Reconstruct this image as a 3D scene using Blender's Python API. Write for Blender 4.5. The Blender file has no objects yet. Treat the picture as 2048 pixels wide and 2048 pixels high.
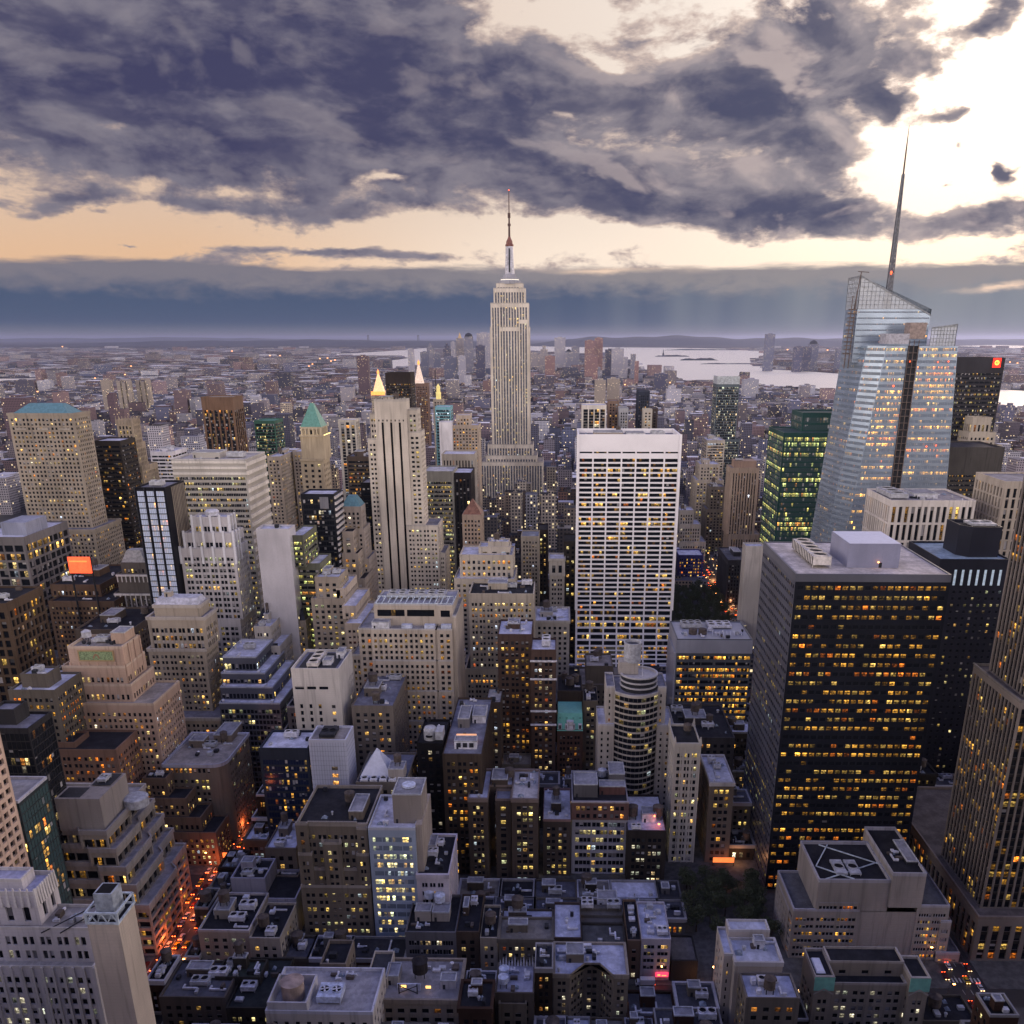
import bpy, math, random, os
import numpy as np
from math import radians, sin, cos, tan, atan, atan2, asin, degrees, pi, hypot, sqrt, ceil, floor

# ------------------------------------------------------------------ camera
# world axes: +Y along the avenues (south), +X west, Z up; the viewpoint is an observation deck 260 m up
SC = bpy.context.scene
FPX, PPX, PPY = 1800.0, 1085.0, 1334.0           # focal length and principal point in 2048-pixel units
HOR = 675.0
PITCH = atan((PPY - HOR) / FPX)
YAW = atan(35 * cos(PITCH) / FPX)
CAMH = 260.0
cam_d = bpy.data.cameras.new("camera")
cam = bpy.data.objects.new("camera", cam_d)
SC.collection.objects.link(cam)
SC.camera = cam
cam_d.sensor_width = 36.0
cam_d.sensor_fit = 'HORIZONTAL'
cam_d.lens = 36.0 * FPX / 2048
cam_d.shift_x = -(PPX - 1024) / 2048
cam_d.shift_y = (PPY - 1024) / 2048
cam_d.clip_start = 1.0
cam_d.clip_end = 600000.0
cam.location = (0, 0, CAMH)
cam.rotation_euler = (pi / 2 - PITCH, 0, YAW)


def ray(px, py):
    a = (px - PPX) / FPX
    b = -(py - PPY) / FPX
    fy = cos(PITCH) + b * sin(PITCH)
    fz = -sin(PITCH) + b * cos(PITCH)
    return a * cos(YAW) - fy * sin(YAW), a * sin(YAW) + fy * cos(YAW), fz


def at_y(px, py, Y):
    x, y, z = ray(px, py)
    t = Y / y
    return x * t, CAMH + z * t


def on_z(px, py, h=0.0):
    x, y, z = ray(px, py)
    t = (h - CAMH) / z
    return x * t, y * t


def proj(x, y, z):
    z = z - CAMH
    X = x * cos(YAW) + y * sin(YAW)
    Yf = -x * sin(YAW) + y * cos(YAW)
    f = Yf * cos(PITCH) - z * sin(PITCH)
    u = Yf * sin(PITCH) + z * cos(PITCH)
    f = max(f, 1e-3)
    return PPX + FPX * X / f, PPY - FPX * u / f


# ------------------------------------------------------------------ world: dusk sky and clouds
SUN_AZ, SUN_EL = radians(34), radians(11)          # azimuth towards the west of the view, elevation
W = bpy.data.worlds.new("World")
SC.world = W
W.use_nodes = True
wt = W.node_tree
wt.nodes.clear()


class NT:
    def __init__(s, tree):
        s.t = tree

    def n(s, kind, **kw):
        nd = s.t.nodes.new(kind)
        for k, v in kw.items():
            setattr(nd, k, v)
        return nd

    def set(s, sock, v):
        if isinstance(v, bpy.types.NodeSocket):
            s.t.links.new(v, sock)
        elif v is not None:
            if hasattr(sock.default_value, '__len__') and isinstance(v, (tuple, list)) and len(sock.default_value) == 4 and len(v) == 3:
                v = (*v, 1)
            sock.default_value = v

    def m(s, op, a, b=None, c=None, clamp=False):
        nd = s.n('ShaderNodeMath', operation=op)
        nd.use_clamp = clamp
        s.set(nd.inputs[0], a)
        if b is not None: s.set(nd.inputs[1], b)
        if c is not None: s.set(nd.inputs[2], c)
        return nd.outputs[0]

    def vm(s, op, a, b=None, scale=None):
        nd = s.n('ShaderNodeVectorMath', operation=op)
        s.set(nd.inputs[0], a)
        if b is not None: s.set(nd.inputs[1], b)
        if scale is not None: s.set(nd.inputs['Scale'], scale)
        return nd.outputs[0]

    def mix(s, f, a, b, mode='MIX'):
        nd = s.n('ShaderNodeMix', data_type='RGBA', blend_type=mode)
        s.set(nd.inputs[0], f)
        s.set(nd.inputs[6], a)
        s.set(nd.inputs[7], b)
        return nd.outputs[2]

    def noise(s, vec, scale, detail=4, rough=0.5, dist=0.0, color=False, dims='3D', w=None):
        nd = s.n('ShaderNodeTexNoise', noise_dimensions=dims)
        s.set(nd.inputs['Vector'], vec)
        s.set(nd.inputs['Scale'], scale)
        s.set(nd.inputs['Detail'], detail)
        s.set(nd.inputs['Roughness'], rough)
        s.set(nd.inputs['Distortion'], dist)
        return nd.outputs['Color' if color else 'Fac']

    def sstep(s, x, a, b):
        nd = s.n('ShaderNodeMapRange', interpolation_type='SMOOTHSTEP')
        s.set(nd.inputs[0], x)
        s.set(nd.inputs[1], a)
        s.set(nd.inputs[2], b)
        return nd.outputs[0]

    def mapping(s, vec, loc=(0, 0, 0), rot=(0, 0, 0), scale=(1, 1, 1), kind='POINT'):
        nd = s.n('ShaderNodeMapping', vector_type=kind)
        s.set(nd.inputs[0], vec)
        s.set(nd.inputs[1], loc)
        s.set(nd.inputs[2], rot)
        s.set(nd.inputs[3], scale)
        return nd.outputs[0]


w = NT(wt)
tc = w.n('ShaderNodeTexCoord')
sx = w.n('ShaderNodeSeparateXYZ')
wt.links.new(tc.outputs['Generated'], sx.inputs[0])
az = w.m('MULTIPLY', w.m('ARCTAN2', sx.outputs[0], sx.outputs[1]), 57.29578)
el = w.m('MULTIPLY', w.m('ARCSINE', sx.outputs[2]), 57.29578)
cS = w.n('ShaderNodeCombineXYZ')
w.set(cS.inputs[0], az)
w.set(cS.inputs[1], el)
S = cS.outputs[0]


def sky_pt(px, py):                                # position in the photograph (1932 units) -> azimuth, elevation
    x, y, z = ray(px * 1.06, py * 1.06)
    return degrees(atan2(x, y)), degrees(atan2(z, hypot(x, y)))


warp = w.vm('SUBTRACT', w.noise(w.mapping(S, scale=(0.10, 0.16, 1)), 1.0, 5, 0.62, color=True), (0.5, 0.5, 0.5))
Sw = w.vm('ADD', S, w.vm('MULTIPLY', warp, (9.0, 4.2, 0)))
warp2 = w.vm('SUBTRACT', w.noise(w.mapping(S, loc=(7, 3, 1), scale=(0.3, 0.9, 1)), 1.0, 4, 0.6, color=True), (0.5, 0.5, 0.5))
Sb = w.vm('ADD', S, w.vm('MULTIPLY', warp2, (5.0, 0.9, 0)))   # gentler warp for the long low streaks


def blobs(vec, items, acc=0.0):
    for (px, py, rx, ry, rot, wgt) in items:
        a0, e0 = sky_pt(px, py)
        ax, _ = sky_pt(px + rx, py)
        _, ey = sky_pt(px, py - ry)
        v = w.mapping(vec, (a0, e0, 0), (0, 0, radians(-rot)), (abs(ax - a0), abs(ey - e0), 1), 'TEXTURE')
        g = w.n('ShaderNodeTexGradient', gradient_type='QUADRATIC_SPHERE')
        wt.links.new(v, g.inputs[0])
        acc = w.m('MULTIPLY_ADD', g.outputs['Fac'], wgt, acc)
    return acc


CL = [(330, 110, 950, 330, 0, 2.9), (720, 60, 460, 250, 0, 1.6), (430, 265, 560, 170, 10, 1.7),
      (880, 265, 600, 200, 6, 2.2), (1000, 190, 200, 110, 0, 1.1), (1175, 205, 170, 90, 20, 1.1),
      (1200, 365, 480, 125, 5, 2.0), (1540, 80, 290, 170, 0, 3.0), (1290, 150, 260, 110, 10, 1.3), (1400, 215, 420, 120, 8, 1.5), (1180, 60, 200, 60, -10, .9), (1010, 90, 120, 60, 20, .8),
      (1480, 265, 400, 150, 12, 2.1), (1490, 412, 430, 82, 2, 2.3), (1860, 405, 230, 78, 0, 2.4),
      (1680, 180, 150, 70, 20, 3.0), (1825, 205, 150, 80, 8, 2.9), (1850, 40, 130, 80, -6, 2.4), (1790, 340, 90, 40, 0, 2.0), (1760, 110, 120, 60, 20, 1.3), (1840, 275, 120, 26, 10, 1.8),
      (230, 320, 480, 100, 6, 1.2), (600, 415, 220, 70, 5, 0.9), (120, 385, 190, 40, 0, 0.8), (760, 385, 330, 55, 0, 0.8),
      (1925, 330, 70, 50, 0, 3.2),
      (1060, 50, 280, 130, 0, -1.55), (1900, 190, 560, 480, 0, -2.3), (1690, 330, 240, 80, 20, -1.6),
      (95, 130, 120, 60, 0, -0.9), (270, 262, 90, 36, 10, -0.9), (30, 90, 90, 50, 0, -.6),
      (430, 365, 180, 26, 0, -0.9), (690, 350, 90, 24, 0, -0.9), (1150, 128, 80, 40, 0, -0.8),
      (130, 440, 560, 75, 0, -2.0), (620, 455, 300, 40, 0, -1.1)]
ST = [(1000, 440, 640, 42, 1, -2.4), (1500, 483, 520, 42, 0, -2.8), (1880, 455, 200, 40, -4, -1.5),
      (230, 464, 90, 8, 2, 1.5), (640, 478, 460, 18, 1, 1.5), (400, 388, 200, 16, 3, 0.7), (200, 402, 200, 16, 3, 0.7)]
D = blobs(Sw, CL, 0.30)
D = blobs(Sb, ST, D)
nz = w.noise(w.mapping(S, loc=(3.3, 8.1, 0), scale=(0.17, 0.34, 1)), 1.0, 9, 0.60, 0.35)
nf = w.noise(w.mapping(S, loc=(1.3, 2.1, 4), scale=(0.55, 1.25, 1)), 1.0, 6, 0.62, 0.2)
D = w.m('MULTIPLY_ADD', w.m('SUBTRACT', nz, 0.5), 3.9, D)
D = w.m('MULTIPLY_ADD', w.m('SUBTRACT', nf, 0.5), 1.7, D)
# clear sky behind the clouds: Nishita plus the glow round the hidden sun
nish = w.n('ShaderNodeTexSky', sky_type='NISHITA')
nish.sun_disc = False
nish.sun_elevation = SUN_EL
nish.sun_rotation = SUN_AZ
nish.air_density = 1.4
nish.dust_density = 3.0
gl = blobs(S, [(1800, 150, 900, 800, 0, 1.0)], 0.0)
clear = w.mix(w.sstep(az, -24, 16), (7.8, 5.6, 4.3), (9.6, 8.6, 7.9))
clear = w.mix(w.sstep(el, 3.2, 7.5), w.mix(w.sstep(az, -22, 2), (8.8, 5.5, 3.4), (10.5, 9.0, 7.8)), clear)
clear = w.mix(1.0, clear, w.mix(gl, (0, 0, 0), (6.5, 5.6, 4.8)), 'ADD')
clear = w.mix(0.12, clear, nish.outputs[0])
# cloud body: bright rims, mauve middles, slate blue cores
f1 = w.sstep(D, 0.1, 0.6)
f2 = w.sstep(D, 0.4, 1.05)
lump = w.noise(w.mapping(Sw, loc=(9, 4, 2), scale=(0.16, 0.42, 1)), 1.0, 5, 0.55)
f3 = w.sstep(w.m('ADD', w.m('MULTIPLY_ADD', w.m('SUBTRACT', nf, 0.5), 1.2, D), w.m('MULTIPLY', w.m('SUBTRACT', lump, .5), 6.5)), 0.5, 3.2)
rim = w.mix(w.sstep(az, -22, 22), (4.2, 3.3, 3.1), (7.5, 5.9, 5.1))
mid = w.mix(w.sstep(az, -22, 20), (2.0, 1.85, 2.35), (3.1, 2.75, 3.0))
core = w.mix(w.sstep(az, -22, 24), (0.55, 0.55, 1.22), (0.85, 0.9, 1.5))
col = w.mix(f1, clear, rim)
col = w.mix(f2, col, mid)
col = w.mix(f3, col, core)
# relief: the side of each billow that faces the hidden sun is lighter
nz2 = w.noise(w.mapping(S, loc=(3.3 + .10, 8.1 + .17, 0), scale=(0.17, 0.34, 1)), 1.0, 5, 0.50, 0.35)
nz3 = w.noise(w.mapping(S, loc=(3.3, 8.1, 0), scale=(0.17, 0.34, 1)), 1.0, 5, 0.50, 0.35)
rel = w.m('MULTIPLY', w.m('SUBTRACT', nz3, nz2), 7.0)
col = w.mix(w.m('MULTIPLY', w.m('MULTIPLY', f2, w.sstep(rel, 0.05, .9)), w.mix(w.sstep(az, -8, 12), (.38,) * 3, (.75,) * 3)), col, w.mix(w.sstep(az, -22, 22), (2.9, 2.6, 2.9), (6.2, 5.0, 4.7)))
col = w.mix(w.m('MULTIPLY', w.m('MULTIPLY', f2, w.sstep(rel, 0.1, -.9)), .75), col, core)
# low bank of rain cloud along the horizon with a ragged upper edge
nb = w.noise(w.mapping(S, loc=(5, 1, 0), scale=(0.11, 0.8, 1)), 1.0, 6, 0.6)
edge = w.m('MULTIPLY_ADD', w.m('SUBTRACT', nb, 0.5), 1.9, w.m('SUBTRACT', el, w.mix(w.sstep(az, -25, 25), (3.75,) * 3, (3.6,) * 3)))
bankf = w.m('SUBTRACT', 1.0, w.sstep(edge, -0.15, 0.35))
shaft = w.noise(w.mapping(S, rot=(0, 0, radians(40)), scale=(0.35, 0.03, 1)), 1.0, 2, 0.5)
b_hi = w.mix(w.sstep(w.m('MULTIPLY_ADD', w.m('SUBTRACT', nf, .5), 30.0, az), -22, 20), (2.1, 1.95, 2.3), (3.0, 2.75, 2.8))
b_lo = w.mix(w.sstep(w.m('MULTIPLY_ADD', w.m('SUBTRACT', shaft, .5), 34.0, az), -6, 30), (0.66, 0.98, 1.75), (2.5, 2.7, 3.0))
bank = w.mix(w.sstep(w.m('MULTIPLY_ADD', w.m('SUBTRACT', nf, .5), 2.2, el), 1.9, 3.3), b_lo, b_hi)
bank = w.mix(w.m('MULTIPLY', w.m('SUBTRACT', 1.0, w.sstep(el, 0.1, 0.9)), 0.5), bank, (2.2, 2.1, 2.3))
bank = w.mix(blobs(Sb, [(1130, 511, 150, 12, 0, 1.0), (1890, 543, 130, 11, -3, 1.4), (500, 487, 160, 14, 0, 1.4), (1250, 505, 300, 16, 0, 0.5)], 0.0), bank, (9, 6.6, 5.0))
col = w.mix(bankf, col, bank)
# overhead and behind the camera: broad, brighter overcast dusk light
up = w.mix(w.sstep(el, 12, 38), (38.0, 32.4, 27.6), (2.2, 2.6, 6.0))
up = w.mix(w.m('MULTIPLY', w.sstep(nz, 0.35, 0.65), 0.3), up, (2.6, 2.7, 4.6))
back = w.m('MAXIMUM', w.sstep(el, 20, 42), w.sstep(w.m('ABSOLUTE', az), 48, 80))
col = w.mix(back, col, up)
col = w.mix(w.sstep(el, 0.0, -2.0), col, (2.0, 2.0, 2.6))
bg = w.n('ShaderNodeBackground')
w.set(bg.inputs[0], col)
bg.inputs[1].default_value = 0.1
wo = w.n('ShaderNodeOutputWorld')
wt.links.new(bg.outputs[0], wo.inputs[0])
W.cycles.sampling_method = 'MANUAL'
W.cycles.sample_map_resolution = 512

sun_d = bpy.data.lights.new("sun", 'SUN')
sun = bpy.data.objects.new("sun", sun_d)
SC.collection.objects.link(sun)
sun_d.energy = 1.0
sun_d.angle = radians(14)
sun_d.color = (1.0, 0.78, 0.62)
# points from the low west-south-west sun
sdir = np.array([sin(SUN_AZ) * cos(SUN_EL), cos(SUN_AZ) * cos(SUN_EL), sin(SUN_EL)])
from mathutils import Vector, Matrix
sun.rotation_euler = Vector(sdir).to_track_quat('Z', 'Y').to_euler()

SC.view_settings.view_transform = 'Standard'
SC.view_settings.look = 'None'
SC.view_settings.exposure = 0.0
SC.view_settings.gamma = 1.0
SC.view_settings.use_curve_mapping = False
SC.cycles.max_bounces = 5
SC.cycles.diffuse_bounces = 1
SC.cycles.glossy_bounces = 3
SC.cycles.transmission_bounces = 4
SC.cycles.transparent_max_bounces = 8
SC.cycles.volume_bounces = 0
SC.cycles.sample_clamp_indirect = 4.0
SC.cycles.use_denoising = True

# ------------------------------------------------------------------ materials
MATS = {}


def srgb(*c):
    return tuple(((v / 255) / 12.92 if v <= 10 else (((v / 255) + 0.055) / 1.055) ** 2.4) for v in c)


def new_mat(name):
    m = bpy.data.materials.new(name)
    m.use_nodes = True
    m.node_tree.nodes.clear()
    return m, NT(m.node_tree)


def finish_mat(t, shader):
    o = t.n('ShaderNodeOutputMaterial')
    t.t.links.new(shader, o.inputs[0])


def wall_mat(col, kind='stone', rough=0.85):
    """masonry, concrete or metal cladding with soot, rain streaks and course lines"""
    key = (tuple(round(c, 3) for c in col), kind)
    if key in MATS:
        return MATS[key]
    m, t = new_mat(kind + '_wall')
    co = t.n('ShaderNodeTexCoord').outputs['Object']
    big = t.noise(t.mapping(co, scale=(.035, .035, .02)), 1.0, 3, 0.6)
    streak = t.noise(t.mapping(co, scale=(.55, .55, .035)), 1.0, 3, 0.6)
    fine = t.noise(t.mapping(co, scale=(.9, .9, .9)), 1.0, 3, 0.65)
    c0 = col
    dark = tuple(v * 0.5 for v in col)
    lite = tuple(min(v * 1.18, .9) for v in col)
    c = t.mix(t.sstep(big, .32, .68), dark, lite)
    c = t.mix(0.45, c, c0)
    c = t.mix(t.m('MULTIPLY', t.sstep(streak, .48, .74), .6 if kind != 'metal' else .15), c, tuple(v * .42 for v in col))
    c = t.mix(t.m('MULTIPLY', t.sstep(fine, .35, .7), .22), c, tuple(v * .7 for v in col))
    if kind in ('brick', 'stone'):
        sp = t.n('ShaderNodeSeparateXYZ')
        t.set(sp.inputs[0], co)
        line = t.m('FRACT', t.m('MULTIPLY', sp.outputs[2], 0.28 if kind == 'brick' else 0.83))
        c = t.mix(t.m('MULTIPLY', t.m('LESS_THAN', line, .09), .25), c, tuple(v * .55 for v in col))
    b = t.n('ShaderNodeBsdfPrincipled')
    t.set(b.inputs['Base Color'], c)
    b.inputs['Roughness'].default_value = rough if kind != 'metal' else .38
    b.inputs['Specular IOR Level'].default_value = .08 if sum(col) < .25 else .25 if kind != 'metal' else .5
    finish_mat(t, b.outputs[0])
    MATS[key] = m
    return m


def roof_mat(col, snow=0.0):
    key = ('roof', tuple(round(c, 3) for c in col))
    if key in MATS:
        return MATS[key]
    m, t = new_mat('roofing')
    co = t.n('ShaderNodeTexCoord').outputs['Object']
    a = t.noise(t.mapping(co, scale=(.12, .12, .12)), 1.0, 5, 0.65)
    p = t.n('ShaderNodeTexVoronoi', feature='F1')
    t.set(p.inputs['Vector'], t.mapping(co, scale=(.16, .11, .1)))
    sep = t.n('ShaderNodeSeparateColor')
    t.set(sep.inputs[0], p.outputs['Color'])
    c = t.mix(t.sstep(a, .34, .64), tuple(v * .66 for v in col), tuple(min(.85, v * 1.12) for v in col))
    c = t.mix(t.m('MULTIPLY', sep.outputs[0], .35), c, tuple(v * .35 for v in col))
    b = t.n('ShaderNodeBsdfPrincipled')
    t.set(b.inputs['Base Color'], c)
    b.inputs['Roughness'].default_value = .8
    b.inputs['Specular IOR Level'].default_value = .08 if sum(col) < .5 else .25
    finish_mat(t, b.outputs[0])
    MATS[key] = m
    return m


def flat_mat(name, col, rough=.6, metal=0.0, emis=None, est=0.0, nscale=0.5, var=0.35):
    if name in MATS:
        return MATS[name]
    m, t = new_mat(name)
    co = t.n('ShaderNodeTexCoord').outputs['Object']
    a = t.noise(t.mapping(co, scale=(nscale,) * 3), 1.0, 4, 0.6)
    c = t.mix(t.sstep(a, .3, .7), tuple(v * (1 - var) for v in col), tuple(min(.95, v * (1 + var * .5)) for v in col))
    b = t.n('ShaderNodeBsdfPrincipled')
    t.set(b.inputs['Base Color'], c)
    b.inputs['Roughness'].default_value = rough
    b.inputs['Metallic'].default_value = metal
    b.inputs['Specular IOR Level'].default_value = .12 if sum(col) < .3 else .3
    if emis:
        b.inputs['Emission Color'].default_value = (*emis, 1)
        b.inputs['Emission Strength'].default_value = est
        m.cycles.emission_sampling = 'NONE'
    finish_mat(t, b.outputs[0])
    MATS[name] = m
    return m


def window_mat(name='window_glass', tint=(.008, .010, .015), rough=.12):
    """panes: attribute wc = light inside (rgb), wb = blind / curtain brightness"""
    if name in MATS:
        return MATS[name]
    m, t = new_mat(name)
    at = t.n('ShaderNodeAttribute', attribute_name='wc')
    ab = t.n('ShaderNodeAttribute', attribute_name='wb')
    uv = t.n('ShaderNodeUVMap', uv_map='UVMap')
    sp = t.n('ShaderNodeSeparateXYZ')
    t.set(sp.inputs[0], uv.outputs[0])
    co = t.n('ShaderNodeTexCoord').outputs['Object']
    # the room behind: brighter ceiling band, furniture and people as uneven dark patches
    room = t.noise(t.mapping(co, scale=(.8, .8, .9)), 1.0, 4, 0.75)
    rm = t.m('MULTIPLY_ADD', t.sstep(room, .4, .62), 1.35, .10)
    ceil = t.m('MULTIPLY_ADD', t.sstep(sp.outputs[1], .35, .85), .9, .45)
    k = t.m('MULTIPLY', rm, ceil)
    # meeting rail and side frame
    fr = t.m('LESS_THAN', t.m('ABSOLUTE', t.m('SUBTRACT', sp.outputs[0], .5)), .455)
    rail = t.m('GREATER_THAN', t.m('ABSOLUTE', t.m('SUBTRACT', sp.outputs[1], .5)), .03)
    k = t.m('MULTIPLY', k, t.m('MULTIPLY', fr, rail))
    b = t.n('ShaderNodeBsdfPrincipled')
    bl = t.m('MULTIPLY', ab.outputs['Fac'], t.m('MULTIPLY', fr, t.m('GREATER_THAN', sp.outputs[1], t.m('FRACT', t.m('MULTIPLY', ab.outputs['Fac'], 37.0)))))
    t.set(b.inputs['Base Color'], t.mix(bl, tint, (.55, .53, .55)))
    b.inputs['Roughness'].default_value = rough
    b.inputs['Specular IOR Level'].default_value = .22
    e = t.vm('SCALE', at.outputs['Color'], scale=k)
    t.set(b.inputs['Emission Color'], e)
    b.inputs['Emission Strength'].default_value = 1.0
    finish_mat(t, b.outputs[0])
    m.cycles.emission_sampling = 'NONE'
    MATS[name] = m
    return m


# ------------------------------------------------------------------ mesh helpers
COL = SC.collection


def mesh_quads(name, V, uv=None, wc=None, wb=None):
    """V: (n,4,3) float array of quads -> mesh"""
    V = np.asarray(V, dtype=np.float32).reshape(-1, 4, 3)
    n = len(V)
    me = bpy.data.meshes.new(name)
    me.vertices.add(n * 4)
    me.vertices.foreach_set('co', V.ravel())
    me.loops.add(n * 4)
    me.loops.foreach_set('vertex_index', np.arange(n * 4, dtype=np.int32))
    me.polygons.add(n)
    me.polygons.foreach_set('loop_start', np.arange(n, dtype=np.int32) * 4)
    if wc is not None:
        l = me.uv_layers.new(name='UVMap')
        base = np.array([[0, 0], [1, 0], [1, 1], [0, 1]], np.float32)
        l.data.foreach_set('uv', np.tile(base, (n, 1)).ravel())
        a = me.attributes.new('wc', 'FLOAT_COLOR', 'POINT')
        c = np.ones((n, 4, 4), np.float32)
        c[:, :, :3] = np.asarray(wc, np.float32)[:, None, :]
        a.data.foreach_set('color', c.ravel())
        a = me.attributes.new('wb', 'FLOAT', 'POINT')
        a.data.foreach_set('value', np.repeat(np.asarray(wb, np.float32), 4))
    me.update(calc_edges=True)
    return me


def mesh_pd(name, verts, faces):
    me = bpy.data.meshes.new(name)
    me.from_pydata([tuple(map(float, v)) for v in verts], [], faces)
    me.update()
    return me


def link(name, me, mat=None, parent=None, loc=None):
    o = bpy.data.objects.new(name, me)
    if mat is not None and me is not None:
        if len(me.materials) == 0:
            me.materials.append(mat)
    COL.objects.link(o)
    if parent is not None:
        o.parent = parent
    if loc is not None:
        o.location = loc
    return o


def tag(o, label=None, cat=None, group=None, kind=None):
    if label: o['label'] = label
    if cat: o['category'] = cat
    if group: o['group'] = group
    if kind: o['kind'] = kind
    return o


def empty(name, loc=(0, 0, 0), rz=0.0):
    o = bpy.data.objects.new(name, None)
    COL.objects.link(o)
    o.location = loc
    o.rotation_euler = (0, 0, rz)
    o.empty_display_size = 1
    return o


def box_q(x0, x1, y0, y1, z0, z1, bottom=False):
    q = [[(x0, y0, z0), (x1, y0, z0), (x1, y0, z1), (x0, y0, z1)],
         [(x1, y0, z0), (x1, y1, z0), (x1, y1, z1), (x1, y0, z1)],
         [(x1, y1, z0), (x0, y1, z0), (x0, y1, z1), (x1, y1, z1)],
         [(x0, y1, z0), (x0, y0, z0), (x0, y0, z1), (x0, y1, z1)],
         [(x0, y0, z1), (x1, y0, z1), (x1, y1, z1), (x0, y1, z1)]]
    if bottom:
        q.append([(x0, y1, z0), (x1, y1, z0), (x1, y0, z0), (x0, y0, z0)])
    return q


def bar_q(p, q, r):
    """thin square bar between two points"""
    p, q = np.array(p, float), np.array(q, float)
    d = q - p
    d /= np.linalg.norm(d) + 1e-9
    a = np.cross(d, (0, 0, 1) if abs(d[2]) < .9 else (1, 0, 0))
    a /= np.linalg.norm(a)
    b = np.cross(d, a)
    c = [a * r + b * r, -a * r + b * r, -a * r - b * r, a * r - b * r]
    out = [[p + c[i], p + c[(i + 1) % 4], q + c[(i + 1) % 4], q + c[i]] for i in range(4)]
    out.append([q + c[0], q + c[1], q + c[2], q + c[3]])
    return out


def lathe(prof, n=16, cx=0, cy=0, cap=True):
    """profile [(r,z)...] -> quads (n sided); caps are thin fans of quads"""
    q = []
    for i in range(n):
        a0, a1 = 2 * pi * i / n, 2 * pi * (i + 1) / n
        for (r0, z0), (r1, z1) in zip(prof[:-1], prof[1:]):
            q.append([(cx + r0 * cos(a0), cy + r0 * sin(a0), z0), (cx + r0 * cos(a1), cy + r0 * sin(a1), z0),
                      (cx + r1 * cos(a1), cy + r1 * sin(a1), z1), (cx + r1 * cos(a0), cy + r1 * sin(a0), z1)])
    return q


def frustum_q(b, t, z0, z1):
    """b,t = (x0,x1,y0,y1) footprints at z0 and z1"""
    B = [(b[0], b[2], z0), (b[1], b[2], z0), (b[1], b[3], z0), (b[0], b[3], z0)]
    T = [(t[0], t[2], z1), (t[1], t[2], z1), (t[1], t[3], z1), (t[0], t[3], z1)]
    q = [[B[i], B[(i + 1) % 4], T[(i + 1) % 4], T[i]] for i in range(4)]
    q.append(T)
    return q


# ------------------------------------------------------------------ facades
class Style:
    """how a facade is divided. pat: window intervals inside one bay; fz: window interval inside one floor"""
    def __init__(s, bay=4.0, fl=3.7, pat=((.25, .75),), fz=(.25, .8), rec=.35, sd=0.0, mg=1.2, top=2.5, bot=0.0,
                 lit=.25, hue='warm', sub=1, rowcor=.35, rowp=.88, br=1.0, blind=.3, mul=0.0, group=0):
        s.__dict__.update(locals())
        del s.__dict__['s']

    def but(s, **kw):
        d = {k: v for k, v in s.__dict__.items()}
        d.update(kw)
        return Style(**d)


HUES = {'warm': [((.75, .85, 1.0), .5), ((1.0, .55, .13), 4), ((1.0, .70, .26), 3), ((1.0, .36, .06), 1.6), ((1.0, .86, .58), 1.0), ((1.0, .2, .05), .25)],
        'amber': [((1.0, .47, .06), 4), ((1.0, .62, .14), 3), ((1.0, .25, .025), 1.6)],
        'yellow': [((.8, .95, 1.0), .4), ((1.0, .68, .17), 4), ((1.0, .82, .34), 3), ((.9, .95, .5), 1), ((1.0, .55, .15), 1)],
        'pale': [((1.0, .90, .62), 4), ((.95, 1.0, .75), 2), ((1.0, .7, .35), 2)],
        'green': [((.85, .95, .30), 4), ((1.0, .85, .2), 3), ((1.0, .4, .08), 1)],
        'white': [((.8, .88, 1.0), 3), ((1, .95, .8), 2)]}


def light_panes(rows, cols, st, rng):
    """wc, wb arrays for panes with integer row / col ids"""
    n = len(rows)
    nr = int(rows.max()) + 1 if n else 0
    rowk = rng.random(nr)
    rowh = rng.random(nr)
    if st.rowcor >= 1:                          # whole floors on or off
        p = np.where(rowk[rows] < st.lit, st.rowp, .05)
    else:
        p = .72 * st.lit * ((1 - st.rowcor) + st.rowcor * 2.3 * (rowk[rows] ** 1.5))
    # neighbouring panes of one office share a switch
    office = (cols // 3 + rows * 977 + 13) % 100003
    orr = np.array(np.random.RandomState(int(rng.integers(1 << 30))).rand(100003))[office]
    r = .55 * rng.random(n) + .45 * orr
    # r is roughly triangular on 0..1; turn it back to uniform rank
    order = np.argsort(np.argsort(r)) / max(n, 1)
    on = order < p
    pal = HUES[st.hue]
    wts = np.array([w_ for _, w_ in pal])
    cum = np.cumsum(wts / wts.sum())
    hr = np.where(rng.random(n) < .5, rowh[rows], rng.random(n))
    idx = np.minimum(np.searchsorted(cum, hr), len(pal) - 1)
    rgb = np.array([c for c, _ in pal])[idx]
    br = np.exp(rng.normal(-.35, .65, n)) * st.br
    dim = rng.random(n) < .07
    wc = np.where(on[:, None], rgb * br[:, None], rgb * (dim * .16)[:, None])
    wb = np.where(rng.random(n) < st.blind, rng.random(n) * .75, 0.0)
    wb = np.where(on, 0, wb)
    return wc * 1.15, wb


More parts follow.
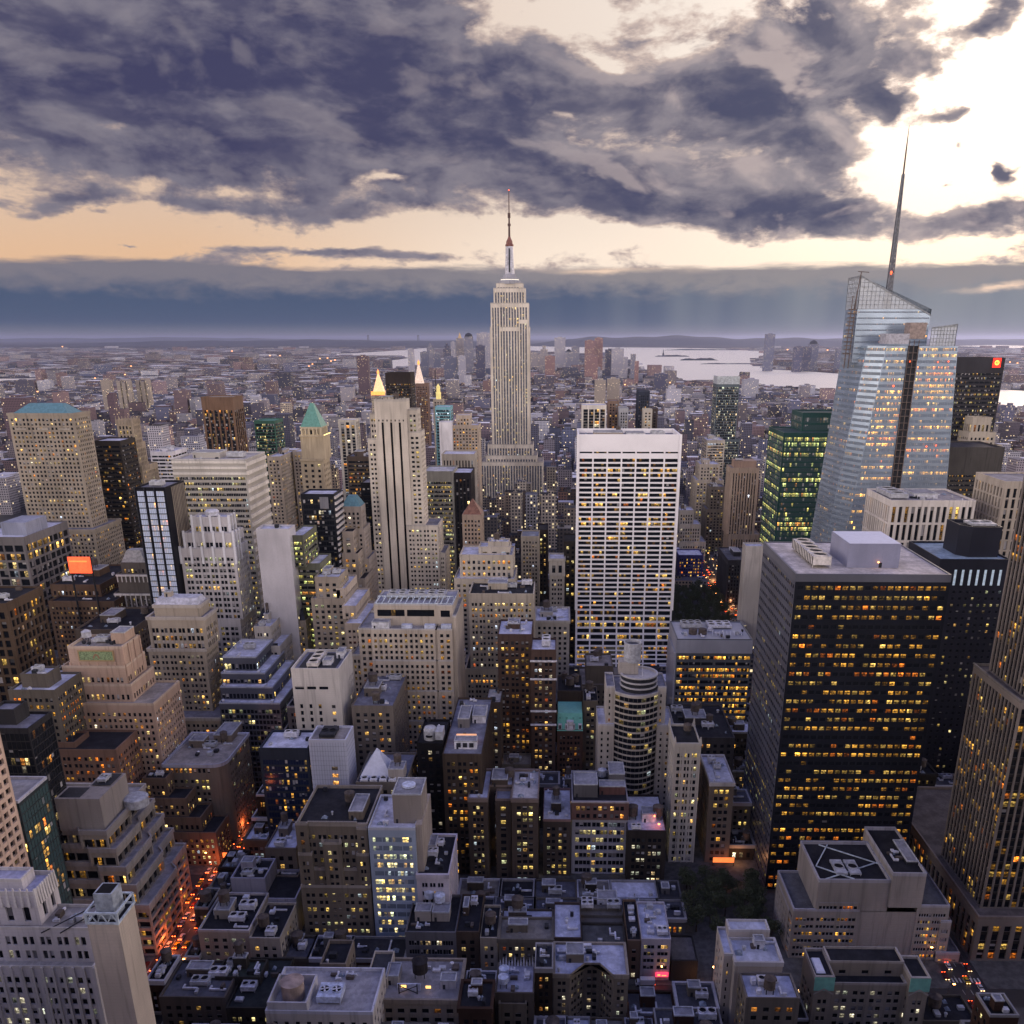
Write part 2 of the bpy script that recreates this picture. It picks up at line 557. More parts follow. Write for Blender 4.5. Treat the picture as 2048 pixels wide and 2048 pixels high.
class Bld:
    """one building: an Empty with wall, roof, parapet, window ... parts. Coordinates given in world metres."""
    def __init__(s, name, label, cat, x, y, wall, z=0.0, glass=None, group=None, seed=None, wallkind='stone', keep=100, trim=None):
        s.root = empty(name, (x, y, z))
        tag(s.root, label, cat, group)
        s.o = np.array([x, y, z])
        if isinstance(wall, tuple):
            lum = sum(wall) / 3
            f_ = 1.08 if lum > .24 else .8
            wall = (wall[0] * f_ * 1.03, wall[1] * f_, wall[2] * f_ * .93 if wall[0] > wall[2] else wall[2] * f_)
        s.wall = wall_mat(wall, wallkind) if isinstance(wall, tuple) else wall
        s.trim = wall_mat(trim, 'stone') if isinstance(trim, tuple) else (trim or s.wall)
        s.glass = glass or window_mat()
        s.Q = {}
        s.P = []
        s.keep = keep
        s.rng = np.random.default_rng(seed if seed is not None else (abs(hash((round(x, 1), round(y, 1)))) % (1 << 31)))

    def add(s, part, quads, mat):
        if len(quads) == 0:
            return
        s.Q.setdefault((part, mat.name), [mat, []])[1].append(np.asarray(quads, float).reshape(-1, 4, 3))

    def piece(s, part, quads, mat):
        """a part that is an object of its own"""
        q = np.asarray(quads, float).reshape(-1, 4, 3) - s.o
        return link(part, mesh_quads(part, q), mat, s.root)

    def face(s, c, st, wallpart='wall', blankmat=None):
        """c: 4 corners (bottom-left, bottom-right, top-right, top-left) seen from outside"""
        c = np.array(c, float)
        Wd = .5 * (np.linalg.norm(c[1] - c[0]) + np.linalg.norm(c[2] - c[3]))
        Hh = .5 * (np.linalg.norm(c[3] - c[0]) + np.linalg.norm(c[2] - c[1]))
        N = np.cross(c[1] - c[0], c[3] - c[0])
        if np.linalg.norm(N) < 1e-6:
            N = np.cross(c[2] - c[1], c[3] - c[1])
        N /= np.linalg.norm(N)

        def P(uvd):
            uvd = np.asarray(uvd, float)
            u = (uvd[..., 0] / Wd)[..., None]
            v = (uvd[..., 1] / Hh)[..., None]
            b = c[0] * (1 - u) + c[1] * u
            t = c[3] * (1 - u) + c[2] * u
            return b * (1 - v) + t * v - N * uvd[..., 2][..., None]
        wm = blankmat or s.wall
        if st == 'skip':
            return
        if st is None or Wd < 2.2 or Hh < 3:
            s.add(wallpart, [c], wm)
            return
        mg = min(st.mg, Wd * .2)
        nb = max(1, int(round((Wd - 2 * mg) / st.bay)))
        bw = (Wd - 2 * mg) / nb
        cols = []
        for i in range(nb):
            for (a, b) in st.pat:
                cols.append((mg + (i + a) * bw, mg + (i + b) * bw))
        z0 = st.bot
        nr = max(1, int((Hh - st.top - z0) / st.fl + .35))
        fh = (Hh - st.top - z0) / nr
        rows = [(z0 + (j + st.fz[0]) * fh, z0 + (j + st.fz[1]) * fh) for j in range(nr)]
        wq = []

        def rect(u0, u1, v0, v1, d):
            if u1 - u0 > 1e-3 and v1 - v0 > 1e-3:
                wq.append([(u0, v0, d), (u1, v0, d), (u1, v1, d), (u0, v1, d)])
        pr = [0] + [e for ab in cols for e in ab] + [Wd]
        for i in range(0, len(pr), 2):
            rect(pr[i], pr[i + 1], 0, Hh, 0)
        R = st.rec
        spq = []
        gl, gr, gc = [], [], []
        for ci, (a, b) in enumerate(cols):
            zs = [0] + [e for ab in rows for e in ab] + [Hh]
            for i in range(0, len(zs), 2):
                last = i == 0 or i == len(zs) - 2
                d = 0 if last else st.sd
                dst = wq if (last or st.sd == 0) else spq
                if zs[i + 1] - zs[i] > 1e-3:
                    dst.append([(a, zs[i], d), (b, zs[i], d), (b, zs[i + 1], d), (a, zs[i + 1], d)])
            if st.sd > 0:
                v0, v1 = rows[0][0], rows[-1][1]
                wq.append([(a, v0, 0), (a, v0, R), (a, v1, R), (a, v1, 0)])
                wq.append([(b, v0, R), (b, v0, 0), (b, v1, 0), (b, v1, R)])
                wq.append([(a, v0, 0), (b, v0, 0), (b, v0, R), (a, v0, R)])
            for ri, (v0, v1) in enumerate(rows):
                if st.sd == 0:
                    wq.append([(a, v0, 0), (a, v0, R), (a, v1, R), (a, v1, 0)])
                    wq.append([(b, v0, R), (b, v0, 0), (b, v1, 0), (b, v1, R)])
                if R - st.sd > .02:
                    wq.append([(a, v0, st.sd), (b, v0, st.sd), (b, v0, R), (a, v0, R)])
                    wq.append([(a, v1, R), (b, v1, R), (b, v1, st.sd), (a, v1, st.sd)])
                for k in range(st.sub):
                    g0 = a + (b - a) * k / st.sub
                    g1 = a + (b - a) * (k + 1) / st.sub
                    m_ = st.mul * .5
                    gl.append([(g0 + m_ * (k > 0), v0, R), (g1 - m_ * (k < st.sub - 1), v0, R), (g1 - m_ * (k < st.sub - 1), v1, R), (g0 + m_ * (k > 0), v1, R)])
                    gr.append(ri)
                    gc.append(ci * st.sub + k)
        s.add(wallpart, P(wq), wm)
        if st.mul > 0 and st.sub > 1:
            s.add(wallpart, P([[(cols[0][0], 0, R + .02), (cols[-1][1], 0, R + .02), (cols[-1][1], Hh, R + .02), (cols[0][0], Hh, R + .02)]]), s.trim)
        if spq:
            s.add('spandrel', P(spq), s.spm if hasattr(s, 'spm') else s.trim)
        gr, gc = np.array(gr), np.array(gc)
        wc, wb = light_panes(gr, gc, st, s.rng)
        s.P.append((P(gl), wc, wb))

    def prism(s, poly, z0, z1, st=None, sides=None, roof=None, parapet=1.1, pm=None, cornice=0.0, taper=None, wallpart='wall', ph=None):
        """poly: CCW from above [(x,y)..]. st: Style or list per edge"""
        n = len(poly)
        top = taper or poly
        for i in range(n):
            a, b = poly[i], poly[(i + 1) % n]
            ta, tb = top[i], top[(i + 1) % n]
            sti = st[i] if isinstance(st, (list, tuple)) else st
            if sides is not None and i not in sides:
                sti = None
            s.face([(a[0], a[1], z0), (b[0], b[1], z0), (tb[0], tb[1], z1), (ta[0], ta[1], z1)], sti, wallpart)
        if roof is not None:
            rm = roof_mat(roof) if isinstance(roof, tuple) else roof
            T = np.array([(x, y, z1) for x, y in top])
            c = T.mean(axis=0)
            q = []
            if n == 4:
                q.append(T)
            else:
                for i in range(n):
                    m_ = (T[i] + T[(i + 1) % n]) / 2
                    q.append([c, T[i], m_, T[(i + 1) % n]])
            s.add('roof', q, rm)
        if parapet > 0 and roof is not None:
            T = np.array([(x, y) for x, y in top])
            c = T.mean(axis=0)
            size = np.abs(T - c).max()
            k_in = max(0.5, 1 - .7 / max(size, 1))
            k_out = 1 + cornice / max(size, 1)
            q = []
            lo = z1 - (.9 if cornice > 0 else 0.003)
            for i in range(n):
                a, b = c + (T[i] - c) * (k_out + .002), c + (T[(i + 1) % n] - c) * (k_out + .002)
                ai, bi = c + (T[i] - c) * k_in, c + (T[(i + 1) % n] - c) * k_in
                h = z1 + parapet
                q += [[(*a, lo), (*b, lo), (*b, h), (*a, h)], [(*a, h), (*b, h), (*bi, h), (*ai, h)],
                      [(*bi, z1), (*ai, z1), (*ai, h), (*bi, h)]]
            s.add('parapet', q, pm or s.trim)

    def box(s, x0, x1, y0, y1, z0, z1, st=None, sides='NEW', **kw):
        """edges: N (towards the camera), W(+x), S, E(-x)"""
        poly = [(x0, y0), (x1, y0), (x1, y1), (x0, y1)]
        idx = ['NWSE'.index(ch) for ch in sides]
        if isinstance(st, dict):
            l = [st.get(ch) for ch in 'NWSE']
            s.prism(poly, z0, z1, l, None, **kw)
        else:
            s.prism(poly, z0, z1, st, idx, **kw)

    def finish(s):
        for (part, _), (mat, qs) in s.Q.items():
            q = np.concatenate(qs) - s.o
            link(part, mesh_quads(part, q), mat, s.root)
        if s.P:
            V = np.concatenate([p[0].reshape(-1, 4, 3) for p in s.P])
            wc = np.concatenate([p[1] for p in s.P])
            wb = np.concatenate([p[2] for p in s.P])
            V0 = V - s.o
            n = len(V)
            sel = np.zeros(n, bool)
            if s.keep > 0:
                c = V.mean(axis=1)
                dx = np.array([0, 0, CAMH]) - c
                N = np.cross(V[:, 1] - V[:, 0], V[:, 3] - V[:, 0])
                dist2 = (dx ** 2).sum(axis=1)
                sc_ = (N * dx).sum(axis=1) / dist2 ** 1.5
                if n <= s.keep:
                    sel[:] = True
                else:
                    sel[np.argsort(-sc_)[:s.keep]] = True
                for i in np.nonzero(sel)[0]:
                    ctr = V0[i].mean(axis=0)
                    o = link('window', mesh_quads('window', V0[i:i + 1], True, wc[i:i + 1], wb[i:i + 1]), s.glass, s.root)
            rest = ~sel
            if rest.any():
                o = link('window', mesh_quads('window', V0[rest], True, wc[rest], wb[rest]), s.glass, s.root)
                if s.keep > 0 or rest.sum() > 100:
                    o['kind'] = 'stuff'
        return s.root


# ------------------------------------------------------------------ things found on roofs
TANK = lambda: flat_mat('weathered_wood', (.11, .09, .08), .9)
UNIT = lambda: flat_mat('galvanised_sheet', (.42, .43, .47), .45)
DUCT = lambda: flat_mat('white_duct', (.62, .62, .68), .5)
DARKM = lambda: flat_mat('dark_metal', (.03, .032, .04), .5)
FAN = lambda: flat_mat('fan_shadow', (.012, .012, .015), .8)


def water_tank(b, x, y, z, r=2.6, h=4.2, mat=None, leg=2.2):
    q = lathe([(r, z + leg), (r * 1.0, z + leg + h), (r * 1.06, z + leg + h), (0.02, z + leg + h + r * .55)], 14, x, y)
    q += lathe([(.02, z + leg), (r, z + leg)], 14, x, y)
    o = b.piece('water_tank', q, mat or TANK())
    lq = []
    for sx_ in (-.6, .6):
        for sy_ in (-.6, .6):
            lq += box_q(x + sx_ * r - .15, x + sx_ * r + .15, y + sy_ * r - .15, y + sy_ * r + .15, z, z + leg)
    lo = link('tank_stand', mesh_quads('tank_stand', np.asarray(lq, float) - b.o), DARKM(), o)
    return o


def cooling_tower(b, x0, x1, y0, y1, z, h, nx=2, ny=1, mat=None, lift=.8):
    q = box_q(x0, x1, y0, y1, z + lift, z + lift + h, True)
    for xx in (x0 + .2, x1 - .4):
        for yy in np.linspace(y0 + .2, y1 - .4, 3):
            q += box_q(xx, xx + .2, yy, yy + .2, z, z + lift)
    o = b.piece('cooling_unit', q, mat or UNIT())
    for i in range(nx):
        for j in range(ny):
            cx, cy = x0 + (i + .5) * (x1 - x0) / nx, y0 + (j + .5) * (y1 - y0) / ny
            r = .4 * min((x1 - x0) / nx, (y1 - y0) / ny)
            zt = z + lift + h
            rq = lathe([(r * 1.12, zt), (r * 1.12, zt + .5), (r, zt + .5), (r, zt + .02)], 16, cx, cy)
            fq = lathe([(.02, zt + .05), (r, zt + .05)], 16, cx, cy)
            link('fan_ring', mesh_quads('fan_ring', np.asarray(rq, float) - b.o), mat or UNIT(), o)
            link('fan', mesh_quads('fan', np.asarray(fq, float) - b.o), FAN(), o)
    return o


def bulkhead(b, x0, x1, y0, y1, z, h, mat=None, top=None):
    q = box_q(x0, x1, y0, y1, z, z + h)
    o = b.piece('penthouse', q, mat or b.wall)
    t = .35
    r = []
    for (a0, a1, c0, c1) in ((x0 - .1, x1 + .1, y0 - .1, y0 + t), (x0 - .1, x1 + .1, y1 - t, y1 + .1), (x0 - .1, x0 + t, y0 + t, y1 - t), (x1 - t, x1 + .1, y0 + t, y1 - t)):
        r += box_q(a0, a1, c0, c1, z + h - .1, z + h + .5)
    link('coping', mesh_quads('coping', np.asarray(r, float) - b.o), top or UNIT(), o)
    link('roof', mesh_quads('roof', np.asarray([[(x0 + t, y0 + t, z + h + .02), (x1 - t, y0 + t, z + h + .02), (x1 - t, y1 - t, z + h + .02), (x0 + t, y1 - t, z + h + .02)]], float) - b.o), roof_mat((.3, .3, .34)), o)
    # door and louvre on the face that looks north
    if y1 - y0 > 3 and x1 - x0 > 3.5 and h > 2.6:
        link('door', mesh_quads('door', np.asarray(box_q(x0 + 1, x0 + 2, y0 - .06, y0 - .02, z, z + 2.1), float) - b.o), DARKM(), o)
    return o


def small_stuff(b, x0, x1, y0, y1, z, n, rng, big=1.0):
    """vents, ducts, pipes, skylights, each group one mesh per kind"""
    if x1 - x0 < 3 or y1 - y0 < 3:
        return
    for i in range(n):
        k = rng.random()
        wx, wy = rng.uniform(1, 3.2) * big, rng.uniform(1, 3.2) * big
        x = rng.uniform(x0 + .8, max(x0 + .9, x1 - wx - .8))
        y = rng.uniform(y0 + .8, max(y0 + .9, y1 - wy - .8))
        if k < .40:
            b.piece('rooftop_unit', box_q(x, x + wx, y, y + wy, z + .3, z + .3 + rng.uniform(.8, 2.0), True) + box_q(x + .2, x + wx - .2, y + .2, y + wy - .2, z, z + .3), rng.choice([UNIT(), DUCT(), DARKM(), DARKM(), TANK()]))
        elif k < .6:
            L = rng.uniform(3, 8) * big
            if rng.random() < .5:
                q = box_q(x, min(x + L, x1 - .5), y, y + .7, z + .3, z + 1.0, True) + box_q(x, x + .7, y + .7, y + 2.4, z + .3, z + 1.0, True)
            else:
                q = box_q(x, x + .7, y, min(y + L, y1 - .5), z + .3, z + 1.0, True) + box_q(x + .7, x + 2.2, y, y + .7, z + .3, z + 1.3, True)
            b.piece('air_duct', q, DUCT())
        elif k < .8:
            r = rng.uniform(.25, .6)
            b.piece('vent_pipe', lathe([(r, z), (r, z + 1.3), (r * 1.6, z + 1.4), (r * 1.3, z + 1.8), (.02, z + 1.9)], 10, x, y), rng.choice([UNIT(), DUCT()]))
        else:
            b.piece('skylight', frustum_q((x, x + wx, y, y + wy), (x + wx * .4, x + wx * .6, y + wy * .2, y + wy * .8), z + .1, z + 1.1), flat_mat('skylight_glass', (.25, .3, .38), .2))


def rooftop(b, x0, x1, y0, y1, z, seed=0, tank=1, unit=1, house=1, small=6):
    rng = np.random.default_rng(int(seed) + 17)
    Wx, Wy = x1 - x0, y1 - y0
    if house and Wx > 8 and Wy > 8:
        w_, d_ = Wx * rng.uniform(.25, .42), Wy * rng.uniform(.25, .4)
        hx, hy = x0 + rng.uniform(.15, .5) * (Wx - w_), y0 + rng.uniform(.35, .9) * (Wy - d_)
        hh = rng.uniform(3, 5.5)
        bulkhead(b, hx, hx + w_, hy, hy + d_, z, hh)
        if tank and rng.random() < .5:
            water_tank(b, hx + w_ * .5, hy + d_ * .5, z + hh, min(2.6, w_ * .35))
            tank -= 1
    for _ in range(int(tank)):
        water_tank(b, rng.uniform(x0 + 3, max(x1 - 3, x0 + 3.1)), rng.uniform(y0 + 3, max(y0 + 3.1, y1 - 3)), z, rng.uniform(1.9, 2.6))
    for _ in range(int(unit)):
        u, v = min(7, Wx * .35), min(4.5, Wy * .3)
        x, y = rng.uniform(x0 + 1, x1 - u - 1), rng.uniform(y0 + 1, y1 - v - 1)
        cooling_tower(b, x, x + u, y, y + v, z, rng.uniform(1.6, 2.6), 2, 1, rng.choice([UNIT(), DUCT()]))
    small_stuff(b, x0, x1, y0, y1, z, small, rng)

# ------------------------------------------------------------------ style table
ST_ = {}
ST_['P'] = Style()                                                                   # plain punched windows
ST_['P2'] = Style(bay=5.2, pat=((.14, .42), (.56, .84)), fz=(.25, .78))               # pairs
ST_['P3'] = Style(bay=6.6, pat=((.1, .3), (.39, .61), (.7, .9)), fz=(.22, .78), mg=1.6)
ST_['PS'] = Style(bay=2.7, pat=((.24, .76),), fl=3.4, fz=(.22, .78), rec=.3)          # small and dense
ST_['V'] = Style(bay=3.0, pat=((.24, .76),), fz=(.2, .85), sd=.35, rec=.5, top=4)     # piers with recessed strips
ST_['V2'] = Style(bay=5.0, pat=((.12, .46), (.54, .88)), fz=(.2, .8), sd=.3, rec=.5, top=4)
ST_['R'] = Style(bay=7.5, pat=((.02, .98),), fz=(.28, .78), sub=4, rec=.25, lit=.35, rowcor=.6)   # ribbons
ST_['RG'] = Style(bay=6.0, pat=((.01, .99),), fz=(.2, .9), sub=4, rec=.12, lit=.3, rowcor=.6, mul=.16)
ST_['G'] = Style(bay=1.9, pat=((.05, .95),), fz=(.08, .95), rec=.1, mg=.4, top=1.2, lit=.18, rowcor=.6, blind=.1)

LIME = (.40, .36, .32)
TAUPE = (.30, .265, .235)
CREAM = (.50, .45, .40)
WHITE = (.66, .63, .63)
GREY = (.33, .33, .36)
BRICK = (.17, .10, .08)
DBRICK = (.10, .075, .065)
SALM = (.43, .315, .265)
BROWN = (.17, .12, .095)
BLACK = (.022, .024, .032)
TAN = (.36, .29, .23)
R_GREY = (.22, .22, .27)
R_LAV = (.62, .63, .76)
R_DARK = (.03, .03, .036)
R_TAN = (.36, .32, .29)

FOOT = []                                        # ground already built on: x0,x1,y0,y1
PROT = []                                        # px0,px1,py_bottom,Y : keep the infill below this line


def pxbox(t):
    pl, pr, pt, Y, dep = t[:5]
    x0, z = at_y(pl, pt, Y)
    x1, _ = at_y(pr, pt, Y)
    return x0, x1, Y, Y + dep, z


def tower(name, label, cat, tiers, wall, style, roof=R_GREY, bot=None, sides=None, seed=1, trim=None, kind='stone',
          cor=0.0, par=1.1, rt=None, keep=100, glass=None, over=None, spm=None, low=None, group=None, base=0.0):
    X0, X1, Y0, Y1, Z = pxbox(tiers[-1])
    b = Bld(name, label, cat, (X0 + X1) / 2, (Y0 + Y1) / 2, wall, seed=seed, wallkind=kind, trim=trim, keep=keep, glass=glass, group=group)
    if spm: b.spm = spm
    st = ST_[style] if isinstance(style, str) else style
    if over: st = st.but(**over)
    zs = [pxbox(t)[4] for t in tiers] + [base]
    for i, t in enumerate(tiers):
        x0, x1, y0, y1, z = pxbox(t)
        zb = max(zs[i + 1], base)
        if z - zb < 1: zb = z - 1
        side = 'NEW' if sides is None else sides
        sti = st
        if len(t) > 5 and t[5] is not None:
            sti = ST_[t[5]] if isinstance(t[5], str) and t[5] in ST_ else (None if t[5] == 'blank' else t[5])
        b.box(x0, x1, y0, y1, zb, z, sti, side, roof=roof, parapet=par, cornice=cor)
    x0, x1, y0, y1, z = pxbox(tiers[0])
    if rt is not None:
        rooftop(b, x0 + .8, x1 - .8, y0 + .8, y1 - .8, z, seed, **rt)
    for i in range(1, len(tiers)):                       # setback terraces get a few units
        a = pxbox(tiers[i])
        u = pxbox(tiers[i - 1])
        if u[2] - a[2] > 5 and rt is not None:
            small_stuff(b, a[0] + .8, a[1] - .8, a[2] + .6, u[2] - .4, a[4], 2, np.random.default_rng(seed))
    FOOT.append((X0, X1, Y0, Y1))
    PROT.append((min(t[0] for t in tiers), max(t[1] for t in tiers), bot if bot else tiers[-1][2] + 60, Y0))
    b.T = [pxbox(t) for t in tiers]
    if low is None:
        b.finish()
    return b


def pyramid(b, x0, x1, y0, y1, z0, z1, mat, k=0.03, part='roof'):
    cx, cy = (x0 + x1) / 2, (y0 + y1) / 2
    rx, ry = (x1 - x0) / 2 * k, (y1 - y0) / 2 * k
    return b.piece(part, frustum_q((x0, x1, y0, y1), (cx - rx, cx + rx, cy - ry, cy + ry), z0, z1), mat)


COPPER = flat_mat('green_copper', (.13, .31, .26), .6, var=.2)
COPPERB = flat_mat('blue_copper', (.11, .23, .28), .6, var=.2)
SLATE = flat_mat('slate', (.035, .037, .05), .6)
FULL = dict(tank=1, unit=1, house=1, small=6)
OFFICE = dict(tank=0, unit=2, house=1, small=6)

# ================================================================== far left group
b = tower('office_tower', 'tall beige stone tower with low blue green hipped roof at the left edge', 'skyscraper',
          [(14.6, 146, 829, 740, 27), (44, 188, 1061, 728, 48)], TAUPE, 'PS', bot=1160, seed=3, cor=.6, low=1,
          over=dict(lit=.22, bay=3.1, hue='warm'), spm=wall_mat(TAUPE))
x0, x1, y0, y1, z = b.T[0]
b.piece('hipped_roof', frustum_q((x0 + 3, x1 - 5, y0 + 2, y1 - 2), (x0 + 13, x1 - 13, y0 + 11, y1 - 11), z + .5, z + 8), COPPERB)
for k in range(3):                                       # tall arched openings under the cornice
    xx = x0 + (k + .5) * (x1 - x0) / 3
    b.piece('arch', box_q(xx - 4.4, xx + 4.4, y0 - .5, y0 - .05, z - 12, z - 10.6, True), wall_mat(LIME))
b.finish()
tower('office_tower', 'black slab tower with a few lit rows right of the beige hipped roof tower', 'skyscraper',
      [(183, 240, 884, 800, 30)], (.045, .04, .04), 'R', R_LAV, bot=1080, seed=4, over=dict(lit=.12, hue='amber', rowcor=.9), kind='metal')
b = tower('gothic_tower', 'narrow brown gothic tower with buttressed crown and stepped right shoulder', 'skyscraper',
          [(232, 264, 842, 845, 16), (229, 268, 890, 840, 24), (229, 284, 935, 840, 34), (232, 305, 1000, 838, 40)], (.33, .28, .23), 'V', bot=1150, seed=5, low=1,
          over=dict(hue='yellow', lit=.15))
for i, (x0, x1, y0, y1, z) in enumerate(b.T[:3]):
    q = []
    for k in range(6):
        xx = x0 + k * (x1 - x0) / 5
        q += frustum_q((xx - .7, xx + .7, y0 - .8, y0 + .6), (xx - .15, xx + .15, y0 - .3, y0), z - 3, z + 4.5)
        q += frustum_q((x1 - .6, x1 + .8, y0 + k * 3 - .6, y0 + k * 3 + .6), (x1, x1 + .3, y0 + k * 3 - .1, y0 + k * 3 + .1), z - 3, z + 4)
    b.piece('pinnacles', q, b.wall)
b.finish()
tower('office_tower', 'brown slab tower with dark vertical stripes and pale flood-lit top edge', 'skyscraper',
      [(401.5, 465, 796, 1050, 34)], (.20, .125, .09), 'V', R_TAN, bot=900, seed=6, over=dict(bay=6, pat=((.18, .86),), sub=2, top=13, lit=.1, fz=(.1, .9)), spm=wall_mat((.05, .035, .03)), keep=60)
b = tower('office_building', 'broad slab with white and black banded side and wide flat roof, left of the centre', 'office block',
          [(343, 490, 921, 650, 46)], (.34, .33, .33), 'R', (.5, .47, .47), bot=1150, seed=7, low=1, kind='metal',
          over=dict(lit=.42, hue='yellow', fl=3.9, top=11, rowcor=.3, br=.7, mul=.12, fz=(.3, .82), bay=5), trim=(.5, .48, .47), sides='N')
x0, x1, y0, y1, z = b.T[0]
q, q2 = [], []
for k in range(26):
    zz = z - 1.5 - k * 6.2
    q += box_q(x1 + .02, x1 + .9, y0, y1, zz - 2.6, zz, True)
for k in range(3):
    q += box_q(x0 - .3, x1 + .9, y0 - .5, y0 - .03, z - 2 - k * 4, z - .3 - k * 4, True)
b.piece('sun_shade', q, wall_mat((.66, .62, .58)))
bulkhead(b, x0 + 10, x0 + 30, y0 + 14, y0 + 30, z, 4)
cooling_tower(b, x0 + 34, x0 + 46, y0 + 16, y0 + 24, z, 3, 3, 1)
small_stuff(b, x0, x1, y0, y1, z, 7, np.random.default_rng(3))
b.finish()
b = tower('glass_tower', 'slim tower of pale blue glass panels with black side, in front of the banded slab', 'skyscraper',
          [(269, 330, 978, 560, 30)], (.012, .013, .02), Style(bay=6.4, pat=((.1, .9),), fl=3.6, fz=(.06, .92), sub=4, rec=.1, mg=.6, top=1, lit=.12, rowcor=.9, hue='amber', mul=.1),
          R_GREY, bot=1180, seed=8, sides='N', kind='metal', low=1, glass=window_mat('blue_window_glass', (.50, .58, .76), .25), keep=100)
x0, x1, y0, y1, z = b.T[0]
q = []
for k in range(9):
    yy = y0 + 9 + k * 2.3
    q += box_q(x1 + .02, x1 + .5, yy, yy + .5, 0, z)
b.piece('fins', q, wall_mat((.35, .3, .25)))
q = []
for xx in (x0, x0 + 6, x0 + 12.2):
    q += box_q(xx - .25, xx + .25, y0 - .6, y0 - .02, 0, z + 1)
b.piece('fins', q, DARKM())
cooling_tower(b, x0 + 5, x0 + 13, y0 + 10, y0 + 16, z, 2.5)
b.finish()
# white-grey stepped tower with flat round cap
b = tower('art_deco_tower', 'pale grey stepped tower with white buttress tips and round cap, left of the centre', 'skyscraper',
          [(383, 457, 1037, 574, 14), (367, 466, 1069, 570, 20), (360, 470, 1100, 567, 25), (356, 480, 1240, 565, 33)], (.46, .45, .47), 'V2', R_LAV, bot=1320, seed=9, low=1,
          over=dict(lit=.3, hue='yellow', fz=(.2, .78), bay=6), rt=None)
x0, x1, y0, y1, z = b.T[0]
b.piece('cap', lathe([(4.3, z + 1), (4.6, z + 3.5), (3.4, z + 4.6), (.02, z + 4.8)], 20, (x0 + x1) / 2 - 1, y0 + 7), flat_mat('pale_metal', (.6, .6, .66), .4))
for ti, n in ((0, 5), (1, 6), (2, 6)):
    x0, x1, y0, y1, z = b.T[ti]
    q = []
    for k in range(n):
        xx = x0 + k * (x1 - x0) / (n - 1)
        q += box_q(xx - .7, xx + .7, y0 - .5, y0 + .4, z - 9, z + 2.4)
    for k in range(3):
        yy = y0 + 1 + k * 5
        q += box_q(x1 - .3, x1 + .5, yy - .6, yy + .6, z - 8, z + 2.2)
    b.piece('buttresses', q, wall_mat((.72, .72, .78)))
b.finish()
# mansard-topped small tower
b = tower('apartment_building', 'small tower with grey domed mansard and white arcade band at left', 'building',
          [(241, 291, 1128, 604, 14), (233, 296, 1150, 602, 18, 'blank'), (229, 303, 1188, 600, 22)], (.13, .12, .12), 'PS', bot=1300, seed=10, low=1,
          over=dict(lit=.2, hue='yellow'))
x0, x1, y0, y1, z = b.T[0]
b.piece('mansard_roof', frustum_q((x0, x1, y0, y1), (x0 + 4, x1 - 4, y0 + 3.5, y1 - 3.5), z, z + 9) , flat_mat('grey_shingle', (.33, .33, .34), .7))
for ti in (1, 2):
    x0, x1, y0, y1, z = b.T[ti]
    q, q2 = [], []
    for k in range(8):
        xx = x0 + .5 + k * (x1 - x0 - 1) / 7
        q += box_q(xx - .35, xx + .35, y0 - .6, y0 - .02, z - (13 if ti == 2 else 5), z, True)
    q += box_q(x0 - .3, x1 + .3, y0 - .8, y0 - .04, z - .9, z + .4, True)
    b.piece('arcade', q, wall_mat((.6, .58, .6)))
b.finish()
tower('office_building', 'small white office block with ribbon windows beyond the gothic tower', 'office block',
      [(300, 344, 905, 960, 40)], (.62, .62, .68), 'R', R_LAV, bot=960, seed=11, rt=OFFICE, over=dict(lit=.08))
# left edge low roofs
b = tower('office_building', 'grey block with big framed dark windows and lavender plant rooms at the far left edge', 'office block',
          [(-60, 47, 1077, 620, 60)], (.22, .21, .22), Style(bay=7, pat=((.08, .92),), fl=6, fz=(.1, .85), rec=.6, lit=.3, hue='warm', sub=2, top=4, rowcor=.9), R_LAV, bot=1180, seed=12, low=1)
x0, x1, y0, y1, z = b.T[0]
b.piece('penthouse', box_q(x1 - 22, x1 - 4, y0 + 12, y0 + 40, z, z + 9), wall_mat((.3, .32, .42)))
b.finish()
b = tower('office_building', 'dark bronze slab with tall recessed bays seen at an angle, left edge', 'office block',
          [(-160, 12, 1210, 449, 35)], (.12, .085, .065), Style(bay=4.2, pat=((.16, .84),), fl=5.2, fz=(.12, .84), rec=.7, lit=.3, hue='amber', rowcor=.9, sub=1, top=3), R_DARK, bot=1500, seed=13, rt=dict(tank=0, unit=2, house=1, small=8))
tower('office_building', 'brown brick block with small lit windows below the beige hipped roof tower', 'building',
      [(100, 200, 1172, 600, 60), (96, 228, 1205, 585, 80)], (.14, .095, .075), 'PS', R_DARK, bot=1330, seed=14, rt=FULL, over=dict(lit=.22, br=.7))
tower('office_building', 'low dark block with pale coping left of the mansard tower', 'building',
      [(150, 262, 1262, 530, 50)], (.15, .12, .105), 'P', R_DARK, bot=1340, seed=15, rt=FULL, over=dict(lit=.12))
b = tower('apartment_building', 'short rounded stone building with a silver penthouse below the bronze slab', 'building',
          [(40, 94, 1352, 414, 12, 'blank'), (16, 110, 1384, 408, 26)], (.16, .14, .125), 'P2', R_LAV, bot=1480, seed=16, rt=dict(tank=0, unit=1, house=0, small=4), over=dict(lit=.55, hue='amber'))
tower('office_building', 'dark narrow block with square grey penthouse at the left edge', 'building',
      [(-20, 28, 1424, 340, 10, 'blank'), (-60, 57, 1461, 334, 18)], (.045, .045, .05), 'G', R_GREY, bot=1600, seed=17, over=dict(lit=.06))
